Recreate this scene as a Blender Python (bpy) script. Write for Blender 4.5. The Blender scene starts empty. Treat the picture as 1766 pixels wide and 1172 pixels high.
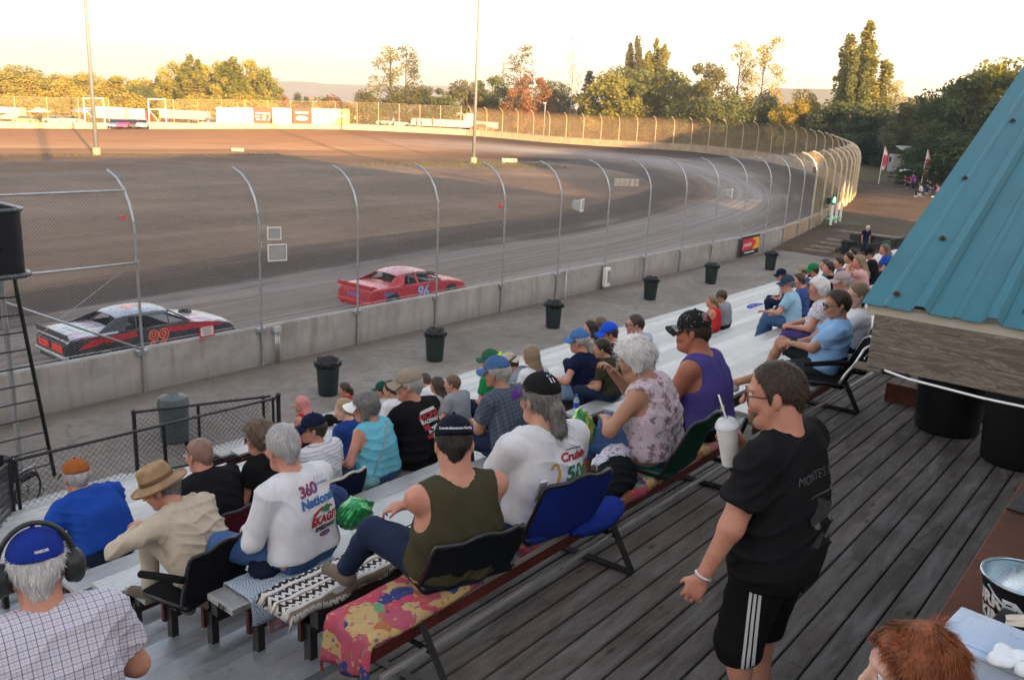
import bpy, bmesh, math, random
import numpy as np
from mathutils import Vector, Matrix
from mathutils.bvhtree import BVHTree
R = math.radians
PI = math.pi
rng = np.random.default_rng(7)
random.seed(7)
scene = bpy.context.scene
COL = scene.collection

# ---------------------------------------------------------------- camera
CAM_H = 6.7
FPX = 1490.0
_rho, _th, _az = 0.047, R(14.7), R(38.6)
_dn = np.array([-math.cos(_th)*math.sin(_rho), math.cos(_th)*math.cos(_rho), math.sin(_th)])
_h = np.array([0, 0, 1.0]) - _dn*_dn[2]
_h /= np.linalg.norm(_h)
_r = np.cross(_dn, _h)
if _r[0] < 0: _r = -_r
CM = np.array([math.cos(_az)*_h + math.sin(_az)*_r, math.sin(_az)*_h - math.cos(_az)*_r, -_dn])
cam_d = bpy.data.cameras.new('camera')
cam = bpy.data.objects.new('camera', cam_d)
COL.objects.link(cam)
cam_d.sensor_width = 36.0
cam_d.lens = FPX/1766.0*36.0
cam_d.clip_start = 0.05
cam_d.clip_end = 20000
m3 = np.array([CM[:, 0], -CM[:, 1], -CM[:, 2]]).T
mw = Matrix([list(m3[i])+[0] for i in range(3)]+[[0, 0, 0, 1]])
mw.translation = Vector((0, 0, CAM_H))
cam.matrix_world = mw
scene.camera = cam

def atD(px, py, D):
    v = CM @ np.array([(px-883)/FPX, (py-586)/FPX, 1.0])*D
    return Vector((v[0], v[1], v[2]+CAM_H))

# ---------------------------------------------------------------- light
SUN_DIR = Vector((0.38, 0.925, 0)).normalized()      # horizontal travel of the sunlight
SUN_EL = R(10.0)
w = bpy.data.worlds.new('World'); scene.world = w; w.use_nodes = True
nt = w.node_tree
for n in list(nt.nodes): nt.nodes.remove(n)
sky = nt.nodes.new('ShaderNodeTexSky'); sky.sky_type = 'NISHITA'; sky.sun_disc = False
sky.sun_elevation = SUN_EL
sky.sun_rotation = math.atan2(-SUN_DIR.x, -SUN_DIR.y)
sky.air_density = 1.0; sky.dust_density = 0.6; sky.ozone_density = 1.0
hs = nt.nodes.new('ShaderNodeHueSaturation'); hs.inputs['Saturation'].default_value = 0.80
bg = nt.nodes.new('ShaderNodeBackground'); bg.inputs['Strength'].default_value = 0.062
ow = nt.nodes.new('ShaderNodeOutputWorld')
nt.links.new(sky.outputs[0], hs.inputs['Color']); nt.links.new(hs.outputs[0], bg.inputs[0]); nt.links.new(bg.outputs[0], ow.inputs[0])
sl = bpy.data.lights.new('sun', 'SUN'); sl.energy = 5.0; sl.angle = R(0.45); sl.color = (1.0, 0.58, 0.25)
so = bpy.data.objects.new('sun', sl); COL.objects.link(so)
so.rotation_euler = Vector((SUN_DIR.x*math.cos(SUN_EL), SUN_DIR.y*math.cos(SUN_EL), -math.sin(SUN_EL))).to_track_quat('-Z', 'Y').to_euler()
vs = scene.view_settings
vs.view_transform = 'Standard'; vs.look = 'None'; vs.gamma = 1.0; vs.use_curve_mapping = False
vs.exposure = 3.22
scene.cycles.max_bounces = 6
scene.cycles.transparent_max_bounces = 24
scene.cycles.volume_bounces = 0

# ---------------------------------------------------------------- helpers
def lin(c):
    return tuple(((x/255.0)/12.92 if x/255.0 <= 0.04045 else ((x/255.0+0.055)/1.055)**2.4) for x in c)

class NB:
    """small node helper"""
    def __init__(s, name):
        s.m = bpy.data.materials.new(name); s.m.use_nodes = True
        s.t = s.m.node_tree
        for n in list(s.t.nodes): s.t.nodes.remove(n)
        s.out = s.t.nodes.new('ShaderNodeOutputMaterial')
        s.b = s.t.nodes.new('ShaderNodeBsdfPrincipled')
        s.t.links.new(s.b.outputs[0], s.out.inputs[0])
    def n(s, typ, **kw):
        nd = s.t.nodes.new('ShaderNode'+typ)
        for k, v in kw.items():
            if k.startswith('_'): setattr(nd, k[1:], v)
            else:
                key = k.replace('0', ' ')
                inp = nd.inputs[int(k[1:])] if k[0] == 'i' and k[1:].isdigit() else nd.inputs[key]
                if hasattr(v, 'is_linked') or isinstance(v, bpy.types.NodeSocket): s.t.links.new(v, inp)
                else: inp.default_value = v
        return nd
    def link(s, a, b): s.t.links.new(a, b)
    def coords(s, kind='Object', scale=(1, 1, 1), rot=(0, 0, 0)):
        if kind == 'UV':
            o = s.t.nodes.new('ShaderNodeUVMap').outputs[0]
        elif kind == 'Position':
            o = s.t.nodes.new('ShaderNodeNewGeometry').outputs['Position']
        else:
            o = s.t.nodes.new('ShaderNodeTexCoord').outputs[kind]
        mp = s.t.nodes.new('ShaderNodeMapping')
        mp.inputs['Scale'].default_value = scale; mp.inputs['Rotation'].default_value = rot
        s.link(o, mp.inputs[0])
        return mp.outputs[0]
    def noise(s, vec, scale=5, detail=4, rough=0.55, dist=0.0):
        nd = s.t.nodes.new('ShaderNodeTexNoise')
        nd.inputs['Scale'].default_value = scale; nd.inputs['Detail'].default_value = detail
        nd.inputs['Roughness'].default_value = rough; nd.inputs['Distortion'].default_value = dist
        s.link(vec, nd.inputs['Vector'])
        return nd.outputs['Fac']
    def ramp(s, fac, stops, interp='LINEAR'):
        nd = s.t.nodes.new('ShaderNodeValToRGB'); nd.color_ramp.interpolation = interp
        el = nd.color_ramp.elements
        while len(el) < len(stops): el.new(0.5)
        for e, (p, c) in zip(el, stops):
            e.position = p
            e.color = (c, c, c, 1) if isinstance(c, (int, float)) else (c[0], c[1], c[2], 1)
        s.link(fac, nd.inputs[0])
        return nd.outputs[0]
    def mix(s, f, a, b, mode='MIX'):
        nd = s.t.nodes.new('ShaderNodeMix'); nd.data_type = 'RGBA'; nd.blend_type = mode
        for v, i in ((f, 0), (a, 6), (b, 7)):
            if isinstance(v, bpy.types.NodeSocket): s.link(v, nd.inputs[i])
            elif i == 0: nd.inputs[0].default_value = v
            else: nd.inputs[i].default_value = (v[0], v[1], v[2], 1) if not isinstance(v, (int, float)) else (v, v, v, 1)
        return nd.outputs[2]
    def math(s, op, a, b=0.0, c=None):
        nd = s.t.nodes.new('ShaderNodeMath'); nd.operation = op
        for i, v in enumerate((a, b, c)):
            if v is None: continue
            if isinstance(v, bpy.types.NodeSocket): s.link(v, nd.inputs[i])
            else: nd.inputs[i].default_value = v
        return nd.outputs[0]
    def sep(s, vec):
        nd = s.t.nodes.new('ShaderNodeSeparateXYZ'); s.link(vec, nd.inputs[0]); return nd.outputs
    def bump(s, h, strength=0.3, dist=0.01):
        nd = s.t.nodes.new('ShaderNodeBump'); nd.inputs['Strength'].default_value = strength
        nd.inputs['Distance'].default_value = dist
        s.link(h, nd.inputs['Height']); s.link(nd.outputs[0], s.b.inputs['Normal'])
    def set(s, col=None, rough=0.6, metal=0.0, spec=0.5):
        if col is not None:
            if isinstance(col, bpy.types.NodeSocket): s.link(col, s.b.inputs['Base Color'])
            else: s.b.inputs['Base Color'].default_value = (col[0], col[1], col[2], 1)
        if isinstance(rough, bpy.types.NodeSocket): s.link(rough, s.b.inputs['Roughness'])
        else: s.b.inputs['Roughness'].default_value = rough
        s.b.inputs['Metallic'].default_value = metal
        s.b.inputs['Specular IOR Level'].default_value = spec
        return s.m

_mc = {}
def mat(name, col, rough=0.6, metal=0.0, var=0.12, scale=6.0, bump=0.0, bscale=40.0, spec=0.4, bdist=0.004):
    """plain surface with uneven tone and a little relief"""
    if name in _mc: return _mc[name]
    b = NB(name); c = b.coords('Object')
    f = b.noise(c, scale, 5)
    lo = tuple(x*(1-var) for x in col); hi = tuple(min(1, x*(1+var)) for x in col)
    cc = b.ramp(f, [(0.3, lo), (0.7, hi)])
    if bump: b.bump(b.noise(c, bscale, 3), bump, bdist)
    r = b.ramp(b.noise(c, scale*2.3, 3), [(0.3, max(0.02, rough-0.08)), (0.7, min(1, rough+0.08))])
    _mc[name] = b.set(cc, r, metal, spec)
    return _mc[name]

def cloth(name, col, var=0.14, rough=0.85, bump=0.25):
    if name in _mc: return _mc[name]
    b = NB(name); c = b.coords('Object')
    f = b.noise(c, 7, 5, 0.6)
    cc = b.ramp(f, [(0.28, tuple(x*(1-var) for x in col)), (0.72, tuple(min(1, x*(1+var)) for x in col))])
    b.bump(b.noise(c, 420, 2), bump, 0.002)
    _mc[name] = b.set(cc, rough, 0, 0.08)
    return _mc[name]

def tag(o, label=None, cat=None, group=None, kind=None):
    if label: o['label'] = label
    if cat: o['category'] = cat
    if group: o['group'] = group
    if kind: o['kind'] = kind
    return o

def empty(name, loc=(0, 0, 0), rz=0.0):
    o = bpy.data.objects.new(name, None); COL.objects.link(o)
    o.location = loc; o.rotation_euler = (0, 0, rz); o.empty_display_size = 0.1
    return o

def thing(name, label, cat, loc=(0, 0, 0), rz=0.0, group=None):
    return tag(empty(name, loc, rz), label, cat, group)

class MB:
    """collects primitive shapes and links them as ONE mesh object"""
    def __init__(s): s.v = []; s.f = []; s.mi = []; s.cur = 0; s.uv = None
    def add(s, vs, fs):
        o = len(s.v); s.v += [tuple(p) for p in vs]
        for f in fs: s.f.append(tuple(i+o for i in f)); s.mi.append(s.cur)
        return s
    def box(s, c, d, rz=0.0, mat4=None):
        hx, hy, hz = d[0]/2, d[1]/2, d[2]/2
        P = [Vector((x, y, z)) for x in (-hx, hx) for y in (-hy, hy) for z in (-hz, hz)]
        M4 = mat4 if mat4 is not None else Matrix.Rotation(rz, 4, 'Z')
        P = [(M4 @ p)+Vector(c) for p in P]
        return s.add(P, [(0, 1, 3, 2), (4, 6, 7, 5), (0, 4, 5, 1), (2, 3, 7, 6), (0, 2, 6, 4), (1, 5, 7, 3)])
    def bbox(s, c, d, bv=0.01, rz=0.0, mat4=None):
        """box with chamfered edges"""
        bm = bmesh.new(); bmesh.ops.create_cube(bm, size=1.0)
        for v in bm.verts: v.co = Vector((v.co.x*d[0], v.co.y*d[1], v.co.z*d[2]))
        bmesh.ops.bevel(bm, geom=bm.edges[:], offset=min(bv, min(d)*0.45), segments=2, affect='EDGES', profile=0.5)
        M4 = mat4 if mat4 is not None else Matrix.Rotation(rz, 4, 'Z')
        bm.verts.index_update()
        P = [(M4 @ v.co)+Vector(c) for v in bm.verts]
        F = [[v.index for v in f.verts] for f in bm.faces]
        bm.free()
        return s.add(P, F)
    def tube(s, pts, r, n=8, cap=True, taper=None):
        pts = [Vector(p) for p in pts]; N = len(pts); V = []; up = None
        for i, p in enumerate(pts):
            d = (pts[min(i+1, N-1)]-pts[max(i-1, 0)]).normalized()
            if up is None:
                up = Vector((0, 0, 1)) if abs(d.z) < 0.9 else Vector((1, 0, 0))
            a = d.cross(up)
            if a.length < 1e-5: a = d.orthogonal()
            a.normalize(); up = a.cross(d).normalized()
            rr = r if taper is None else r+(taper-r)*i/(N-1)
            if isinstance(r, (list, tuple)): rr = r[i]
            for k in range(n):
                t = 2*PI*k/n
                V.append(p+a*math.cos(t)*rr+up*math.sin(t)*rr)
        F = []
        for i in range(N-1):
            for k in range(n):
                k2 = (k+1) % n
                F.append((i*n+k, i*n+k2, (i+1)*n+k2, (i+1)*n+k))
        if cap:
            F.append(tuple(range(n-1, -1, -1))); F.append(tuple((N-1)*n+k for k in range(n)))
        return s.add(V, F)
    def lathe(s, prof, c=(0, 0, 0), n=24, sx=1.0, sy=1.0, mat4=None, cap=False, a0=0.0, a1=2*PI):
        V = []; full = abs(a1-a0-2*PI) < 1e-4; m = n if full else n+1
        for (r, z) in prof:
            for k in range(m):
                t = a0+(a1-a0)*k/n
                p = Vector((r*math.cos(t)*sx, r*math.sin(t)*sy, z))
                if mat4 is not None: p = mat4 @ p
                V.append(p+Vector(c))
        F = []
        for i in range(len(prof)-1):
            for k in range(n):
                k2 = (k+1) % m if full else k+1
                F.append((i*m+k, i*m+k2, (i+1)*m+k2, (i+1)*m+k))
        if cap and full:
            F.append(tuple(range(m-1, -1, -1))); F.append(tuple((len(prof)-1)*m+k for k in range(m)))
        return s.add(V, F)
    def grid(s, P, closed=False):
        """P: rows of points"""
        nr, nc = len(P), len(P[0]); V = [p for r in P for p in r]; F = []
        for i in range(nr-1):
            for j in range(nc-1 if not closed else nc):
                j2 = (j+1) % nc
                F.append((i*nc+j, i*nc+j2, (i+1)*nc+j2, (i+1)*nc+j))
        return s.add(V, F)
    def build(s, name, m=None, parent=None, smooth=False, loc=None, rz=0.0, angle=None):
        me = bpy.data.meshes.new(name)
        me.from_pydata([tuple(v) for v in s.v], [], s.f)
        ms = m if isinstance(m, (list, tuple)) else [m]
        for x in ms:
            if x: me.materials.append(x)
        if len(ms) > 1: me.polygons.foreach_set('material_index', s.mi)
        if smooth: me.polygons.foreach_set('use_smooth', [True]*len(me.polygons))
        me.update()
        if smooth and angle:
            try: me.set_sharp_from_angle(angle=angle)
            except Exception: pass
        o = bpy.data.objects.new(name, me); COL.objects.link(o)
        if parent is not None: o.parent = parent
        if loc is not None: o.location = loc
        if rz: o.rotation_euler = (0, 0, rz)
        return o

def copy_tree(o, parent=None):
    c = o.copy(); COL.objects.link(c)
    if parent is not None: c.parent = parent
    for ch in list(o.children): copy_tree(ch, c)
    return c

def text_mesh(txt, size=1.0, shear=0.0, extrude=0.0, bold=0.0):
    """outline text as (verts, faces) lying in x,z with its centre at 0"""
    cu = bpy.data.curves.new('t', 'FONT'); cu.body = txt; cu.size = size; cu.align_x = 'CENTER'; cu.align_y = 'CENTER'
    cu.shear = shear; cu.resolution_u = 3; cu.offset = bold; cu.extrude = extrude
    o = bpy.data.objects.new('t', cu)
    COL.objects.link(o)
    bpy.context.view_layer.update()
    ev = o.evaluated_get(bpy.context.evaluated_depsgraph_get())
    me = ev.to_mesh()
    V = [v.co.copy() for v in me.vertices]; F = [list(p.vertices) for p in me.polygons]
    ev.to_mesh_clear()
    bpy.data.objects.remove(o); bpy.data.curves.remove(cu)
    return V, F

def put_text(mb, txt, size, M4, **kw):
    V, F = text_mesh(txt, size, **kw)
    return mb.add([M4 @ v for v in V], F)
def frame(o, ex, ey):
    ex = Vector(ex).normalized(); ez = ex.cross(Vector(ey)).normalized(); ey = ez.cross(ex)
    return Matrix(((ex.x, ey.x, ez.x, o[0]), (ex.y, ey.y, ez.y, o[1]), (ex.z, ey.z, ez.z, o[2]), (0, 0, 0, 1)))
# ---------------------------------------------------------------- figures: signed-distance modelling
F32 = np.float32
class Field:
    def __init__(s, lo, hi, h):
        s.h = h; s.lo = np.array(lo, F32); n = np.ceil((np.array(hi)-np.array(lo))/h).astype(int)+1
        s.n = n; s.D = np.full(n, 9.0, F32)
        s.ax = [(s.lo[i]+np.arange(n[i])*h).astype(F32) for i in range(3)]
    def _win(s, lo, hi):
        a = np.maximum(np.floor((np.array(lo)-s.lo)/s.h).astype(int), 0)
        b = np.minimum(np.ceil((np.array(hi)-s.lo)/s.h).astype(int)+1, s.n)
        if np.any(b <= a): return None
        sl = tuple(slice(a[i], b[i]) for i in range(3))
        return sl, s.ax[0][sl[0]][:, None, None], s.ax[1][sl[1]][None, :, None], s.ax[2][sl[2]][None, None, :]
    def _put(s, sl, d, k, clips, X, Y, Z, sub):
        for (o, n) in clips or ():
            d = np.maximum(d, (X-o[0])*n[0]+(Y-o[1])*n[1]+(Z-o[2])*n[2])
        A = s.D[sl]
        if sub:
            d = -d
            if k > 0:
                hh = np.maximum(k-np.abs(A-d), 0)/k; s.D[sl] = np.maximum(A, d)+hh*hh*k*0.25
            else: s.D[sl] = np.maximum(A, d)
        elif k > 0:
            hh = np.maximum(k-np.abs(A-d), 0)/k; s.D[sl] = np.minimum(A, d)-hh*hh*k*0.25
        else: s.D[sl] = np.minimum(A, d)
    def cone(s, a, b, r1, r2, k=0.02, clips=None, sub=False, flat=None):
        """capsule with two radii; flat=(axis, factor) squashes it along an axis"""
        a = np.array(a, float); b = np.array(b, float); pad = max(r1, r2)*(1.0 if flat is None else 1.0/min(1, flat[1]) if flat[1] < 1 else 1)+k+2.5*s.h
        w_ = s._win(np.minimum(a, b)-pad, np.maximum(a, b)+pad)
        if w_ is None: return s
        sl, X, Y, Z = w_
        px, py, pz = X-F32(a[0]), Y-F32(a[1]), Z-F32(a[2]); ba = b-a
        sc = 1.0
        if flat is not None:
            u, f = np.array(flat[0], float), flat[1]
            q = px*u[0]+py*u[1]+pz*u[2]; g = (1.0/f-1.0)
            px = px+q*u[0]*g; py = py+q*u[1]*g; pz = pz+q*u[2]*g
            ba = ba+u*(ba@u)*g; sc = min(f, 1.0)
        L = max(ba@ba, 1e-9)
        t = np.clip((px*ba[0]+py*ba[1]+pz*ba[2])/L, 0, 1)
        d = np.sqrt((px-t*ba[0])**2+(py-t*ba[1])**2+(pz-t*ba[2])**2)-(r1+(r2-r1)*t)
        s._put(sl, (d*sc).astype(F32), k, clips, X, Y, Z, sub); return s
    def ell(s, c, rad, M=None, k=0.02, clips=None, sub=False):
        c = np.array(c, float); rad = np.array(rad, float); pad = rad.max()+k+2.5*s.h
        w_ = s._win(c-pad, c+pad)
        if w_ is None: return s
        sl, X, Y, Z = w_
        px, py, pz = X-F32(c[0]), Y-F32(c[1]), Z-F32(c[2])
        if M is not None:
            m = np.array(M, float)       # columns = local axes
            px, py, pz = (px*m[0][0]+py*m[1][0]+pz*m[2][0], px*m[0][1]+py*m[1][1]+pz*m[2][1], px*m[0][2]+py*m[1][2]+pz*m[2][2])
        x, y, z = px/rad[0], py/rad[1], pz/rad[2]
        k0 = np.sqrt(x*x+y*y+z*z); k1 = np.sqrt((x/rad[0])**2+(y/rad[1])**2+(z/rad[2])**2)
        d = k0*(k0-1)/np.maximum(k1, 1e-6)
        s._put(sl, d.astype(F32), k, clips, X, Y, Z, sub); return s
    def cut(s, o, n):
        X, Y, Z = s.ax[0][:, None, None], s.ax[1][None, :, None], s.ax[2][None, None, :]
        s.D = np.maximum(s.D, ((X-o[0])*n[0]+(Y-o[1])*n[1]+(Z-o[2])*n[2]).astype(F32)); return s
    def mesh(s):
        D = s.D; S = D < 0
        if not S.any(): return np.zeros((0, 3)), np.zeros((0, 4), int)
        # keep inside bounds closed
        for a in range(3):
            i0 = [slice(None)]*3; i0[a] = 0; D[tuple(i0)] = np.maximum(D[tuple(i0)], s.h*0.5)
            i0[a] = -1; D[tuple(i0)] = np.maximum(D[tuple(i0)], s.h*0.5)
        S = D < 0
        c = [S[i:S.shape[0]-1+i, j:S.shape[1]-1+j, k:S.shape[2]-1+k] for i in (0, 1) for j in (0, 1) for k in (0, 1)]
        al = c[0].copy(); an = c[0].copy()
        for q in c[1:]: al &= q; an |= q
        mk = an & ~al
        I, J, K = np.nonzero(mk)
        if len(I) == 0: return np.zeros((0, 3)), np.zeros((0, 4), int)
        ids = np.full(mk.shape, -1, np.int32); ids[I, J, K] = np.arange(len(I))
        off = [(i, j, k) for i in (0, 1) for j in (0, 1) for k in (0, 1)]
        vals = [D[I+o[0], J+o[1], K+o[2]] for o in off]
        acc = np.zeros((len(I), 3)); cnt = np.zeros(len(I))
        for a in range(8):
            for b in range(a+1, 8):
                df = [off[b][i]-off[a][i] for i in range(3)]
                if sum(abs(x) for x in df) != 1: continue
                m = (vals[a] < 0) != (vals[b] < 0)
                t = np.where(m, vals[a]/np.where(m, vals[a]-vals[b], 1), 0)
                for i in range(3): acc[:, i] += np.where(m, off[a][i]+df[i]*t, 0)
                cnt += m
        V = (np.stack([I, J, K], 1)+acc/cnt[:, None])*s.h+s.lo
        Q = []
        def quads(a):
            sA = [slice(None)]*3; sB = [slice(None)]*3
            sA[a] = slice(0, -1); sB[a] = slice(1, None)
            for t in range(3):
                if t != a: sA[t] = slice(1, -1); sB[t] = slice(1, -1)
            A = S[tuple(sA)]; B = S[tuple(sB)]
            i, j, k = np.nonzero(A != B)
            P = [i.copy(), j.copy(), k.copy()]
            for t in range(3):
                if t != a: P[t] = P[t]+1
            b1, b2 = [t for t in range(3) if t != a]
            def at(d1, d2):
                q = [P[0].copy(), P[1].copy(), P[2].copy()]; q[b1] = q[b1]-d1; q[b2] = q[b2]-d2
                return ids[q[0], q[1], q[2]]
            q = np.stack([at(1, 1), at(0, 1), at(0, 0), at(1, 0)], 1)
            ins = A[i, j, k]
            flip = ins if a != 1 else ~ins
            q[~flip] = q[~flip][:, ::-1]
            Q.append(q)
        for a in range(3): quads(a)
        return V, np.concatenate(Q)

def vnoise(P, f, seed=0, n=5):
    """cheap smooth noise in [-1,1] from a few sine waves"""
    r = np.random.default_rng(seed); o = np.zeros(len(P))
    for i in range(n):
        d = r.normal(size=3); d /= np.linalg.norm(d)
        o += np.sin(P@d*f*(0.7+0.6*r.random())+r.random()*6.3)
    return o/n*1.4

def normals(V, Q):
    N = np.zeros_like(V); a, b, c, d = V[Q[:, 0]], V[Q[:, 1]], V[Q[:, 2]], V[Q[:, 3]]
    n = np.cross(c-a, d-b)
    for i in range(4): np.add.at(N, Q[:, i], n)
    return N/np.maximum(np.linalg.norm(N, axis=1, keepdims=True), 1e-9)

def smooth_v(V, Q, it=1, lam=0.5):
    for _ in range(it):
        A = np.zeros_like(V); c = np.zeros(len(V))
        for i in range(4):
            for j in ((i+1) % 4, (i-1) % 4):
                np.add.at(A, Q[:, i], V[Q[:, j]]); np.add.at(c, Q[:, i], 1)
        V = V+(A/np.maximum(c, 1)[:, None]-V)*lam
    return V

def link_mesh(name, V, Q, mats, parent=None, mi=None, smooth=True):
    me = bpy.data.meshes.new(name)
    me.vertices.add(len(V)); me.vertices.foreach_set('co', np.asarray(V, F32).ravel())
    me.loops.add(len(Q)*4); me.loops.foreach_set('vertex_index', np.asarray(Q, np.int32).ravel())
    me.polygons.add(len(Q)); me.polygons.foreach_set('loop_start', np.arange(len(Q), dtype=np.int32)*4)
    me.polygons.foreach_set('loop_total', np.full(len(Q), 4, np.int32))
    for m in mats: me.materials.append(m)
    if mi is not None: me.polygons.foreach_set('material_index', np.asarray(mi, np.int32))
    if smooth: me.polygons.foreach_set('use_smooth', np.ones(len(Q), bool))
    me.update(calc_edges=True)
    me.validate()
    o = bpy.data.objects.new(name, me); COL.objects.link(o)
    if parent is not None: o.parent = parent
    return o

def wrinkle(V, Q, amp, seed, f=16.0, dirv=(0.2, 0.3, 1.0)):
    """cloth folds: a few families of sharp creases with their own directions, each living in its own patches"""
    N = normals(V, Q); r = np.random.default_rng(seed*13+1); out = np.zeros(len(V))
    d0 = np.array(dirv, float); d0 /= np.linalg.norm(d0)
    for k in range(4):
        d = d0+r.normal(size=3)*(0.35+0.35*k); d /= np.linalg.norm(d)
        ph = V@d*f*(0.75+0.9*r.random())*1.7+1.9*vnoise(V, 7.5, seed+k)+1.1*vnoise(V, 17, seed+9+k)+6.3*r.random()
        rid = (1-np.abs(np.sin(ph)))**2.2
        m = np.clip(vnoise(V, 5.5+2*k, seed+20+k)*1.3-0.05, 0, 1.1)
        out += (rid-0.22)*m
    return V+N*(out*amp*1.25+vnoise(V, 11, seed+3)*amp*0.45)[:, None]

SKIN = {
 'fair': (0.52, 0.29, 0.21), 'pink': (0.50, 0.24, 0.17), 'tan': (0.40, 0.21, 0.135), 'red': (0.40, 0.155, 0.10), 'pale': (0.56, 0.34, 0.26)}
def skin(kind):
    nm = 'skin_'+kind
    if nm in _mc: return _mc[nm]
    c0 = SKIN[kind]; b = NB(nm); c = b.coords('Object')
    f = b.noise(c, 9, 5, 0.6)
    cc = b.ramp(f, [(0.25, (c0[0]*0.80, c0[1]*0.66, c0[2]*0.64)), (0.5, c0), (0.75, (min(1, c0[0]*1.07), c0[1]*1.12, c0[2]*1.14))])
    cc = b.mix(b.ramp(b.noise(c, 95, 4, 0.7), [(0.56, 0.0), (0.72, 0.45)]), cc, (c0[0]*0.72, c0[1]*0.56, c0[2]*0.52))
    b.bump(b.noise(c, 180, 3), 0.12, 0.002)
    b.b.inputs['Subsurface Weight'].default_value = 0.08
    b.b.inputs['Subsurface Radius'].default_value = (0.02, 0.008, 0.004)
    _mc[nm] = b.set(cc, b.ramp(b.noise(c, 30, 3), [(0.3, 0.45), (0.7, 0.7)]), 0, 0.3); return _mc[nm]
def lips(kind):
    c = SKIN[kind]; return mat('lips_'+kind, (c[0]*0.75, c[1]*0.5, c[2]*0.5), 0.5, var=0.05)
def hairmat(name, c1, c2):
    if name in _mc: return _mc[name]
    b = NB(name); c = b.coords('Object', (1, 1, 0.22))
    f = b.noise(c, 85, 4, 0.65, 0.6)
    g = b.noise(b.coords('Object'), 11, 3)
    cc = b.mix(b.math('MULTIPLY', g, 0.5), b.ramp(f, [(0.3, c1), (0.72, c2)]), c1)
    b.bump(f, 0.7, 0.006)
    _mc[name] = b.set(cc, 0.5, 0, 0.35); return _mc[name]
HAIR = {'white': ((0.48, 0.47, 0.46), (0.80, 0.80, 0.79)), 'silver': ((0.24, 0.235, 0.23), (0.58, 0.57, 0.56)), 'grey': ((0.07, 0.065, 0.06), (0.3, 0.29, 0.28)),
 'brown': ((0.022, 0.014, 0.009), (0.09, 0.058, 0.037)), 'dark': ((0.008, 0.006, 0.005), (0.035, 0.026, 0.022)), 'blond': ((0.2, 0.13, 0.07), (0.48, 0.35, 0.2)),
 'dkblond': ((0.12, 0.085, 0.05), (0.34, 0.25, 0.155)), 'auburn': ((0.10, 0.025, 0.008), (0.42, 0.12, 0.035)), 'pink': ((0.4, 0.12, 0.13), (0.7, 0.3, 0.3)), 'stubble': ((0.2, 0.11, 0.08), (0.28, 0.16, 0.12)), 'ltbrown': ((0.07, 0.045, 0.03), (0.2, 0.135, 0.085))}

def npv(*a): return np.array(a, float)
def unit(v): v = np.array(v, float); return v/max(np.linalg.norm(v), 1e-9)
def rotx(a): c, s = math.cos(a), math.sin(a); return np.array([[1, 0, 0], [0, c, -s], [0, s, c]])
def roty(a): c, s = math.cos(a), math.sin(a); return np.array([[c, 0, s], [0, 1, 0], [-s, 0, c]])
def rotz(a): c, s = math.cos(a), math.sin(a); return np.array([[c, -s, 0], [s, c, 0], [0, 0, 1]])

def ik(S, T, l1, l2, pole):
    S, T = np.array(S, float), np.array(T, float); d = T-S; L = np.linalg.norm(d); u = d/max(L, 1e-6)
    if L > (l1+l2)*0.995: L = (l1+l2)*0.995; T = S+u*L
    if L < abs(l1-l2)+0.02: L = abs(l1-l2)+0.02; T = S+u*L
    a = (l1*l1-l2*l2+L*L)/(2*L); hgt = math.sqrt(max(l1*l1-a*a, 0))
    p = np.array(pole, float); p = p-u*(p@u); p = unit(p)
    return S+u*a+p*hgt, T

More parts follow.
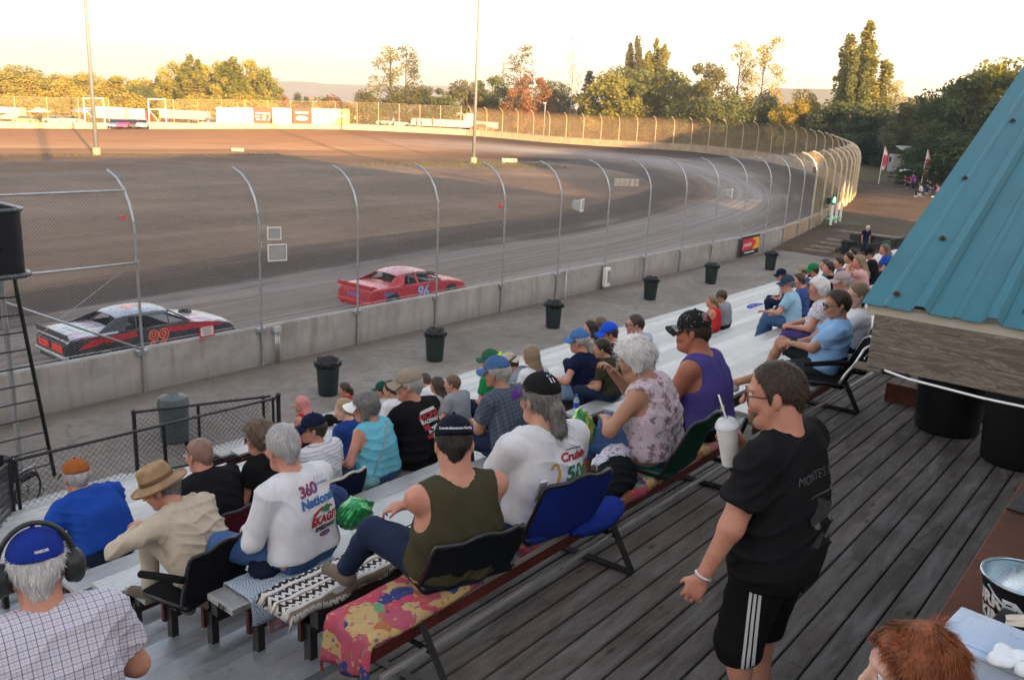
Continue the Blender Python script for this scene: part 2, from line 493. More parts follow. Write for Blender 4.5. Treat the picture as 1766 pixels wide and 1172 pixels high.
def person(label, loc, rz=0.0, s=1.0, stand=False, lean=5, slump=10, side=0, twist=0, head=(0, 0, 0), fat=0.0, fem=False,
           hl=None, hr=None, fl=None, fr=None, pole_l=None, pole_r=None, kn_l=None, kn_r=None, knee_l=None, knee_r=None,
           skinc='fair', top=('tee', None), bottom=('jeans', None), shoes=None, hair=('short', 'brown'),
           beard=None, cap=None, glasses=None, res=None, group=None, curl=0.7, extra=None, hem=-0.012, seed=1, wamp=0.0085, neckw=0.0, fingers=True):
    """one figure: local x right, y forward, z up; z = 0 at the seat (or the floor when standing)"""
    D = math.sqrt(loc[0]**2+loc[1]**2+(loc[2]-CAM_H)**2)
    h = res or min(max(D*0.0017, 0.0085), 0.026)
    sk = skin(skinc)
    # --- skeleton
    hipz = 0.92*s if stand else 0.095*s
    tk = 1.0 if stand else 0.93
    pel = npv(0, 0, hipz)
    Rl = rotz(R(twist)*0.5)@roty(R(side))@rotx(-R(lean)); Ru = rotz(R(twist))@roty(R(side))@rotx(-R(lean+slump))
    mid = pel+Rl@npv(0, 0, 0.24*s*tk); nb = mid+Ru@npv(0, 0, 0.245*s*tk)
    chest = mid+Ru@npv(0, 0.01*s, 0.11*s)
    sw = (0.168 if fem else 0.197)*s*(1+0.14*fat)
    sh = {-1: nb+Ru@npv(-sw, -0.005*s, -0.05*s), 1: nb+Ru@npv(sw, -0.005*s, -0.05*s)}
    Rh = rotz(R(twist*0.5)+R(head[0]))@rotx(-R(head[1]+(lean+slump)*0.25))@roty(R(head[2]))
    hc = nb+Ru@npv(0, 0.015*s, 0.075*s)+Rh@npv(0, 0.022*s, 0.105*s)
    HS = s*(1.13 if s > 0.9 else 1.13+0.5*(0.9-s))
    H = lambda x, y, z: hc+Rh@(npv(x, y, z)*HS)
    up = Ru@npv(0, 0, 1)
    hip = {-1: pel+npv(-0.092*s*(1+0.15*fat), 0.0, -0.005), 1: pel+npv(0.092*s*(1+0.15*fat), 0.0, -0.005)}
    tl, cl = 0.43*s, 0.42*s
    if stand:
        dfl, dfr = npv(-0.11*s, 0.0, 0.075*s), npv(0.11*s, 0.03*s, 0.075*s); kd = npv(0, 1, 0.0)
    else:
        dfl, dfr = npv(-0.14*s, 0.34*s, -0.33*s), npv(0.14*s, 0.34*s, -0.33*s); kd = npv(0, 0.6, 1)
    ank, kne = {}, {}
    for sd, ft, kp in ((-1, fl, knee_l), (1, fr, knee_r)):
        T = npv(*ft) if ft is not None else (dfl if sd < 0 else dfr)
        kne[sd], ank[sd] = ik(hip[sd], T, tl, cl, npv(*kp) if kp is not None else kd+npv(0.25*sd, 0, 0))
    ua, fa = 0.285*s, 0.245*s
    elb, wri = {}, {}
    for sd, ht, pl in ((-1, hl, pole_l), (1, hr, pole_r)):
        if ht is None:
            T = kne[sd]+npv(-sd*0.05, -0.12, 0.075)*s if not stand else sh[sd]+npv(sd*0.06, 0.03, -0.52)*s
        else: T = npv(*ht)
        p = npv(*pl) if pl is not None else npv(sd*0.7, -0.6, -0.4)
        elb[sd], wri[sd] = ik(sh[sd], T, ua, fa, p)
    pts = np.array([hc+v for v in ([0.17, 0.17, 0.17], [-0.17, -0.17, -0.2])]+[*kne.values(), *ank.values(), *elb.values(), *wri.values(), *sh.values(), pel])
    foot_dir = {}
    for sd in (-1, 1):
        d = kne[sd]-hip[sd]; d[2] = 0; foot_dir[sd] = unit(unit(d)*npv(1, 1, 0)+npv(0.15*sd, 0.6, 0))
    lo = pts.min(0)-0.24*s; hi = pts.max(0)+0.24*s
    # --- body primitives, reused (grown) for the clothing
    def torso(Fd, g=0.0, k=0.06):
        f1 = 1+0.45*fat
        hw = (0.075 if not fem else 0.085)*s*(1+0.25*fat)
        for sd in (-1, 1):
            Fd.cone(pel+Rl@npv(sd*hw, 0.0, 0.01*s), mid+Rl@npv(sd*0.06*s*(1+.3*fat), 0, 0), 0.118*s*f1+g*1.75, 0.108*s*f1+g, k, flat=((0, 1, 0), 0.92))
            Fd.cone(mid+Ru@npv(sd*0.062*s*(1+.3*fat), 0, 0), mid+Ru@npv(sd*0.088*s, 0.0, 0.135*s), 0.108*s*f1+g, 0.108*s*(1+.18*fat)+g, k, flat=((0, 1, 0), 0.92))
            Fd.cone(nb+Ru@npv(sd*0.045*s, -0.012*s, -0.035*s), sh[sd]+Ru@npv(-sd*0.01, 0, 0), 0.06*s+g, 0.058*s+g, k)
            Fd.ell(mid+Ru@npv(sd*0.07*s, -0.05*s, 0.11*s), (0.075*s+g, 0.06*s+g, 0.10*s+g), Ru, k)
            if fem: Fd.ell(mid+Ru@npv(sd*0.075*s, 0.095*s, 0.075*s), (0.066*s+g, 0.065*s+g, 0.07*s+g), Ru, 0.04)
        if fat > 0.05: Fd.ell(mid+Rl@npv(0, 0.055*s, -0.07*s), ((0.13+0.05*fat)*s+g, (0.10+0.09*fat)*s+g, 0.13*s+g), Rl, k)
    def arm(Fd, sd, g=0.0, upto=1.0, fore=True, k=0.03, clip=None):
        q = 1+0.3*fat
        r0, r1, r2, r3 = (0.055 if not fem else 0.049)*s*q+g, (0.042 if not fem else 0.038)*s*q+g, 0.043*s*(1+.15*fat)+g, 0.028*s+g
        e = sh[sd]+(elb[sd]-sh[sd])*min(upto*2, 1.0) if upto < 0.5 else elb[sd]
        Fd.cone(sh[sd], e, r0, r0+(r1-r0)*min(upto*2, 1), k, clips=clip)
        if fore: Fd.cone(elb[sd], wri[sd], r2*0.97, r3, k, clips=clip)
    def legs(Fd, g=0.0, low=True, clip=None, k=0.035, gk=None):
        for sd in (-1, 1):
            q = 1+0.25*fat
            g2 = g if gk is None else gk
            kc = clip[sd] if clip else None
            Fd.cone(hip[sd], kne[sd], 0.092*s*q+g, 0.058*s*(1+.1*fat)+g2, k, clips=kc)
            if low:
                Fd.cone(kne[sd], ank[sd], 0.052*s+g2, 0.036*s+g2, k, clips=kc)
                Fd.ell(kne[sd]*0.68+ank[sd]*0.32+unit(np.cross(ank[sd]-kne[sd], npv(1, 0, 0)))*-0.0, (0.05*s+g2,)*3, None, 0.03, clips=kc)
    def headshape(Fd, g=0.0):
        Fd.ell(H(0, -0.012, 0.03), npv(.074, .094, .086)*HS+g, Rh, 0.02)
        Fd.ell(H(0, 0.028, -0.035), npv(.057, .064, .078)*HS+g, Rh, 0.03)
        Fd.cone(H(-.014, .066, -.098), H(.014, .066, -.098), .02*HS, .02*HS, 0.03)
        for sd in (-1, 1):
            Fd.cone(H(sd*.048, 0.005, -.045), H(sd*.038, 0.03, -.085), .022*HS, .018*HS, 0.03)
    # --- body
    B = Field(lo, hi, h)
    torso(B)
    for sd in (-1, 1):
        arm(B, sd)
    legs(B)
    B.cone(nb+Ru@npv(0, -0.012*s, -0.03*s), H(0, -.022, -.045), (0.056+0.012*fat+neckw)*s, (0.05+0.01*fat+neckw)*HS, 0.035)
    headshape(B)
    B.cone(H(0, .092, .008), H(0, .113, -.03), .008*HS, .0125*HS, 0.014)
    for sd in (-1, 1):
        B.cone(H(sd*.014, .085, .024), H(sd*.046, .072, .024), .009*HS, .009*HS, 0.014)
        B.ell(H(sd*.032, .104, .004), npv(.017, .017, .012)*HS, Rh, 0.012, sub=True)
        B.ell(H(sd*.042, .064, -.03), npv(.022, .02, .02)*HS, Rh, 0.03)
        B.ell(H(sd*.077, -.012, -.008), npv(.011, .02, .033)*HS, Rh@rotz(sd*0.35), 0.008)
    B.cone(H(-.018, .087, -.058), H(.018, .087, -.058), .007*HS, .007*HS, 0.008)
    B.cone(H(-.014, .086, -.069), H(.014, .086, -.069), .008*HS, .008*HS, 0.007)
    if fat > 0.3: B.ell(H(0, .03, -.1), npv(.055, .05, .035)*HS, Rh, 0.03)
    # hands
    hand_axes = {}
    for sd in (-1, 1):
        d = unit(wri[sd]-elb[sd])
        ref = npv(-sd, 0.25, -0.15) if stand else npv(0, 0.15, -1)
        if extra and ('palm_l' if sd < 0 else 'palm_r') in extra: ref = npv(*extra['palm_l' if sd < 0 else 'palm_r'])
        n = unit(ref-d*(ref@d)); sdv = unit(np.cross(d, n))       # n = palm normal, sdv = across the hand
        if extra and ('bend_l' if sd < 0 else 'bend_r') in extra:
            bn = R(extra['bend_l' if sd < 0 else 'bend_r']); d, n = d*math.cos(bn)+n*math.sin(bn), n*math.cos(bn)-d*math.sin(bn)
        tside = 1.0 if (np.cross(d, n)@npv(0, 0, 1))*1 > -9 else 1.0
        # thumb lies on the inner/upper side
        tv = sdv if (sdv@npv(-sd, 0.3, 0.5)) > 0 else -sdv
        w0 = wri[sd]
        hand_axes[sd] = (w0, d, n, tv)
        B.cone(w0, w0+d*0.05*s, 0.026*s, 0.03*s, 0.02, flat=(n, 0.62))
        B.cone(w0+d*0.045*s+tv*0.022*s, w0+d*0.085*s+tv*0.024*s, 0.019*s, 0.016*s, 0.02, flat=(n, 0.75))
        B.cone(w0+d*0.045*s-tv*0.018*s, w0+d*0.082*s-tv*0.022*s, 0.019*s, 0.015*s, 0.02, flat=(n, 0.75))
        cu = curl if not (extra and ('curl_l' if sd < 0 else 'curl_r') in extra) else extra['curl_l' if sd < 0 else 'curl_r']
        fr_ = max(0.0085*s, h*0.72)
        spread = max(0.021*s, h*2.1) if D < 8 else 0.021*s
        if fingers:
            for q, (ln) in enumerate((0.072, 0.082, 0.077, 0.06)):
                o = (1.5-q)*spread
                b0 = w0+d*(0.088-0.006*abs(q-1.3))*s+tv*o
                p = b0; a = cu*0.45+0.08*(q-1.5)
                for sg, fr2 in ((0.46, 1.0), (0.31, 0.92), (0.23, 0.82)):
                    dd = unit(d*math.cos(a)+n*math.sin(a)+tv*(0.07*(1.5-q)))
                    p2 = p+dd*ln*sg*s
                    B.cone(p, p2, fr_*fr2*1.02, fr_*fr2*0.95, 0.004)
                    p = p2; a += cu
            t0 = w0+d*0.028*s+tv*0.028*s
            t1 = t0+unit(tv*0.8+d*0.75+n*0.25)*0.038*s; t2 = t1+unit(tv*0.35+d*0.9+n*(0.2+0.5*cu))*0.032*s
            B.cone(t0, t1, 0.014*s, fr_*1.18, 0.012); B.cone(t1, t2, fr_*1.15, fr_*0.95, 0.004)
        else:
            B.cone(w0+d*0.08*s, w0+d*0.12*s+n*0.03*s, 0.03*s, 0.024*s, 0.02, flat=(n, 0.5))
    for sd in (-1, 1):
        f0 = ank[sd]+npv(0, 0, -0.035*s)
        B.cone(f0-foot_dir[sd]*0.03*s, f0+foot_dir[sd]*0.14*s+npv(0, 0, -0.02*s), 0.032*s, 0.026*s, 0.03)
    V, Q = B.mesh()
    V = smooth_v(V, Q, 1, 0.3)
    hl_ = (V-hc)@Rh/HS
    isl = (np.abs(hl_[:, 0]) < .027) & (hl_[:, 1] > .082) & (hl_[:, 2] < -.051) & (hl_[:, 2] > -.077)
    mi = isl[Q].all(1).astype(int)
    root = link_mesh('person', V, Q, [sk, lips(skinc)], None, mi)
    tag(root, label, 'person', group)
    root.location = loc; root.rotation_euler = (0, 0, R(rz))
    info = dict(root=root, hc=hc, Rh=Rh, HS=HS, H=H, nb=nb, mid=mid, pel=pel, Ru=Ru, Rl=Rl, sh=sh, elb=elb, wri=wri, kne=kne, ank=ank, hip=hip, h=h, s=s, D=D, hand=hand_axes)
    # --- eyes
    if D < 14:
        e = MB()
        for sd in (-1, 1):
            c = H(sd*.031, .0775, .004)
            e.cur = 0
            M4 = Matrix([list(Rh[i])+[0] for i in range(3)]+[[0, 0, 0, 1]])
            n0 = len(e.v)
            e.lathe([(0.0098*HS*math.sin(t), -0.0098*HS*math.cos(t)) for t in np.linspace(0.02, PI-0.02, 7)], c, 10, mat4=M4 @ Matrix.Rotation(-PI/2, 4, 'X'))
            for q in range(len(e.f)-10, len(e.f)): e.mi[q] = 1
        e.build('eyes', [mat('eye_white', (0.6, 0.58, 0.55), 0.25, var=0.03), mat('iris', (0.03, 0.025, 0.02), 0.2)], root, True)
    # --- top
    kind, tm = top[0], top[1]
    if kind:
        g = {'tee': 0.017, 'tank': 0.011, 'sleeveless': 0.014, 'long': 0.017, 'hoodie': 0.026, 'polo': 0.017}[kind]*max(s, 0.75)
        g = max(g, h*0.75)
        T = Field(np.minimum.reduce([pel-0.3*s, sh[-1]-0.15*s, elb[-1]-0.1, elb[1]-0.1, wri[-1]-.06, wri[1]-.06]+[nb-0.2*s]), np.maximum.reduce([nb+0.2*s, pel+0.3*s, sh[1]+.15*s, elb[1]+0.1, elb[-1]+0.1, wri[-1]+.06, wri[1]+.06]), h)
        torso(T, g)
        for sd in (-1, 1):
            u = unit(elb[sd]-sh[sd])
            if kind in ('tee', 'polo'):
                e = sh[sd]+(elb[sd]-sh[sd])*(0.66 if not fem else 0.5)
                q = 1+0.3*fat
                T.cone(sh[sd], e+u*0.1, 0.057*s*q+g, 0.062*s*q+g, 0.035, clips=[(e, u)])
            elif kind in ('long', 'hoodie'):
                arm(T, sd, g*0.85, k=0.03, clip=[(wri[sd]+unit(wri[sd]-elb[sd])*0.005, unit(wri[sd]-elb[sd]))])
            elif kind == 'tank':
                # deep armholes
                T.ell(sh[sd]+Ru@npv(sd*0.035*s, 0, -0.035*s), (0.075*s, 0.17*s, 0.13*s), Ru, 0.012, sub=True)
            elif kind == 'sleeveless':
                T.ell(sh[sd]+Ru@npv(sd*0.062*s, 0, -0.035*s), (0.065*s, 0.13*s, 0.10*s), Ru, 0.012, sub=True)
        nr = {'tee': 0.068, 'tank': 0.098, 'sleeveless': 0.078, 'long': 0.066, 'hoodie': 0.07, 'polo': 0.066}[kind]*s+0.010*fat*s
        dz = {'tank': 0.01}.get(kind, 0.028)
        T.ell(nb+Ru@npv(0, 0.012*s, dz*s), (nr, nr*1.05, 0.062*s if kind != 'tank' else 0.075*s), Ru, 0.006, sub=True)
        hd = Rl@npv(0, 0, 1)
        if stand: T.cone(pel+npv(0, 0, 0.1*s), pel+npv(0, 0, -0.06*s), 0.17*s*(1+.3*fat)+g, 0.175*s*(1+.3*fat)+g, 0.05, flat=((0, 1, 0), 0.75))
        T.cut(pel+npv(0, 0, (hem if not stand else hem)*s), -hd)
        if kind == 'hoodie':
            T.ell(nb+Ru@npv(0, -0.075*s, -0.01*s), (0.1*s, 0.05*s, 0.075*s), Ru, 0.03)
        if kind == 'polo':
            T.cone(nb+Ru@npv(-0.05*s, -0.02*s, 0.02*s), nb+Ru@npv(0.05*s, -0.02*s, 0.02*s), 0.022*s, 0.022*s, 0.02)
        V2, Q2 = T.mesh()
        if len(V2):
            V2 = smooth_v(V2, Q2, 1, 0.35)
            V2 = wrinkle(V2, Q2, wamp*s*(1.15 if kind in ('long', 'tee', 'polo') else 0.9), seed*7+3)
            info['top'] = link_mesh({'tee': 'shirt', 'tank': 'tank_top', 'sleeveless': 'blouse' if fem else 'shirt', 'long': 'sweatshirt' if top[0] == 'long' else 'shirt', 'hoodie': 'hooded_sweatshirt', 'polo': 'polo_shirt'}[kind], V2, Q2, [tm], root)
            info['top_geo'] = (V2, Q2)
    # --- trousers
    kind, bm_ = bottom[0], bottom[1]
    if kind:
        g = max(0.016*s, h*0.75)
        allp = [pel, *kne.values(), *ank.values()]
        P = Field(np.minimum.reduce(allp)-0.24*s, np.maximum.reduce(allp)+0.24*s, h)
        for sd in (-1, 1):
            P.cone(pel+Rl@npv(sd*0.075*s, 0, 0.01*s), pel+Rl@npv(sd*0.07*s, 0, 0.11*s), 0.118*s*(1+.45*fat)+g*0.35, 0.108*s*(1+.45*fat)+g*0.2, 0.06, flat=((0, 1, 0), 0.92), clips=[(pel+Rl@npv(0, 0, (0.075 if stand else 0.035)*s), Rl@npv(0, 0, 1))])
        clip = {}
        for sd in (-1, 1):
            if kind == 'jeans': u = unit(ank[sd]-kne[sd]); clip[sd] = [(ank[sd]-u*0.015*s, u)]
            elif kind == 'long_shorts': u = unit(ank[sd]-kne[sd]); clip[sd] = [(kne[sd]+(ank[sd]-kne[sd])*0.16, u)]
            elif kind == 'capri': u = unit(ank[sd]-kne[sd]); clip[sd] = [(kne[sd]+(ank[sd]-kne[sd])*0.3, u)]
            else: u = unit(kne[sd]-hip[sd]); clip[sd] = [(hip[sd]+(kne[sd]-hip[sd])*((1.04 if stand else 0.86) if kind == 'shorts' else 0.62), u)]
        if kind in ('shorts', 'short'): legs(P, g*1.3, low=False, clip=clip, gk=0.036*s)
        elif kind == 'long_shorts': legs(P, g*1.4, low=True, clip=clip, gk=0.042*s)
        else: legs(P, g, low=True, clip=clip, gk=g*1.25)
        V3, Q3 = P.mesh()
        if len(V3):
            V3 = smooth_v(V3, Q3, 1, 0.35); V3 = wrinkle(V3, Q3, wamp*1.0*s, seed*5+1, 13, (0.5, 1, 0.3))
            info['bot'] = link_mesh('trousers' if kind == 'jeans' else 'shorts', V3, Q3, [bm_], root); info['bot_geo'] = (V3, Q3)
    # --- shoes
    if shoes is not None:
        for sd in (-1, 1):
            f0 = ank[sd]+npv(0, 0, -0.04*s); fd = foot_dir[sd]
            Sx = Field(f0-0.27*s, f0+0.27*s, max(h, 0.009))
            Sx.cone(f0-fd*0.035*s, f0+fd*0.15*s+npv(0, 0, -0.012*s), 0.043*s, 0.038*s, 0.02, clips=[(f0+npv(0, 0, -0.035*s), (0, 0, -1))])
            Sx.cone(f0+npv(0, 0, 0.05*s), f0-fd*0.01*s, 0.044*s, 0.045*s, 0.03, clips=[(f0+npv(0, 0, 0.055*s), (0, 0, 1)), (f0+npv(0, 0, -0.035*s), (0, 0, -1))])
            V4, Q4 = Sx.mesh()
            if len(V4): link_mesh('shoe', smooth_v(V4, Q4, 1, .3), Q4, [shoes], root)
    # --- hair
    hs_, hcn = hair
    if hs_:
        hm = hairmat('hair_'+hcn, *HAIR[hcn])
        h2 = min(h, 0.012)
        vol = {'short': 0.010, 'crop': 0.006, 'curly': 0.03, 'puff': 0.026, 'wavy': 0.013, 'long': 0.016, 'pony': 0.012, 'bob': 0.022, 'fringe': 0.010, 'shag': 0.020}[hs_]
        ext = 0.55 if hs_ == 'long' else 0.36
        A = Field(hc-npv(.21, .23, ext)*HS, hc+npv(.21, .21, .2)*HS, h2)
        nf = Rh@unit(npv(0, 0.80, -0.60)); nb_ = Rh@unit(npv(0, 0.28, -1))
        low = {'bob': -0.075, 'wavy': -0.062, 'curly': -0.055, 'puff': -0.05, 'long': -0.08, 'shag': -0.07}.get(hs_, -0.042)
        fw = {'curly': 0.072, 'wavy': 0.064, 'puff': 0.07, 'bob': 0.066, 'shag': 0.07}.get(hs_, 0.048)
        top_ = None
        A.ell(H(0, -.014, .03), npv(.074, .094, .086)*HS+vol*HS, Rh, 0.01, clips=[(H(0, fw, .055), nf), (H(0, -.03, low), nb_)])
        if hs_ in ('fringe',) or cap: pass
        if hs_ not in ('fringe',):
            for sd in (-1, 1):   # sideburn / temple
                A.cone(H(sd*.064, .010, .03), H(sd*.066, .006, -.014), .016*HS, .010*HS, 0.012)
        A.cone(H(0, -.075, 0), H(0, -.062, -.05), (.04+vol)*HS, (.034+vol*.6)*HS, 0.02, clips=[(H(0, 0, low-.035), Rh@npv(0, 0, -1))])
        if hs_ in ('curly', 'puff', 'bob', 'shag', 'wavy'):
            for sd in (-1, 1):
                A.cone(H(sd*.068, -.015, .03), H(sd*.066, -.02, -.04 if hs_ != 'bob' else -.075), (.02+vol)*HS, (.02+vol*.6)*HS, 0.03)
        if hs_ == 'long':
            A.cone(H(0, -.075, -.01), nb+Ru@npv(0, -.115, -.13)*s, .062*HS, .05*HS, 0.03)
            for sd in (-1, 1): A.cone(H(sd*.062, -.03, -.01), nb+Ru@npv(sd*.075, -.09, -.08)*s, .034*HS, .03*HS, 0.03)
        if hs_ == 'pony':
            A.cone(H(0, -.098, .005), H(0, -.125, -.02), .024*HS, .03*HS, 0.015)
            A.cone(H(0, -.125, -.02), H(0.01, -.135, -.12), .034*HS, .036*HS, 0.02)
            A.cone(H(0.01, -.135, -.12), H(0.015, -.12, -.22), .034*HS, .008*HS, 0.02)
        if cap in ('full',) or (isinstance(cap, dict) and cap.get('type') in ('cap', 'backwards', 'straw')):
            A.cut(H(0, 0, .062), Rh@unit(npv(0, -0.12, 1)))
        V5, Q5 = A.mesh()
        if len(V5):
            N5 = normals(V5, Q5)
            amp = {'curly': .012, 'wavy': .0055, 'puff': .009, 'shag': .0045, 'long': .004, 'bob': .005}.get(hs_, .0035)*HS
            V5 = V5+N5*(vnoise(V5, 70 if hs_ in ('curly', 'puff', 'wavy') else 45, seed, 7)*amp+vnoise(V5*npv(1, 1, .35), 140, seed+2, 7)*amp*0.6)[:, None]
            ho = link_mesh('hair', V5, Q5, [hm], root)
            if D < 9.5: strands(V5, N5, H, Rh, hs_, hm, ho, HS, seed, D)
    if beard:
        hm = hairmat('hair_'+beard, *HAIR[beard])
        A = Field(hc-npv(.12, .12, .2)*HS, hc+npv(.12, .16, .1)*HS, min(h, .011))
        bcl = [(H(0, .02, -.028), Rh@unit(npv(0, -.25, 1))), (H(0, -.005, 0), Rh@npv(0, -1, 0))]
        A.ell(H(0, 0.028, -0.038), npv(.0595, .0665, .082)*HS, Rh, 0.02, clips=bcl)
        A.cone(H(-.016, .067, -.1), H(.016, .067, -.1),   .0235*HS, .0235*HS, 0.03)
        A.ell(H(0, .092, -.063), npv(.022, .03, .012)*HS, Rh, 0.006, sub=True)
        V6, Q6 = A.mesh()
        if len(V6): link_mesh('beard', V6+normals(V6, Q6)*(vnoise(V6, 90, seed)*.003)[:, None], Q6, [hm], root)
    # --- caps and hats
    M4 = Matrix([list(Rh[i]*HS)+[hc[i]] for i in range(3)]+[[0, 0, 0, 1]])
    if isinstance(cap, dict):
        ty = cap['type']; cm = cap['mat']
        if ty in ('cap', 'backwards'):
            A = Field(hc-npv(.16, .17, .1)*HS, hc+npv(.16, .17, .19)*HS, min(h, .011))
            A.ell(H(0, -.012, .045), npv(.087, .106, .092)*HS, Rh, 0.01, clips=[(H(0, 0, .036), Rh@unit(npv(0, -0.14, -1)))])
            if ty == 'backwards':
                A.ell(H(0, .11, .045), npv(.035, .05, .03)*HS, Rh, 0.004, sub=True)
            V7, Q7 = A.mesh(); V7 = smooth_v(V7, Q7, 1, .4)
            co = link_mesh('cap', V7, Q7, [cm], root); info['cap'] = co; info['cap_geo'] = (V7, Q7)
            sgn = -1 if ty == 'backwards' else 1
            b = MB()
            for zz in (0.0, -0.004):
                rows = []
                for i in range(15):
                    a = R(-62+124*i/14); row = []
                    for j in range(5):
                        q = j/4.0; ext2 = 0.078*math.cos(a*0.80)**0.8*q
                        x = math.sin(a)*(.086+ext2*0.35); y = math.cos(a)*(.098)+ext2
                        z = .045-0.016*q-0.10*(abs(x)/.09)**2*0.22*(0.35+q)-0.012+zz
                        row.append(M4 @ Vector((x*sgn if sgn > 0 else -x, (y-.012)*sgn - (.02 if sgn < 0 else 0), z+0.002)))
                    rows.append(row)
                b.grid(rows)
            b.build('brim', cap.get('brim', cm), co, True)
            b = MB(); b.lathe([(0.0, .0095), (.006, .008), (.009, .002), (.009, -.004)], M4 @ Vector((0, -.012, .137)), 8, mat4=M4.to_3x3().to_4x4()); b.build('button', cap.get('brim', cm), co, True)
        elif ty == 'straw':
            b = MB()
            pr = [(.155, .022), (.15, .012), (.125, .02), (.1, .036), (.092, .042), (.09, .07), (.084, .115), (.074, .135), (.05, .138), (.02, .128), (.0, .124)]
            inn = [(.15, .006), (.125, .014), (.1, .03), (.088, .038)]
            b.lathe(inn[::-1]+[(.155, .018)]+pr, (0, 0, 0), 36, 0.93, 1.12, M4 @ Matrix.Translation((0, -.01, .01)))
            co = b.build('straw_hat', cm, root, True); info['cap'] = co
            b = MB(); b.lathe([(.0925, .044), (.0945, .05), (.0925, .068), (.0905, .07)], (0, 0, 0), 32, 0.93, 1.12, M4 @ Matrix.Translation((0, -.01, .01))); b.build('hat_band', cap.get('brim', cm), co, True)
        elif ty == 'visor':
            b = MB(); b.lathe([(.088, .03), (.092, .034), (.092, .062), (.088, .066), (.084, .05)], (0, 0, 0), 28, 0.93, 1.16, M4 @ Matrix.Translation((0, -.012, 0)))
            co = b.build('visor', cm, root, True); info['cap'] = co
            b = MB()
            for zz in (0.0, -0.004):
                rows = []
                for i in range(15):
                    a = R(-72+144*i/14); row = []
                    for j in range(5):
                        q = j/4.0; e2 = 0.088*math.cos(a*0.75)**0.8*q
                        x = math.sin(a)*(.086+e2*0.4); y = math.cos(a)*.102+e2
                        row.append(M4 @ Vector((x, y-.012, .044-0.02*q-0.022*(abs(x)/.09)**2*(0.35+q)+zz)))
                    rows.append(row)
                b.grid(rows)
            b.build('brim', cm, co, True)
    if glasses:
        gm = mat('lens_dark', (0.01, 0.01, 0.012), 0.12, var=0) if glasses == 'sun' else None
        fm = mat('glasses_frame', (0.015, 0.014, 0.014), 0.35, var=0)
        if glasses == 'wire': fm = mat('wire_frame', (0.35, 0.33, 0.3), 0.3, 0.8, var=0)
        b = MB(); zf = 0.002
        up_ = .0 if glasses != 'head' else .085
        for sd in (-1, 1):
            ring = [M4 @ Vector((sd*.034+.024*math.cos(t), .103-.006*abs(math.cos(t))-(.03 if up_ else 0), zf+up_+.016*math.sin(t))) for t in np.linspace(0, 2*PI, 14)]
            b.cur = 0; b.tube(ring, 0.0022*HS, 5, False)
            if glasses in ('sun', 'head'):
                b.cur = 1; b.add(ring[:-1], [tuple(range(13))]); b.cur = 0
            b.tube([M4 @ Vector((sd*.058, .095-(.03 if up_ else 0), zf+up_+.004)), M4 @ Vector((sd*.074, .05, zf+up_*0.8+.004)), M4 @ Vector((sd*.082, -.005, zf+up_*0.5))], 0.0024*HS, 5)
        b.tube([M4 @ Vector((-.01, .1-(.03 if up_ else 0), zf+up_+.003)), M4 @ Vector((.01, .1-(.03 if up_ else 0), zf+up_+.003))], 0.002*HS, 5)
        b.build('sunglasses' if gm or glasses == 'head' else 'glasses', [fm, mat('lens_dark', (0.01, 0.01, 0.012), 0.12, var=0)], root, True)
    return info

def strands(V, N, H, Rh, style, hm, parent, HS, seed, D):
    """short locks lifted off the hair surface so its outline is not a smooth shell"""
    r = np.random.default_rng(seed+40)
    n = int((9000 if style == 'wavy' else 3200) if D < 5 else 1300)
    if len(V) < 10: return
    ids = r.integers(0, len(V), n)
    crown = H(0, -.03, .12)
    P = V[ids]; Nn = N[ids]
    d = P-crown; d = d-Nn*(d*Nn).sum(1, keepdims=True)
    nn = np.linalg.norm(d, axis=1, keepdims=True); d = d/np.maximum(nn, 1e-4)
    if style == 'wavy': d = d+0.55*np.stack([np.sin(P[:, 2]*75+P[:, 0]*30), np.sin(P[:, 0]*70), np.cos(P[:, 1]*70)], 1)+r.normal(size=d.shape)*0.16
    elif style in ('curly', 'puff', 'shag'): d = d+r.normal(size=d.shape)*(0.45 if style == 'shag' else 0.8)
    else: d = d+r.normal(size=d.shape)*0.22
    d /= np.linalg.norm(d, axis=1, keepdims=True)
    L = {'crop': .010, 'short': .02, 'curly': .03, 'puff': .028, 'shag': .03, 'wavy': .03}.get(style, .035)*HS
    L = L*(0.6+0.8*r.random((n, 1)))
    W = (0.0010 if style == 'wavy' else 0.0016)*HS*(0.7+0.7*r.random((n, 1)))*(0.9 if style == 'shag' else 1)
    sdv = np.cross(Nn, d)*W
    lift = 0.07 if style in ('wavy', 'long', 'pony', 'bob', 'short', 'shag') else 0.3
    p1 = P+d*L*0.5+Nn*L*lift; p2 = P+d*L+Nn*L*lift*0.9
    A = np.concatenate([P-sdv, P+sdv, p1+sdv*.8, p1-sdv*.8, p2+sdv*.2, p2-sdv*.2])
    i = np.arange(n)
    Qd = np.concatenate([np.stack([i, i+n, i+2*n, i+3*n], 1), np.stack([i+3*n, i+2*n, i+4*n, i+5*n], 1)])
    link_mesh('hair_strands', A, Qd, [hm], parent)

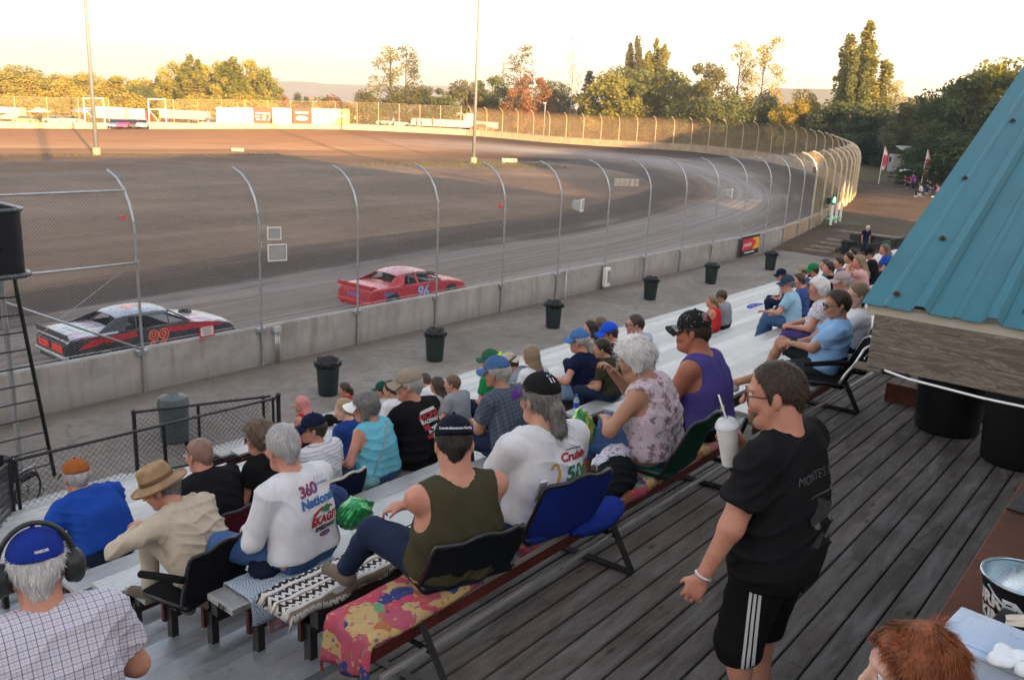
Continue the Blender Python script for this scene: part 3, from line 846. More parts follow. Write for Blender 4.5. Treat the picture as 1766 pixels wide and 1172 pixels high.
def decal(parent, geo, frame4, V, F, m, name='print', lift=0.003, maxd=0.4):
    """lays flat artwork (x right, y up, in frame4) onto a garment by casting along -z of frame4"""
    bm = bmesh.new()
    vs = [bm.verts.new(v) for v in V]
    for f in F:
        try: bm.faces.new([vs[i] for i in f])
        except ValueError: pass
    for _ in range(4):
        lg = [e for e in bm.edges if e.calc_length() > 0.022]
        if not lg: break
        bmesh.ops.subdivide_edges(bm, edges=lg, cuts=1)
    bmesh.ops.triangulate(bm, faces=[f for f in bm.faces if len(f.verts) > 4])
    bvh = BVHTree.FromPolygons([tuple(p) for p in geo[0]], [tuple(int(i) for i in q) for q in geo[1]])
    dr = (frame4.to_3x3() @ Vector((0, 0, -1))).normalized()
    for v in bm.verts: v.tag = False
    for v in bm.verts:
        p = frame4 @ v.co
        hit = bvh.ray_cast(p, dr, maxd)
        if hit[0] is not None: v.co = hit[0]-dr*lift
        else: v.tag = True
    bmesh.ops.delete(bm, geom=[v for v in bm.verts if v.tag], context='VERTS')
    me = bpy.data.meshes.new(name); bm.to_mesh(me); bm.free(); me.materials.append(m)
    me.polygons.foreach_set('use_smooth', [True]*len(me.polygons))
    o = bpy.data.objects.new(name, me); COL.objects.link(o); o.parent = parent
    return o

def back_frame(inf, dz=0.0, dx=0.0, dist=0.3):
    """a frame behind the back: x to the viewer's right, y up the spine, z away from the back"""
    Ru = inf['Ru']; c = inf['mid']+Ru@npv(dx, -dist, 0.10*inf['s']+dz)
    return frame(c, Ru@npv(1, 0, 0), Ru@npv(0, 0, 1))
# ---------------------------------------------------------------- ground, track and other setting
def lerp_path(P, n):
    P = np.array(P, float); d = np.r_[0, np.cumsum(np.linalg.norm(np.diff(P[:, :2], axis=0), axis=1))]
    t = np.linspace(0, d[-1], n)
    # Catmull-Rom through the points
    out = np.zeros((n, P.shape[1]))
    m = np.gradient(P, d, axis=0)
    idx = np.clip(np.searchsorted(d, t, side='right')-1, 0, len(P)-2)
    h = d[idx+1]-d[idx]; u = ((t-d[idx])/h)[:, None]; h = h[:, None]
    out = (2*u**3-3*u**2+1)*P[idx]+(u**3-2*u**2+u)*h*m[idx]+(-2*u**3+3*u**2)*P[idx+1]+(u**3-u**2)*h*m[idx+1]
    return out
OUTER = [(-30, 18.66, 0), (-10, 18.66, 0), (10, 18.66, 0), (25, 18.66, 0), (38, 18.8, 0), (46, 18.95, 0.02), (56, 20.2, 0.1), (67, 22.3, .2), (77.3, 24.8, .3), (86.5, 27.6, .4), (96, 32, .7), (105, 37.3, 1.2), (112.5, 43.6, 1.6), (120, 54, 2.0), (123, 66, 2.2), (122.6, 77, 2.1), (121, 89, 2.1), (119, 105, 2.4), (115, 116, 2.4), (108, 128, 2.3), (98, 136.5, 1.9), (83, 144, 1.3), (58.7, 153, .6), (43, 156.5, .35), (20, 160, .3), (-20, 164, .3), (-60, 168, .3)]
INNER = [(-30, 31, 0), (-12, 31, 0), (6.6, 31.1, 0), (16, 32.4, 0), (26, 34, 0), (37.5, 35, 0), (49, 36.3, 0), (57, 38, 0), (65, 40.3, 0), (72, 42.5, 0), (79, 45.6, 0), (85, 49.6, 0), (90, 53.8, 0), (96, 60, 0), (101, 67.5, 0), (103, 74, 0), (101.5, 79, 0), (98, 82.2, 0), (93, 86, 0), (86, 89.5, 0), (79, 94, 0), (73, 97.2, 0), (58, 100.2, 0), (44, 101, 0), (20, 102, 0), (-20, 104, 0), (-60, 106, 0)]
NU = 300
OUT = lerp_path(OUTER, NU)
_dO = np.r_[0, np.cumsum(np.linalg.norm(np.diff(np.array(OUTER)[:, :2], axis=0), axis=1))]
_dI = np.r_[0, np.cumsum(np.linalg.norm(np.diff(np.array(INNER)[:, :2], axis=0), axis=1))]
_tO = np.linspace(0, _dO[-1], NU); _k = np.interp(_tO, _dO, np.arange(len(OUTER)))
_fineI = lerp_path(INNER, 600); _tF = np.linspace(0, _dI[-1], 600)
_tI = np.interp(_k, np.arange(len(INNER)), _dI)
INN = np.stack([np.interp(_tI, _tF, _fineI[:, c]) for c in range(3)], 1)

def uvmesh(name, P, UV, m, kind='structure', smooth=True):
    """P: rows x cols x 3 grid with a metric UV map"""
    nr, nc = P.shape[:2]; me = bpy.data.meshes.new(name)
    F = [(i*nc+j, i*nc+j+1, (i+1)*nc+j+1, (i+1)*nc+j) for i in range(nr-1) for j in range(nc-1)]
    me.from_pydata([tuple(p) for p in P.reshape(-1, 3)], [], F)
    ul = me.uv_layers.new(name='UVMap'); U = UV.reshape(-1, 2)
    li = np.zeros(len(me.loops), np.int32); me.loops.foreach_get('vertex_index', li)
    ul.data.foreach_set('uv', U[li].astype(F32).ravel())
    me.materials.append(m)
    if smooth: me.polygons.foreach_set('use_smooth', [True]*len(F))
    o = bpy.data.objects.new(name, me); COL.objects.link(o)
    if kind: o['kind'] = kind
    return o

def noise_np(x, y, f, seed):
    return vnoise(np.stack([x, y, np.zeros_like(x)], -1).reshape(-1, 3), f, seed, 6).reshape(x.shape)

# track: u runs along the lap (0..1), v from the inner edge (0) to the wall (1)
b = NB('track_dirt')
uv = b.n('UVMap').outputs[0]; sx = b.sep(uv); u_, v_ = sx[0], sx[1]
pos = b.coords('Position')
mp = b.n('Mapping'); mp.inputs['Scale'].default_value = (150, 26, 1); b.link(uv, mp.inputs[0])
streak = b.n('Mapping'); streak.inputs['Scale'].default_value = (10, 13, 1); b.link(uv, streak.inputs[0])
st = b.noise(streak.outputs[0], 1.0, 5, 0.6, 0.6)
st2m = b.n('Mapping'); st2m.inputs['Scale'].default_value = (22, 55, 1); b.link(uv, st2m.inputs[0])
st2 = b.noise(st2m.outputs[0], 1.0, 3, 0.6, 0.3)
wv = b.math('ADD', v_, b.math('MULTIPLY_ADD', b.noise(pos, 0.09, 4, 0.6), 0.22, -0.11))
wv = b.math('ADD', wv, b.math('MULTIPLY_ADD', st, 0.26, -0.13))
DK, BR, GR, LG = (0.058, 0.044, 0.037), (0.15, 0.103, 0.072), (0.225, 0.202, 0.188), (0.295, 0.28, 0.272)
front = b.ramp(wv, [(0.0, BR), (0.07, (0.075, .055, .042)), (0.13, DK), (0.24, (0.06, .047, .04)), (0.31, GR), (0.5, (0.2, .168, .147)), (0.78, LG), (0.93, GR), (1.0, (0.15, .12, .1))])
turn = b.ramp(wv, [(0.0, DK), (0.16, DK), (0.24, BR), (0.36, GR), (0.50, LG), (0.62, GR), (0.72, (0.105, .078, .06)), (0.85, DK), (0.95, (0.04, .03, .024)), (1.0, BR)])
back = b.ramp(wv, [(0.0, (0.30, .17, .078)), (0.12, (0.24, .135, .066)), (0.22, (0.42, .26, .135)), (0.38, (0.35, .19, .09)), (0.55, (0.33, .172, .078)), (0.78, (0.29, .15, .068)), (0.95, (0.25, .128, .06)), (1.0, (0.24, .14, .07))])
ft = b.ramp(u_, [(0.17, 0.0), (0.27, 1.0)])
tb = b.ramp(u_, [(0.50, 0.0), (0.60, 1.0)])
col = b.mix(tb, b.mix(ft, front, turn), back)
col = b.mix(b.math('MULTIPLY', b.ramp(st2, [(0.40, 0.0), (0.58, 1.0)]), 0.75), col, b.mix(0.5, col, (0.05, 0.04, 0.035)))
pb = b.noise(pos, 1.6, 6, 0.7)
col = b.mix(b.ramp(pb, [(0.35, 0.0), (0.7, 0.35)]), col, b.mix(1.0, col, (1.35, 1.3, 1.25), 'MULTIPLY'))
spk = b.noise(pos, 7.0, 2, 0.5)
col = b.mix(b.ramp(spk, [(0.72, 0.0), (0.76, 0.5)]), col, (0.3, 0.27, 0.24))
b.bump(b.math('ADD', b.math('MULTIPLY', st, 0.7), b.math('MULTIPLY', pb, 0.6)), 0.5, 0.09)
M_TRACK = b.set(col, 0.92, 0, 0.15)
NVv = 26
vv = np.linspace(0, 1, NVv)[None, :, None]
P = INN[:, None, :]*(1-vv)+OUT[:, None, :]*vv
kk = np.linspace(0, 1, NU)[:, None]*np.ones((1, NVv))
P[:, :, 2] += 0.035*noise_np(P[:, :, 0], P[:, :, 1], 0.5, 3)*(np.sin(PI*vv[:, :, 0]))+0.02
P[:, :, 2] -= 0.58*np.clip((0.42-kk)/0.14, 0, 1)*np.clip(vv[:, :, 0]/0.55, 0, 1)
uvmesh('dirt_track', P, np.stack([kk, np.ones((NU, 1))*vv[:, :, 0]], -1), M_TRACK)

# infield
b = NB('infield_dirt'); pos = b.coords('Position')
n1 = b.noise(pos, 0.12, 6, 0.62); n2 = b.noise(pos, 1.3, 6, 0.7); n3 = b.noise(pos, 9, 3, 0.6)
n0 = b.noise(b.coords('Position', (.35, 1, 1)), 0.06, 5, 0.65, 1.0); col = b.ramp(n1, [(0.25, (0.105, .073, .05)), (0.5, (0.18, .128, .09)), (0.75, (0.27, .20, .148))])
col = b.mix(b.ramp(n0, [(0.42, 0.0), (0.60, 0.7)]), col, (0.085, .058, .042))
col = b.mix(b.ramp(n2, [(0.4, 0.0), (0.7, 0.5)]), col, (0.22, 0.17, 0.125))
col = b.mix(b.ramp(n3, [(0.66, 0.0), (0.74, 0.45)]), col, (0.30, 0.26, 0.2))
col = b.mix(b.math('MULTIPLY', b.ramp(b.noise(pos, 0.22, 5, 0.6), [(0.60, 0.0), (0.68, 1.0)]), b.ramp(n2, [(0.45, 0.1), (0.6, 0.8)])), col, (0.07, 0.078, 0.026))
b.bump(b.math('ADD', n2, n3), 0.6, 0.12)
M_INF = b.set(col, 0.95, 0, 0.1)
ctr = np.stack([np.interp(np.linspace(0, 1, NU), [0, .15, .35, .5, .7, 1], [-30, 10, 60, 78, 60, -60]), np.full(NU, 66.0), np.zeros(NU)], 1)
ww = np.linspace(0, 1, 22)[None, :, None]
P = ctr[:, None, :]*(1-ww)+INN[:, None, :]*ww
P[:, :, 2] += 0.10*noise_np(P[:, :, 0], P[:, :, 1], 0.35, 8)*np.sin(PI*np.clip(ww[:, :, 0]*1.0, 0, 1))+0.02
uvmesh('infield', P, P[:, :, :2], M_INF)

# land outside the track, rising with the banking, and the plain to the horizon
b = NB('outer_ground'); pos = b.coords('Position')
n1 = b.noise(pos, 0.05, 6, 0.65); n2 = b.noise(pos, 1.0, 6, 0.7)
col = b.mix(b.ramp(n1, [(0.45, 0.0), (0.6, 1.0)]), (0.13, 0.095, 0.062), (0.105, 0.10, 0.042))
col = b.mix(b.ramp(n2, [(0.4, 0.0), (0.7, 0.5)]), col, (0.2, 0.16, 0.11)); b.bump(n2, 0.5, 0.1)
M_OUT = b.set(col, 0.95, 0, 0.1)
tan = np.gradient(OUT[:, :2], axis=0); tan /= np.linalg.norm(tan, axis=1, keepdims=True)
nrm = np.stack([tan[:, 1], -tan[:, 0]], 1)         # outward (right of travel)
_sel = slice(70, NU)
dist = np.array([0.25, 2, 6, 14, 28, 50, 80.0])
P = np.zeros((NU, len(dist), 3))
for q, dd in enumerate(dist):
    P[:, q, :2] = OUT[:, :2]+nrm*dd
    P[:, q, 2] = OUT[:, 2]*(1-0.35*min(dd/80, 1))-0.03-0.0*dd
P[:, :, 2] += 0.05*noise_np(P[:, :, 0], P[:, :, 1], 0.2, 4)
i0 = int(np.argmax(OUT[:, 0] > 98))
uvmesh('outer_bank', P[i0:], P[i0:, :, :2], M_OUT)
g = MB()
rad = [0, 60, 150, 300, 700, 1500, 4000, 12000]
rows = []
for rr in rad: rows.append([(60+rr*math.cos(a), 60+rr*math.sin(a), -0.95-rr*0.0003) for a in np.linspace(0, 2*PI, 49)[:-1]])
g.grid(rows, True)
tag(g.build('ground', M_OUT), kind='structure')

# spectator plaza: worn asphalt between bleachers and wall
b = NB('plaza_asphalt'); pos = b.coords('Position')
n1 = b.noise(pos, 0.35, 6, 0.6, 0.4); n2 = b.noise(pos, 3.0, 6, 0.7); n3 = b.noise(pos, 60, 2)
col = b.ramp(n1, [(0.3, (0.15, .135, .118)), (0.5, (0.215, .198, .178)), (0.72, (0.27, .25, .225))])
col = b.mix(b.ramp(n2, [(0.42, 0.0), (0.68, 0.6)]), col, (0.13, 0.107, 0.088))
# dirt washed along the foot of the wall
yy = b.sep(pos)[1]
edge = b.ramp(b.math('ADD', b.math('MULTIPLY', yy, 0.05), b.math('MULTIPLY_ADD', n1, 0.05, -0.02)), [(0.895, 0.0), (0.945, 0.85)])
col = b.mix(edge, col, (0.105, 0.08, 0.062))
vor = b.n('TexVoronoi', _feature='DISTANCE_TO_EDGE'); vor.inputs['Scale'].default_value = 0.16
wob = b.n('VectorMath', _operation='ADD'); b.link(pos, wob.inputs[0])
nz = b.n('TexNoise'); nz.inputs['Scale'].default_value = 0.8; b.link(pos, nz.inputs['Vector']); b.link(nz.outputs['Color'], wob.inputs[1]); b.link(wob.outputs[0], vor.inputs['Vector'])
col = b.mix(b.ramp(vor.outputs[0], [(0.0, 0.35), (0.004, 0.0)]), col, (0.06, 0.05, 0.042))
col = b.mix(b.ramp(n3, [(0.62, 0.0), (0.7, 0.35)]), col, (0.36, 0.33, 0.29))
b.bump(b.math('ADD', n3, n2), 0.35, 0.01)
M_PLAZA = b.set(col, 0.9, 0, 0.2)
g = MB(); xs = np.linspace(-40, 50, 60); ys = np.linspace(-8, 18.62, 14)
g.grid([[(x, y, 0.004*math.sin(x*.7)*math.cos(y)) for y in ys] for x in xs])
tag(g.build('plaza_pavement', M_PLAZA, smooth=True), kind='structure')
# dirt path that climbs behind the turn wall
b = NB('path_dirt'); pos = b.coords('Position'); n1 = b.noise(pos, 0.3, 6, 0.65); n2 = b.noise(pos, 4, 6, 0.7)
col = b.ramp(n1, [(0.3, (0.055, .04, .03)), (0.7, (0.115, .082, .058))])
col = b.mix(b.ramp(n2, [(0.45, 0.0), (0.7, 0.5)]), col, (0.17, 0.13, 0.10)); b.bump(n2, 0.6, 0.06)
M_PATH = b.set(col, 0.95, 0, 0.1)
us = np.linspace(46.5, 150, 70); rows = []
for x in us:
    k = np.interp(x, OUT[:i0, 0], np.arange(i0)) if x < 98 else None
    yw = np.interp(x, OUT[:i0, 0], OUT[:i0, 1])-0.12 if x < 98 else 32+(x-96)*0.62
    z0 = np.interp(x, [46.5, 49, 54, 62, 80, 96, 150], [0.0, .35, .62, .75, .8, .95, 1.4])
    row = []
    for q in np.linspace(0, 1, 12):
        y = yw+(-8-yw)*q
        zz = z0*min(1, 0.55+q*4) if x < 60 else z0*(1-0.15*q)
        row.append((x, y, zz+0.05*math.sin(x*.9+y*.7)*0.5+0.012))
    rows.append(row)
g = MB(); g.grid(rows); tag(g.build('dirt_path', M_PATH, smooth=True), kind='structure')

# distant hills
def hill(px0, px1, prof, D, col, nm):
    b = NB(nm); pos = b.coords('Position'); n = b.noise(pos, 0.012, 6, 0.7); n2 = b.noise(pos, 0.05, 5, 0.7)
    cc = b.mix(b.ramp(n2, [(0.35, 0.0), (0.65, 0.7)]), b.ramp(n, [(0.35, tuple(c*0.75 for c in col)), (0.65, tuple(c*1.2 for c in col))]), tuple(c*0.6 for c in col)); b.bump(n2, 1.0, 12)
    m = b.set(cc, 0.95, 0, 0.05)
    xs = np.linspace(px0, px1, 90); rows = []
    pr = np.interp(xs, [p[0] for p in prof], [p[1] for p in prof])+vnoise(np.stack([xs, xs*0, xs*0], 1), 0.12, 5, 6)*1.3
    top = [atD(x, y, D) for x, y in zip(xs, pr)]
    away = Vector((CM[0][2], CM[1][2], 0)).normalized()
    for f, zf in ((-0.22, -0.01), (-0.16, 0.25), (-0.1, 0.52), (-0.05, 0.8), (0, 1.0), (0.12, 0.7), (0.3, 0.0)):
        row = []
        for i, t in enumerate(top):
            wob = 1+0.10*math.sin(i*0.9+f*40)*(1-abs(zf-0.5))*2*0.5
            p = Vector((t.x, t.y, 0))+away*D*f*0.5; p.z = max(t.z, 2)*zf*(wob if 0 < zf < 1 else 1)-(6 if zf <= 0 else 0)
            row.append(p)
        rows.append(row)
    g = MB(); g.grid(rows); tag(g.build('hills', m, smooth=True), kind='structure')
hill(380, 900, [(380, 158), (450, 143), (500, 140), (560, 144), (640, 148), (740, 147), (790, 149), (860, 160), (900, 172)], 2600, (0.05, 0.065, 0.05), 'far_hill_forest')
hill(1240, 1760, [(1240, 185), (1300, 168), (1345, 152), (1400, 153), (1460, 155), (1520, 163), (1570, 168), (1640, 172), (1760, 185)], 1500, (0.05, 0.062, 0.042), 'near_hill_forest')
hill(-200, 420, [(-200, 140), (-60, 132), (60, 134), (150, 139), (260, 146), (420, 160)], 3800, (0.05, 0.06, 0.06), 'left_hill_forest')

# unseen blocker added behind the stand, outline shaped to cast the evening shade
tanE = math.tan(SUN_EL); T0 = -42.0
SD = np.array([SUN_DIR.x, SUN_DIR.y]); SN = np.array([SUN_DIR.y, -SUN_DIR.x])
prof = [(-160, 96), (-60, 98), (0, 99), (14, 108), (24, 118), (28, 121), (31, 100), (34, 88), (37, 74), (40, 64), (42.5, 64), (44.5, 66), (47, 76), (52, 88), (55.5, 96), (58, 108), (61, 115), (70, 122), (86, 131), (111, 138), (150, 150), (320, 170)]
gap = (52.6, 96.0, 37.0, 63.0)     # s0, s1, t_low, t_high: slot left in the blocker for low sunlight
def ridge():  # columns of the added shade blocker
    ss = np.arange(-160, 300, 0.8)
    tb = np.interp(ss, [p[0] for p in prof], [p[1] for p in prof])
    hts = (tb-T0)*tanE+vnoise(np.stack([ss, ss*0, ss*0], 1), 1.3, 3, 6)*0.35
    g = MB()
    def col_(s0, s1, z0, z1):
        if z1 <= z0: return
        c = SD*(T0-3)+SN*(s0+s1)/2
        g.box((c[0], c[1], (z0+z1)/2), (6.0, s1-s0, z1-z0), rz=math.atan2(SD[1], SD[0]))
    for i, s in enumerate(ss):
        lo, hi = (gap[2]-T0)*tanE, (gap[3]-T0)*tanE
        if gap[0] < s < gap[1]:
            j = vnoise(np.array([[s, 0, 0]]), 2.0, 11, 5)[0]*0.7; j2 = vnoise(np.array([[s, 0, 0]]), 2.6, 12, 5)[0]*0.8
            lo2 = lo+j; hi2 = hi+j2
            if s > 62: lo2 = lo+0.8+j
            col_(s, s+0.8, 0, lo2); col_(s, s+0.8, hi2, hts[i])
        else: col_(s, s+0.8, 0, hts[i])
    return g
tag(ridge().build('shade_blocker', mat('shade_blocker_green', (0.05, 0.065, 0.03), 0.9, var=0.4, scale=0.4)), kind='structure')
# ---------------------------------------------------------------- trees
def leafmat(name, c1, c2, trans=0.42):
    if name in _mc: return _mc[name]
    b = NB(name); c = b.coords('Object')
    n = b.noise(c, 0.9, 4, 0.6); n2 = b.noise(c, 6.5, 3, 0.6)
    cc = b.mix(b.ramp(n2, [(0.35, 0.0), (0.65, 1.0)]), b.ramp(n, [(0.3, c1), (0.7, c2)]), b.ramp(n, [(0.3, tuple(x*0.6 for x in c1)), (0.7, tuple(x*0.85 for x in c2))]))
    b.set(cc, 0.75, 0, 0.15)
    tr = b.n('BsdfTranslucent'); b.link(cc, tr.inputs[0])
    mx = b.n('MixShader'); mx.inputs[0].default_value = trans
    b.link(b.b.outputs[0], mx.inputs[1]); b.link(tr.outputs[0], mx.inputs[2]); b.link(mx.outputs[0], b.out.inputs[0])
    _mc[name] = b.m; return b.m
BARK = mat('bark', (0.12, 0.095, 0.075), 0.9, var=0.3, scale=8, bump=0.6, bscale=14)
BARK_PALE = mat('bark_pale', (0.35, 0.31, 0.26), 0.85, var=0.25, scale=6, bump=0.4, bscale=14)

def tree_meshes(kind, seed):
    """unit-height crown and trunk meshes: every leaf cluster is its own small face"""
    r = np.random.default_rng(seed); T = MB(); pts = []; sz = []
    def cluster(c, rad, n, s, flat=0.8):
        d = r.normal(size=(n, 3)); d /= np.linalg.norm(d, axis=1, keepdims=True)
        q = np.array(c)+d*rad*(0.45+0.6*r.random((n, 1)))*np.array([1, 1, flat])
        pts.append(q); sz.append(np.full(n, s))
    if kind == 'broad':
        T.tube([(0, 0, 0), (0.01, 0, .15), (0, .01, .35), (.02, 0, .7)], 0.022, 7, taper=0.006)
        for k in range(40):
            a = r.random()*6.28; z = 0.2+0.72*r.random(); w = 0.36*math.sin(PI*min(1, (z-0.08)/0.95))**0.65*(0.35+0.7*r.random())
            c = (w*math.cos(a), w*math.sin(a), z)
            T.tube([(0, 0, z*0.55), (c[0]*.5, c[1]*.5, z*0.8), c], 0.008, 5, taper=0.002)
            cluster(c, 0.08+0.06*r.random(), 210, 0.0165)
    elif kind == 'bush':
        for k in range(30):
            a = r.random()*6.28; z = 0.06+0.72*r.random()**0.8; w = 0.52*math.sqrt(max(0.05, 1-z))*(0.25+0.8*r.random())
            c = (w*math.cos(a), w*math.sin(a), z)
            T.tube([(c[0]*.2, c[1]*.2, 0), (c[0]*.6, c[1]*.6, z*.6), c], 0.008, 4, taper=0.002)
            cluster(c, 0.11+0.08*r.random(), 200, 0.021, 1.1)
    elif kind == 'poplar':
        for tr in range(6):
            a0 = tr*1.05+r.random(); x0, y0 = 0.075*math.cos(a0)*(tr > 0), 0.06*math.sin(a0)*(tr > 0); H_ = 1.0-0.05*tr*(0.5+r.random())
            T.tube([(x0*.4, y0*.4, 0), (x0, y0, .3), (x0*1.15, y0*1.1, H_*.97)], 0.010, 6, taper=0.002)
            for k in range(26):
                z = (0.10+0.89*(k/25.0))*H_; w = 0.034*(1.15-(k/25.0))**0.5*(0.5+0.9*r.random())
                a = r.random()*6.28; c = (x0*1.1+w*math.cos(a), y0*1.1+w*math.sin(a), z)
                T.tube([(x0*1.1, y0*1.1, z-0.06), c], 0.003, 4, taper=0.001)
                cluster(c, (0.046-0.026*(k/25.0)**2)*(0.7+0.6*r.random()), 110, 0.0095, 2.2)
    elif kind == 'sparse':
        T.tube([(0, 0, 0), (.015, 0, .4), (0, .01, .75), (.01, 0, 1.0)], 0.011, 6, taper=0.002)
        for k in range(30):
            z = 0.28+0.7*k/29.0; w = 0.17*(1.08-z)**0.5*(0.5+0.9*r.random()); a = r.random()*6.28
            c = (w*math.cos(a), w*math.sin(a), z+0.06)
            T.tube([(0.005, 0, z-0.05), (c[0]*.6, c[1]*.6, z), c], 0.004, 4, taper=0.0012)
            cluster(c, 0.045+0.03*r.random(), 60, 0.0095)
    elif kind == 'bare':
        T.tube([(0, 0, 0), (.01, 0, .4), (0, .01, .75), (.01, 0, 1.0)], 0.010, 6, taper=0.002)
        for k in range(26):
            z = 0.25+0.7*k/25.0; w = 0.2*(1.1-z)**0.5*(0.5+0.9*r.random()); a = r.random()*6.28
            c = (w*math.cos(a), w*math.sin(a), z+0.12)
            T.tube([(0.005, 0, z-0.05), (c[0]*.6, c[1]*.6, z+.03), c], 0.0035, 4, taper=0.001)
            cluster(c, 0.05, 7, 0.010)
    elif kind == 'conifer':
        T.tube([(0, 0, 0), (0, 0, .5), (0, 0, 1.0)], 0.016, 7, taper=0.002)
        for k in range(46):
            z = 0.08+0.9*k/45.0; w = 0.20*(1.02-z)**0.85
            for m_ in range(5):
                a = r.random()*6.28; q = 0.55+0.5*r.random()
                c = (w*q*math.cos(a), w*q*math.sin(a), z-0.03*q)
                cluster(c, 0.026+0.02*(1-z), 16, 0.013, 0.5)
    P = np.concatenate(pts); S = np.concatenate(sz)*(0.65+0.8*r.random(len(P))); n = len(P)
    A = r.normal(size=(n, 3)); A /= np.linalg.norm(A, axis=1, keepdims=True)
    B_ = np.cross(A, r.normal(size=(n, 3))); B_ /= np.linalg.norm(B_, axis=1, keepdims=True)
    A *= S[:, None]; B_ *= S[:, None]*0.62
    V = np.concatenate([P-A, P-B_*0.9, P+A, P+B_]); i = np.arange(n)
    Q = np.stack([i, i+n, i+2*n, i+3*n], 1)
    return V, Q, T

TREES = {}
def tree(kind, px, ytop, D, wpx, leaf, label, ground=0.0, var=0, name='tree', bark=None, group=None, ybase=None):
    """a tree standing at depth D whose top reaches the picture height ytop; wpx = crown width in photo pixels"""
    key = (kind, var)
    if key not in TREES:
        V, Q, T = tree_meshes(kind, 100+var*17+len(kind))
        lo = link_mesh('crown', V, Q, [leaf], None, None, False)
        tr = T.build('trunk', BARK, None, True)
        W = np.percentile(np.abs(V[:, 0]), 97)*2
        TREES[key] = (lo, tr, W, [True])
    lo, tr, W, first = TREES[key]
    top = atD(px, ytop, D)
    root = thing(name, label, 'tree', (top.x, top.y, ground), random.random()*6.28, group)
    H_ = top.z-ground; w = wpx*D/FPX/W
    if first[0]: c, t = lo, tr; first[0] = False
    else: c, t = lo.copy(), tr.copy(); COL.objects.link(c); COL.objects.link(t)
    for o in (c, t): o.parent = root; o.scale = (w, w, H_)
    c.material_slots[0].link = 'OBJECT'; c.material_slots[0].material = leaf
    t.material_slots[0].link = 'OBJECT'; t.material_slots[0].material = bark or BARK
    return root
L_GOLD = leafmat('leaf_gold', (0.36, 0.29, 0.05), (0.52, 0.43, 0.09))
L_YGREEN = leafmat('leaf_yellow_green', (0.20, 0.21, 0.045), (0.33, 0.32, 0.08))
L_GREEN = leafmat('leaf_green', (0.11, 0.145, 0.045), (0.19, 0.22, 0.075))
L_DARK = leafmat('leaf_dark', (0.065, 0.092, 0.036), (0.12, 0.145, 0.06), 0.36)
L_RUST = leafmat('leaf_rust', (0.24, 0.12, 0.06), (0.33, 0.19, 0.09))
L_OLIVE = leafmat('leaf_olive', (0.115, 0.125, 0.055), (0.19, 0.19, 0.08))
L_FIR = leafmat('needle_fir', (0.028, 0.05, 0.036), (0.05, 0.075, 0.052), 0.15)
L_GROVE = leafmat('leaf_grove', (0.33, 0.31, 0.055), (0.50, 0.46, 0.10), .5); L_GROVE2 = leafmat('leaf_grove_green', (0.22, 0.25, 0.05), (0.36, 0.37, 0.08), .5)
r_ = random.Random(3)
# pit-side tree line across the left of the picture
nl = 0
def tl(kind, px, y, D, w_, leaf, label, **k):
    return tree(kind, px, y, D, w_, leaf, label, ground=k.pop('ground', 0.2), **k)
GL = 'golden trees in a row beyond the pit area'
low = [(-40, 118, 80), (8, 112, 100), (38, 124, 70), (95, 126, 60), (136, 126, 60), (206, 130, 60), (168, 132, 60), (70, 134, 70), (118, 128, 60), (150, 122, 48), (182, 140, 55), (222, 138, 60), (262, 130, 48), (300, 140, 60), (352, 150, 80), (410, 150, 80), (462, 150, 60)]
for i, (x, y, w_) in enumerate(low):
    tl('broad' if i % 2 else 'bush', x, y, 205+r_.random()*20, w_*1.35, [L_GOLD, L_GROVE, L_GOLD, L_GROVE][i % 4], 'golden leafy tree in the sunlit row left of the tall green grove', var=i % 3, group=GL)
for i, (x, y, w_, lf) in enumerate([(302, 104, 56, L_GROVE), (326, 98, 50, L_GROVE2), (352, 110, 54, L_GROVE), (378, 104, 56, L_GROVE), (402, 102, 60, L_GROVE2), (428, 102, 64, L_GROVE), (452, 114, 50, L_GROVE2), (340, 130, 60, L_GROVE), (392, 126, 60, L_GROVE), (440, 130, 56, L_GROVE)]):
    tl('poplar' if i % 3 == 1 else 'broad', x, y, 200+r_.random()*12, w_*1.15, lf, 'tall yellow-green tree of the grove behind the white billboards', var=i % 3, group='tall grove behind the billboards')
tl('conifer', 272, 128, 240, 34, L_GREEN, 'dark pointed evergreen just left of the tall green grove')
tl('broad', 240, 146, 200, 52, L_GREEN, 'green round tree among golden ones behind the starting gate', var=1)
for i, (x, y, w_, lf) in enumerate([(498, 160, 60, L_RUST), (520, 152, 40, L_DARK), (548, 162, 70, L_GOLD), (590, 162, 70, L_RUST), (632, 160, 60, L_GOLD), (470, 166, 60, L_GOLD), (570, 172, 90, L_RUST), (610, 170, 80, L_OLIVE)]):
    tl('bush', x, y, 215+i*3, w_, lf, 'low autumn bush in the gap between the grove and the lone tall tree', var=i % 3, group='low bushes in the gap of the tree line')
for i in range(16):
    tl('bush', -30+i*31, 158+(i % 3)*5, 188+i % 4, 85, [L_GOLD, L_GROVE, L_GOLD][i % 3], 'golden undergrowth bush at the foot of the left tree line', var=i % 3, group='undergrowth along the pit', ground=0.1)
tl('sparse', 672, 92, 178, 84, L_YGREEN, 'lone tall airy yellow-green tree right of the billboards', ground=1.5)
tl('sparse', 702, 88, 182, 60, L_OLIVE, 'thin half-bare tree touching the lone airy tree', var=1, ground=1.5)
G2 = 'dull green trees behind the far turn'
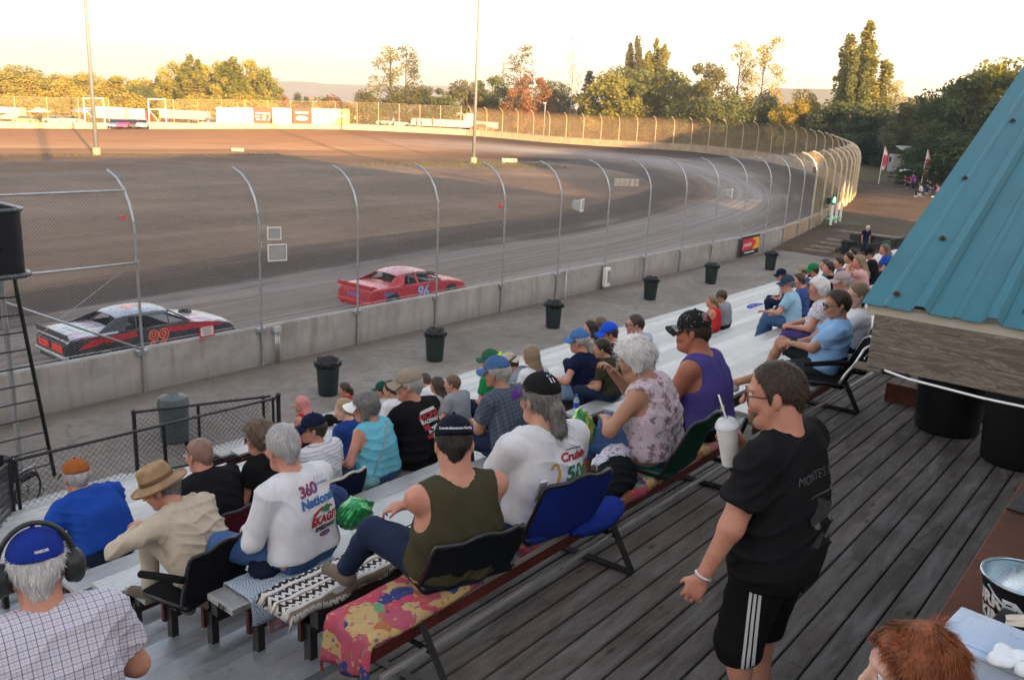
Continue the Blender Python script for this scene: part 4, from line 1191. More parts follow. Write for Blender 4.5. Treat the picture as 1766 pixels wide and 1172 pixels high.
for i, (k, x, y, w_, lf) in enumerate([('bush', 645, 152, 60, L_OLIVE), ('broad', 700, 148, 70, L_OLIVE), ('broad', 742, 150, 64, L_DARK), ('bush', 770, 160, 60, L_GREEN), ('broad', 806, 138, 66, L_OLIVE), ('broad', 852, 130, 70, L_GREEN), ('bush', 830, 160, 80, L_DARK), ('broad', 962, 140, 64, L_DARK), ('bush', 940, 165, 90, L_GREEN), ('bush', 985, 170, 70, L_OLIVE), ('bush', 885, 165, 80, L_OLIVE)]):
    tl(k, x, y, 176+i*1.5, w_*1.1, lf, 'dull green tree in the belt behind the curved far fence', var=i % 3, group=G2, ground=1.5)
tl('bare', 868, 104, 186, 30, L_RUST, 'thin rusty leafless snag behind the right light mast', ground=1.5)
tl('sparse', 900, 88, 184, 62, L_OLIVE, 'tall nearly bare tree over the rust coloured crown', var=2, ground=1.5, bark=BARK_PALE)
tl('broad', 918, 130, 172, 80, L_RUST, 'rust-orange crowned tree behind the far turn fence', var=2, ground=1.5)
tl('bare', 990, 84, 180, 46, L_OLIVE, 'pale leafless tree standing left of the dark fir', var=1, ground=1.5, bark=BARK_PALE)
tl('conifer', 1018, 119, 170, 50, L_FIR, 'dark pointed fir beside the broad maple behind the turn', ground=1.5)
for i, (x, y, w_, lf) in enumerate([(1058, 124, 90, L_YGREEN), (1096, 116, 100, L_GREEN), (1140, 118, 110, L_GREEN), (1170, 136, 60, L_YGREEN), (1040, 160, 80, L_DARK), (1110, 165, 120, L_GREEN), (1165, 170, 90, L_GREEN)]):
    tl('broad' if i < 4 else 'bush', x, y, 160+i*2, w_*1.2, lf, 'big round maple in the clump below the twin poplars', var=i % 3, group='maple clump below the twin poplars', ground=2)
tl('poplar', 1101, 68, 178, 48, L_OLIVE, 'narrow poplar, left of the twin poplars above the maples', var=1, ground=2)
tl('poplar', 1135, 70, 178, 56, L_YGREEN, 'narrow poplar, right of the twin poplars above the maples', var=2, ground=2)
tl('broad', 1224, 108, 150, 92, L_OLIVE, 'large dull green tree right of the maple clump', var=2, ground=2)
tl('sparse', 1281, 84, 158, 60, L_GOLD, 'tall thin tree, left of two airy golden ones behind the fence top', ground=2, var=1)
tl('sparse', 1324, 74, 158, 66, L_GOLD, 'tall thin tree, right of two airy golden ones behind the fence top', ground=2, var=2)
G3 = 'shaded bushes behind the end of the turn fence'
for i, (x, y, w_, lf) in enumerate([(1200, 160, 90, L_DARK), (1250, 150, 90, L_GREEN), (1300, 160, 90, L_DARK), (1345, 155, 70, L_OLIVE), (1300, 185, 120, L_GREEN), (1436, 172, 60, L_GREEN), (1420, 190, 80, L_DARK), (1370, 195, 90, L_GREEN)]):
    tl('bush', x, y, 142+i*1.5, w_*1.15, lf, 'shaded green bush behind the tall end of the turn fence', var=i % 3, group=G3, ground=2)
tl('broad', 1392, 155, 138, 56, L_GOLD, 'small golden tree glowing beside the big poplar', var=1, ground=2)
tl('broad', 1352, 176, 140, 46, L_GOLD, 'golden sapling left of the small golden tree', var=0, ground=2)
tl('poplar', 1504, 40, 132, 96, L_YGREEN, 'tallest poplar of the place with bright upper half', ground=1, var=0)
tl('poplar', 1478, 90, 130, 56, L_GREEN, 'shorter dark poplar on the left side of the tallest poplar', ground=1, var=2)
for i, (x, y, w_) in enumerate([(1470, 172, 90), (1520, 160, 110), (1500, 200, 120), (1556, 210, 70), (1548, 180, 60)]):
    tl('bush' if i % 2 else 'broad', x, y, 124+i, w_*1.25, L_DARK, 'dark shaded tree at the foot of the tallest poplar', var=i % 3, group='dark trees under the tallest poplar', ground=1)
tl('sparse', 1548, 150, 150, 50, L_GOLD, 'thin golden tree peeking out right of the tallest poplar', ground=1, var=0)
for i, (k, x, y, w_, D_, lf) in enumerate([('broad', 1592, 162, 90, 112, L_OLIVE), ('broad', 1640, 146, 110, 100, L_DARK), ('broad', 1694, 128, 130, 92, L_DARK), ('broad', 1730, 104, 130, 96, L_YGREEN), ('broad', 1790, 88, 150, 90, L_YGREEN), ('bush', 1640, 215, 120, 94, L_DARK), ('bush', 1700, 225, 120, 86, L_DARK), ('bush', 1600, 230, 80, 118, L_DARK), ('bush', 1610, 195, 90, 122, L_OLIVE)]):
    tl(k, x, y, D_, w_*1.2, lf, 'leafy tree of the dark wood left of the teal roof', var=i % 3, group='wood beside the teal roof', ground=0.8)
# ---------------------------------------------------------------- walls and catch fences
def concrete(name, base, dark):
    b = NB(name); pos = b.coords('Position'); ob = b.coords('Position', (1, 1, 0.12))
    n = b.noise(pos, 1.1, 6, 0.65); n2 = b.noise(ob, 5.0, 5, 0.65); n3 = b.noise(pos, 30, 3)
    c = b.ramp(n, [(0.28, tuple(x*0.72 for x in base)), (0.5, base), (0.75, tuple(x*1.15 for x in base))])
    c = b.mix(b.ramp(n2, [(0.48, 0.0), (0.72, 0.65)]), c, dark)
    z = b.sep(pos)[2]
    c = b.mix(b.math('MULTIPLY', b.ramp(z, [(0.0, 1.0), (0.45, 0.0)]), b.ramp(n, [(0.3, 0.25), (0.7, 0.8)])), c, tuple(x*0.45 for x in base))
    c = b.mix(b.ramp(n3, [(0.68, 0.0), (0.74, 0.5)]), c, tuple(x*0.5 for x in base))
    b.bump(b.math('ADD', n, n3), 0.4, 0.012); return b.set(c, 0.88, 0, 0.25)
M_CONC = concrete('wall_concrete', (0.35, 0.338, 0.32), (0.195, 0.18, 0.16))
M_CONC2 = concrete('far_wall_concrete', (0.36, 0.29, 0.21), (0.2, 0.15, 0.10))
M_GALV = mat('galvanised_pipe', (0.42, 0.44, 0.46), 0.42, 0.75, var=0.15, scale=5)
M_GALV2 = mat('weathered_pipe', (0.5, 0.43, 0.31), 0.5, 0.2, var=0.15, scale=5)
M_BLKM = mat('black_metal', (0.012, 0.012, 0.014), 0.38, var=0.2, spec=0.5)

def chain(name, pitch, wire, col, metal=0.4, rough=0.5, film=0.0):
    """woven diamond wire: a see-through sheet with UVs in metres"""
    b = NB(name); uv = b.n('UVMap').outputs[0]; s_ = b.sep(uv)
    x, y = s_[0], s_[1]
    wob = b.noise(uv, 1.4, 2); x = b.math('ADD', x, b.math('MULTIPLY_ADD', wob, pitch*1.2, 0))
    def fam(op):
        f = b.math('FRACT', b.math('DIVIDE', b.math(op, x, y), pitch*1.414))
        d = b.math('ABSOLUTE', b.math('SUBTRACT', f, 0.5))
        return b.math('GREATER_THAN', d, 0.5-wire/(pitch*1.414)*0.72)
    a = b.math('MAXIMUM', fam('ADD'), fam('SUBTRACT'))
    if film: a = b.math('MAXIMUM', a, b.math('MULTIPLY', b.noise(uv, 0.6, 4, 0.6), film*2))
    b.set(col, rough, metal, 0.4)
    b.link(a, b.b.inputs['Alpha'])
    return b.m
M_CHAIN = chain('chain_link', 0.055, 0.0036, (0.33, 0.34, 0.35))
M_CHAIN_T = chain('chain_link_turn', 0.055, 0.006, (0.34, 0.26, 0.15), 0.0, 0.8, film=0.24)
M_CHAIN_B = chain('chain_link_back', 0.06, 0.004, (0.30, 0.26, 0.17), 0.0, 0.8, film=0.05)
ARCH = [(0.0, 1.0), (0, 2.0), (0, 3.0), (0.0, 3.7), (0.05, 4.05), (0.17, 4.38), (0.38, 4.68), (0.68, 4.9), (1.06, 5.03)]
def outer_at(sel):
    return np.array([np.interp(sel, np.arange(NU), OUT[:, c]) for c in range(3)]).T
_L = np.r_[0, np.cumsum(np.linalg.norm(np.diff(OUT[:, :2], axis=0), axis=1))]
_L = _L-np.interp(9.65, OUT[:i0, 0], _L[:i0])            # arc length measured from the post at X = 9.65
def at_len(l):
    i = np.interp(l, _L, np.arange(NU)); p = outer_at(np.array([i]))[0]
    n = np.array([np.interp(i, np.arange(NU), nrm[:, c]) for c in range(2)]); n /= np.linalg.norm(n)
    return p, n
def wall(name, l0, l1, m, label, hgt=1.03, step=3.235, thick=0.24):
    root = thing(name, label, 'wall')
    k = 0; l = l0
    while l < l1-0.1:
        e = min(l+step, l1); g = MB(); rows = []
        for q in np.linspace(l+0.012, e-0.012, 4):
            p, n = at_len(q); z = p[2]
            a = lambda o, zz: (p[0]-n[0]*o, p[1]-n[1]*o, z+zz)
            rows.append([a(0.0, -0.9), a(0.0, hgt-0.03), a(0.03, hgt), a(thick-0.03, hgt), a(thick, hgt-0.03), a(thick, -0.9)])
        g.grid(rows); g.f.append((0+0, 1, 2, 3, 4, 5)); g.mi.append(0); g.f.append(tuple(18+i for i in (5, 4, 3, 2, 1, 0))); g.mi.append(0)
        g.build('wall_panel', m, root); l = e; k += 1
    return root
def fence(name, l0, l1, mchain, mpost, label, step=3.235, r=0.032, arch=True, hw=1.03, rails=True):
    root = thing(name, label, 'fence')
    prof_ = ARCH if arch else [(0.0, 0.8), (0.0, 3.0), (0.0, 5.0)]
    ls = np.arange(l0, l1, step)
    for l in ls:
        p, n = at_len(l)
        path = [(p[0]+n[0]*0.06, p[1]+n[1]*0.06, p[2]+0.0)]+[(p[0]-n[0]*(o-0.06), p[1]-n[1]*(o-0.06), p[2]+z) for o, z in prof_]
        g = MB(); g.tube(path, r, 7)
        if l < 70 and arch:
            t = Vector((-n[1], n[0], 0))
            g.bbox((p[0]+n[0]*0.02, p[1]+n[1]*0.02, p[2]+hw-0.07), (0.26, 0.10, 0.12), 0.01, rz=math.atan2(t.y, t.x))
            for zz in (2.2, 3.1, 3.95): g.lathe([(r, -0.03), (r+.012, -.03), (r+.012, .03), (r, .03)], (p[0]+n[0]*.06, p[1]+n[1]*.06, p[2]+zz), 7)
        g.build('post', mpost, root, True, angle=R(40))
    # woven mesh in one part
    fine = []
    for a, b_ in zip(prof_[:-1], prof_[1:]):
        for q in (0, 0.5): fine.append((a[0]+(b_[0]-a[0])*q, a[1]+(b_[1]-a[1])*q))
    fine.append(prof_[-1])
    arc = np.r_[0, np.cumsum([math.dist(fine[i], fine[i+1]) for i in range(len(fine)-1)])]
    Ls = np.arange(l0, l1+0.01, step/3); P = np.zeros((len(Ls), len(fine), 3)); UV = np.zeros((len(Ls), len(fine), 2))
    for i, l in enumerate(Ls):
        p, n = at_len(l)
        sag = 0.0 if (i % 3) == 0 else 0.02
        for j, (o, z) in enumerate(fine):
            P[i, j] = (p[0]-n[0]*(o-0.02+sag*math.sin(z)), p[1]-n[1]*(o-0.02+sag*math.sin(z)), p[2]+z-(sag if j == len(fine)-1 else 0)); UV[i, j] = (l, arc[j])
    m_ = uvmesh('wire_mesh', P, UV, mchain, None); m_.parent = root
    if rails:
        for z in ((1.15,) if arch else (2.6, 4.95)):
            g = MB(); g.tube([(at_len(l)[0][0]-at_len(l)[1][0]*0.0, at_len(l)[0][1], at_len(l)[0][2]+z) for l in Ls], 0.008, 5); g.build('tension_wire', mpost, root)
    return root
wall('concrete_wall', -3.235*5, 3.235*12, M_CONC, 'grey concrete wall between the plaza and the front straight')
LT = np.interp(i0, np.arange(NU), _L)
L_GATE0 = _L[int(np.argmin((OUT[:, 0]-75.0)**2+(OUT[:, 1]-147.5)**2))]
L_END = _L[-1]-35
wall('concrete_wall', 3.235*12, L_GATE0-62, M_CONC2, 'pale concrete wall curving round the banked turn', step=6.47)
front = fence('catch_fence', -3.235*4, 3.235*14.01, M_CHAIN, M_GALV, 'grey chain link catch fence with curved steel posts along the front straight')
g = MB()
for k in (-1, -2, -3, -4):
    xa, xb = 9.65+3.235*k, 9.65+3.235*(k+1); Yr = 18.6
    g.tube([(xa, Yr, 4.62), (xb, Yr+0.33, 4.62)] if False else [(xa, Yr+.33, 4.64), (xb, Yr+.33, 4.64)], 0.026, 7)
    g.tube([(xa, Yr, 3.06), (xb, Yr, 3.06)], 0.026, 7)
g.build('gate_rail', M_GALV, front, True)
g = MB(); g.tube([(6.45, 18.58, 2.75), (9.62, 18.58, 1.05)], 0.026, 7); g.build('brace', M_GALV, front, True)
g = MB(); g.tube([(9.5, 18.66, 3.0), (6.6, 18.66, 1.2)], 0.006, 5); g.build('tension_rod', M_GALV, front, True)
turnf = fence('catch_fence', 3.235*14.01, L_GATE0-62, M_CHAIN_T, M_GALV2, 'tall tan mesh catch fence with curved posts sweeping round the far turn', r=0.06)

# back straight: wall in two runs with the pit entrance between, straight posts
def straight_wall(name, pts, m, label, hgt=1.05):
    root = thing(name, label, 'wall')
    for (a, b_) in zip(pts[:-1], pts[1:]):
        g = MB(); a = Vector(a); b2 = Vector(b_); d = (b2-a); L = d.length; n = Vector((-d.y, d.x, 0)).normalized()
        k = max(1, int(L/6))
        for i in range(k):
            p = a+d*((i+0.5)/k); g.bbox((p.x, p.y, p.z+hgt/2-0.15), (L/k-0.03, 0.3, hgt+0.3), 0.03, rz=math.atan2(d.y, d.x))
        g.build('wall_panel', m, root)
    return root
def on_out(l): p, n = at_len(l); return (p[0], p[1], p[2])
LG0 = L_GATE0
def px_len(px):
    """arc length on the back straight whose foot appears at picture column px"""
    best = None
    for l in np.arange(LG0-75, L_END, 0.25):
        p, _ = at_len(l); c = CM.T @ np.array([p[0], p[1], p[2]-CAM_H]); x = 883+FPX*c[0]/c[2]
        if best is None or abs(x-px) < best[0]: best = (abs(x-px), l)
    return best[1]
LA = L_GATE0-62
l258, l190 = px_len(258), px_len(190)
M_CONC3 = concrete('back_wall_concrete', (0.42, 0.37, 0.28), (0.32, 0.27, 0.19))
straight_wall('concrete_wall', [on_out(l) for l in np.linspace(LA, l258, 8)], M_CONC3, 'cream concrete wall under the white billboards on the back straight')
straight_wall('concrete_wall', [on_out(l) for l in np.linspace(l190, L_END, 12)], M_CONC3, 'cream concrete wall left of the pit entrance on the back straight')
fence('mesh_fence', LA+1.2, l258-0.2, M_CHAIN_B, M_GALV2, 'tall thin mesh fence with straight posts behind the white billboards', step=4.0, arch=False, r=0.05)
fence('mesh_fence', l190, L_END, M_CHAIN_B, M_GALV2, 'tall thin mesh fence with straight posts left of the pit entrance', step=4.6, arch=False, r=0.05)
M_WHITE = mat('white_paint', (0.75, 0.73, 0.68), 0.5, var=0.06)
for nm, pa, pb, lb in (('gate_frame', 258, 289, 'open pale pipe gate frame right of the pit entrance'), ('gate_frame', 149, 182, 'open pale pipe gate frame left of the pit entrance')):
    A_, B2 = Vector(on_out(px_len(pa))), Vector(on_out(px_len(pb)))
    t = thing(nm, lb, 'gate', A_); g = MB(); d = B2-A_
    for q in (0, 1): g.tube([d*q, d*q+Vector((0, 0, 5.1))], 0.09, 7)
    g.build('post', M_WHITE, t); g = MB()
    for z in (4.95, 3.3): g.tube([Vector((0, 0, z)), d+Vector((0, 0, z))], 0.08, 7)
    g.tube([Vector((0, 0, 3.2)), d*0.55+Vector((0, 0, 1.2))], 0.06, 7)
    g.build('crossbar', M_WHITE, t)
# billboards
BB = [(372, 402, 'w', 'faded white billboard with pale lettering, leftmost of the row'), (404, 437, 'w', 'blank white billboard, second of the row from the left'), (438, 469, 'b', 'brown billboard with three white lines of lettering'), (470, 503, 'w', 'blank white billboard between the two brown billboards'), (504, 537, 'b2', 'brown billboard with a white oval emblem'), (538, 570, 'w', 'blank white billboard left of the pale green one'), (571, 603, 'g', 'pale green and white billboard at the right end of the row')]
M_SIGNW = mat('sign_white', (0.6, 0.59, 0.57), 0.5, var=0.05); M_SIGNB = mat('sign_brown', (0.09, 0.055, 0.04), 0.6, var=0.2)
M_SIGNG = mat('sign_green', (0.22, 0.36, 0.14), 0.5, var=0.25, scale=0.6); M_SIGNP = mat('sign_pale', (0.62, 0.52, 0.42), 0.6, var=0.1)
for (xa, xb, k, lb) in BB:
    la, lb_ = px_len(xa), px_len(xb); A_, B2 = Vector(on_out(la)), Vector(on_out(lb_)); d = B2-A_; n = Vector((d.y, -d.x, 0)).normalized()
    toward = -A_.copy(); toward.z = 0
    if n.dot(toward) < 0: n = -n
    o = A_+n*0.3+Vector((0, 0, 1.0)); L = d.length; rz = math.atan2(d.y, d.x)
    t = thing('billboard', lb, 'billboard', o, rz, 'billboards along the back straight'); hB = 2.75
    g = MB(); g.bbox((L/2, 0, hB/2), (L-0.15, 0.07, hB), 0.02); g.build('panel', {'w': M_SIGNW, 'b': M_SIGNB, 'b2': M_SIGNB, 'g': M_SIGNG}[k], t)
    sgn = -1 if (Matrix.Rotation(-rz, 3, 'Z') @ n).y < 0 else 1
    g = MB(); g.tube([(0.3, -sgn*.06, -0.9), (0.3, -sgn*.06, hB)], 0.05, 6); g.tube([(L-.3, -sgn*.06, -0.9), (L-.3, -sgn*.06, hB)], 0.05, 6); g.build('support', M_GALV2, t)
    g = MB()
    if k == 'b':
        for z, w_ in ((1.75, .8), (1.2, .86), (0.7, .7)):
            for q in range(7):
                if q % 3 != 2 or z > 1.5: g.box((L*(.5-w_/2+w_*(q+.5)/7), sgn*.042, z), (L*w_/7*.82, 0.012, 0.26))
    elif k == 'b2':
        g.add([(L/2+L*.3*math.cos(a), sgn*.044, 0.95+.42*math.sin(a)) for a in np.linspace(0, 2*PI, 25)[:-1]], [tuple(range(24))])
        for q in range(6): g.box((L*(.16+.115*q+.05), sgn*.042, 1.95), (L*.09, .012, .4))
    elif k == 'g':
        g.box((L*.5, sgn*.042, 1.5), (L*.62, .012, .42)); g.add([(0.1, sgn*.043, 2.6), (L*.6, sgn*.043, 2.6), (L*.2, sgn*.043, 0.2), (0.1, sgn*.043, .2)], [(0, 1, 2, 3)])
    elif xa == 372:
        for z in (1.9, 1.4):
            for q in range(8): g.box((L*(.12+.1*q), sgn*.042, z), (L*.075, .012, .22))
    if g.v: g.build('lettering', {'b': M_SIGNW, 'b2': M_SIGNW, 'g': M_SIGNW}.get(k, M_SIGNP), t)

# light masts
def mast(px, py, label, hgt=26):
    v = CM @ np.array([(px-883)/FPX, (py-586)/FPX, 1.0]); t_ = -CAM_H/v[2]; x, y = v[0]*t_, v[1]*t_
    t = thing('light_mast', label, 'light mast', (x, y, 0))
    g = MB(); g.lathe([(0.0, 0), (0.42, 0), (0.42, 0.75), (0.36, 0.85), (0, .85)], (0, 0, 0), 10); g.build('base', M_CONC2, t)
    g = MB(); g.tube([(0, 0, 0.85), (0, 0, 12), (0, 0, hgt)], 0.24, 12, taper=0.11); g.build('pole', mat('mast_steel', (.15, .18, .205), .5, .0, var=.06), t, True)
    g = MB(); g.box((0, 0, hgt), (2.6, .12, .12)); [g.bbox((q, -.2, hgt+.25), (.5, .3, .4), .05) for q in (-1.1, -.4, .4, 1.1)]; g.build('lamp_head', M_GALV, t)
mast(167, 268, 'white light mast standing at the left end of the infield')
mast(816.5, 283, 'white light mast standing on the grassy infield mound')
for s_, lb in ((1.3, 'tall light mast behind the stand, left one, whose shadow crosses the far straight'), (39.0, 'tall light mast behind the stand, right one, whose shadow crosses the far straight')):
    q = SD*-25+SN*s_; t = thing('light_mast', lb, 'light mast', (q[0], q[1], 0))
    g = MB(); g.tube([(0, 0, 0), (0, 0, 20), (0, 0, 37)], 0.42, 10, taper=0.3); g.build('pole', M_WHITE, t, True); g = MB(); g.box((0, 0, 37), (3, .2, .2)); g.build('crossarm', M_GALV, t)
t = thing('lamp_post', 'thin grey lamp post behind the far turn fence', 'lamp post', atD(937, 244, 152)); t.location.z = 1.7
g = MB(); g.tube([(0, 0, 0), (0, 0, 6.9)], 0.07, 7); g.build('pole', M_GALV, t); g = MB(); g.bbox((-.15, 0, 6.9), (.6, .25, .16), .04); g.build('lamp', M_WHITE, t)

# loudspeakers and boxes hanging on the fence
M_SPK = mat('speaker_grey', (0.42, 0.42, 0.40), 0.6, var=0.08); M_GRL = mat('speaker_grille', (0.33, 0.34, 0.34), 0.7, var=0.06, bump=0.5, bscale=120)
def speaker(loc, sz, label, rz):
    t = thing('loudspeaker', label, 'loudspeaker', loc, rz, 'loudspeakers on the catch fence posts'); a, d, h_ = sz
    g = MB(); P_ = []
    fr = [(-a/2, -d/2, -h_/2), (a/2, -d/2, -h_/2), (a/2, -d/2, h_/2), (-a/2, -d/2, h_/2)]
    bk = [(-a*.28, d/2, -h_*.32), (a*.28, d/2, -h_*.32), (a*.28, d/2, h_*.32), (-a*.28, d/2, h_*.32)]
    g.add(fr+bk, [(0, 1, 5, 4), (1, 2, 6, 5), (2, 3, 7, 6), (3, 0, 4, 7), (4, 5, 6, 7)]); g.build('cabinet', M_SPK, t)
    g = MB(); g.bbox((0, -d/2, 0), (a*.9, .02, h_*.9), .008); g.build('grille', M_GRL, t)
    g = MB(); e = .025
    for c, s2 in (((0, -d/2, h_/2), (a+.02, .05, e)), ((0, -d/2, -h_/2), (a+.02, .05, e)), ((a/2, -d/2, 0), (e, .05, h_)), ((-a/2, -d/2, 0), (e, .05, h_))): g.bbox(c, s2, .006)
    g.build('trim', M_WHITE, t)
    g = MB(); g.tube([(-a*.2, d*.3, h_*.5), (-a*.7, d*.2, h_*.62), (-a*.75, d*.2, -h_*.4)], 0.012, 6); g.build('bracket', M_GALV, t, True)
speaker((13.12, 18.36, 3.5), (0.33, .26, .30), 'small grey loudspeaker mounted above a larger one on a fence post', R(-18))
speaker((13.17, 18.34, 3.02), (0.46, .34, .40), 'large grey loudspeaker under the small one on the same fence post', R(-18))
speaker((26.5, 18.36, 3.52), (0.5, .36, .42), 'pale loudspeaker mounted alone on the post right of the red car', R(25))
speaker((39.4, 18.5, 3.42), (0.5, .36, .42), 'pale loudspeaker mounted alone on the post farthest from the red car', R(25))
t = thing('utility_box', 'white electrical box fixed to the concrete wall', 'electrical box', (29.0, 18.46, 0.14))
g = MB(); g.bbox((0, 0, .38), (.34, .16, .76), .02); g.build('box', M_WHITE, t); g = MB(); g.bbox((.04, -.086, .4), (.2, .012, .5), .01); g.build('door', M_GALV, t)
t = thing('conduit_bundle', 'three grey conduits running down the wall below a small junction box', 'conduit', (13.25, 18.53, 0.0))
for q in range(3): g = MB(); g.tube([(q*.055, 0, 0.0), (q*.055, 0, .86)], .018, 6); g.build('conduit', M_GALV, t, True)
g = MB(); g.bbox((.05, 0, .93), (.19, .1, .16), .01); g.build('junction_box', M_SPK, t)
t = thing('conduit_bundle', 'short pale conduit on the wall joint beside the lone loudspeaker post', 'conduit', (26.35, 18.55, 0))
g = MB(); g.tube([(0, 0, 0), (0, 0, 1.0)], .022, 6); g.build('conduit', M_WHITE, t, True); g = MB(); g.bbox((0, 0, 1.02), (.14, .09, .14), .01); g.build('junction_box', M_SPK, t)
# notice on the fence and advert on the wall
RED = mat('sign_red', (0.5, 0.02, 0.03), 0.5, var=0.06); BLK = mat('sign_black', (0.012, 0.012, 0.013), 0.5, var=0.1); YEL = mat('sign_yellow', (0.72, 0.36, 0.02), 0.5, var=0.06)
t = thing('notice_board', 'small white notice with red border hung on the catch fence', 'notice', (11.25, 18.5, 1.23), R(3))
g = MB(); g.bbox((0, 0, 0), (.42, .012, .3), .004); g.build('board', RED, t); g = MB(); g.box((0, -.009, 0), (.35, .004, .215)); g.build('face', M_SIGNW, t)
g = MB(); [g.box((0.0, -.013, .07-.045*q), (.26-.04*(q % 2), .002, .014)) for q in range(4)]; g.build('lettering', BLK, t)
t = thing('wall_advert', 'red, yellow and black advertising board fixed to the concrete wall', 'advert', (42.95, 18.62, 0.1), R(2.0))
g = MB(); g.bbox((0, 0, .49), (2.35, .02, 1.0), .005); g.build('board', BLK, t)
g = MB(); g.add([(-1.12, -.016, .24), (.25, -.016, .24), (.5, -.016, .5), (.2, -.016, .86), (-1.12, -.016, .86)], [(0, 1, 2, 3, 4)]); g.build('red_field', RED, t)
g = MB(); g.add([(.27, -.016, .24), (1.12, -.016, .24), (1.12, -.016, .86), (.22, -.016, .86), (.52, -.016, .5)], [(0, 1, 2, 3, 4)]); g.build('yellow_field', YEL, t)
g = MB(); put_text(g, 'premier', .34, Matrix.Translation((-.42, -.019, .55)) @ Matrix.Rotation(PI/2, 4, 'X'), shear=.2, bold=.008); g.box((-.1, -.018, .13), (1.3, .002, .07)); g.build('lettering', M_SIGNW, t)
g = MB(); g.add([(.5+.14*math.cos(a), -.02, .6+.14*math.sin(a)) for a in np.linspace(0, 2*PI, 17)[:-1]], [tuple(range(16))]); g.build('emblem', RED, t)
# green signal lamp and its white stand at the turn
EM = NB('green_lamp'); EM.set((0.0, 0.4, 0.1), 0.4); EM.b.inputs['Emission Color'].default_value = (0.05, 1.0, 0.35, 1); EM.b.inputs['Emission Strength'].default_value = 12
t = thing('signal_light', 'lit green signal lamp in a dark housing on the turn fence', 'signal light', (58.6, 20.15, 2.05), R(10))
g = MB(); g.bbox((0, 0, 0), (1.75, .3, .42), .04); g.build('housing', BLK, t)
g = MB(); g.lathe([(0, -.0), (.15, 0), (.17, .03), (0, .05)], (.35, -.16, 0), 16, mat4=Matrix.Rotation(PI/2, 4, 'X')); g.build('lamp', EM.m, t)
g = MB(); g.tube([(.35+.2*math.cos(a), -.18, .2*math.sin(a)) for a in np.linspace(0, PI, 9)], .02, 5); g.build('visor', BLK, t)
t = thing('trestle', 'white legged trestle with a green base beside the turn wall', 'trestle', (57.2, 19.2, .7), R(8))
for x in (-1.4, 0.1, 1.5): g = MB(); g.bbox((x, 0, .62), (.14, .14, 1.25), .01); g.build('leg', M_WHITE, t)
g = MB(); g.bbox((0.2, .2, .3), (2.3, .5, .08), .02); g.build('base_panel', mat('teal_board', (.03, .3, .22), .5), t)
# dark retaining wall, steps and handrail at the end of the plaza
STONE = mat('stone_step', (0.16, 0.13, 0.105), 0.9, var=0.25, scale=3, bump=.5, bscale=18); DKB = mat('dark_block', (0.045, 0.037, 0.032), 0.9, var=0.3, scale=3, bump=.6, bscale=12)
t = thing('stone_steps', 'rough stone steps climbing from the plaza to the dirt path', 'steps', (47.3, 16.6, 0), R(0))
for q in range(4): g = MB(); g.bbox((q*.55, -q*.16, .09+q*.17), (.62, 1.5-.1*q, .18), .03); g.build('step', STONE, t)
t = thing('retaining_wall', 'low dark block wall with pale cap behind the plaza end', 'wall', (49.6, 12.6, 0), R(92))
g = MB(); [g.bbox((x*1.22, 0, z*.26+.13), (1.2, .45, .25), .02) for x in range(-4, 3) for z in range(4)]; g.build('blocks', DKB, t)
g = MB(); g.bbox((-.6, 0, 1.1), (8.6, .55, .1), .02); g.build('cap', STONE, t)
t = thing('handrail', 'dark sloping handrail in front of the block wall', 'handrail', (45.8, 13.6, 0))
g = MB(); g.tube([(0, 0, .95), (7.5, -2.2, 1.6)], .045, 7); g.tube([(0, 0, .5), (7.5, -2.2, 1.1)], .03, 6); g.build('rail', M_BLKM, t, True)
for q in (0, .33, .66, 1): g = MB(); g.tube([(7.5*q, -2.2*q, 0), (7.5*q, -2.2*q, .95+.65*q)], .04, 7); g.build('post', M_BLKM, t)

# rubbish bins in a row along the plaza
M_BIN = mat('bin_green', (0.012, 0.022, 0.022), 0.45, var=0.2, spec=0.45); M_BAG = mat('bin_liner', (0.006, 0.006, 0.007), 0.28, var=0.1, bump=1.0, bscale=30, bdist=.02)
def make_bin(label, loc, sc=1.0, bm_=M_BIN, group='green rubbish bins along the plaza'):
    t = thing('trash_can', label, 'trash can', loc, 0, group)
    g = MB(); pr = [(0.0, 0.01), (.205, .01), (.215, .03), (.262, .72), (.262, .735), (.29, .735), (.295, .79), (.275, .80), (.25, .79), (.235, .5), (.0, .45)]
    g.lathe([(a*sc, z*sc) for a, z in pr], (0, 0, 0), 26); g.build('body', bm_, t, True, angle=R(35))
    for s2 in (-1, 1): g = MB(); g.tube([(s2*.27*sc, -.07, .66*sc), (s2*.325*sc, -.06, .7*sc), (s2*.325*sc, .06, .7*sc), (s2*.27*sc, .07, .66*sc)], .016, 6); g.build('handle', bm_, t, True)
    rows = []
    for i, (rr, z) in enumerate([(.272, .66), (.302, .70), (.306, .79), (.285, .825), (.25, .80), (.22, .6), (.1, .5)]):
        rows.append([(rr*sc*(1+.03*math.sin(k*2.1+i))*math.cos(k*2*PI/24), rr*sc*(1+.03*math.sin(k*2.1+i))*math.sin(k*2*PI/24), sc*(z+.012*math.sin(k*1.7+i*1.3))) for k in range(24)])
    g = MB(); g.grid(rows, True); g.build('liner', M_BAG, t, True)
    return t
c0 = make_bin('dark green rubbish bin, nearest of the row, between the two girls in red', (12.62, 15.62, 0), 1.06)
BINL = ['dark green rubbish bin below the red race car', 'dark green rubbish bin behind the navy shirted woman with the ponytail', 'dark green rubbish bin right of the white box on the wall', 'dark green rubbish bin above the girl in the red dress', 'dark green rubbish bin below the wall advertising board', 'dark rubbish bin standing by the stone steps']
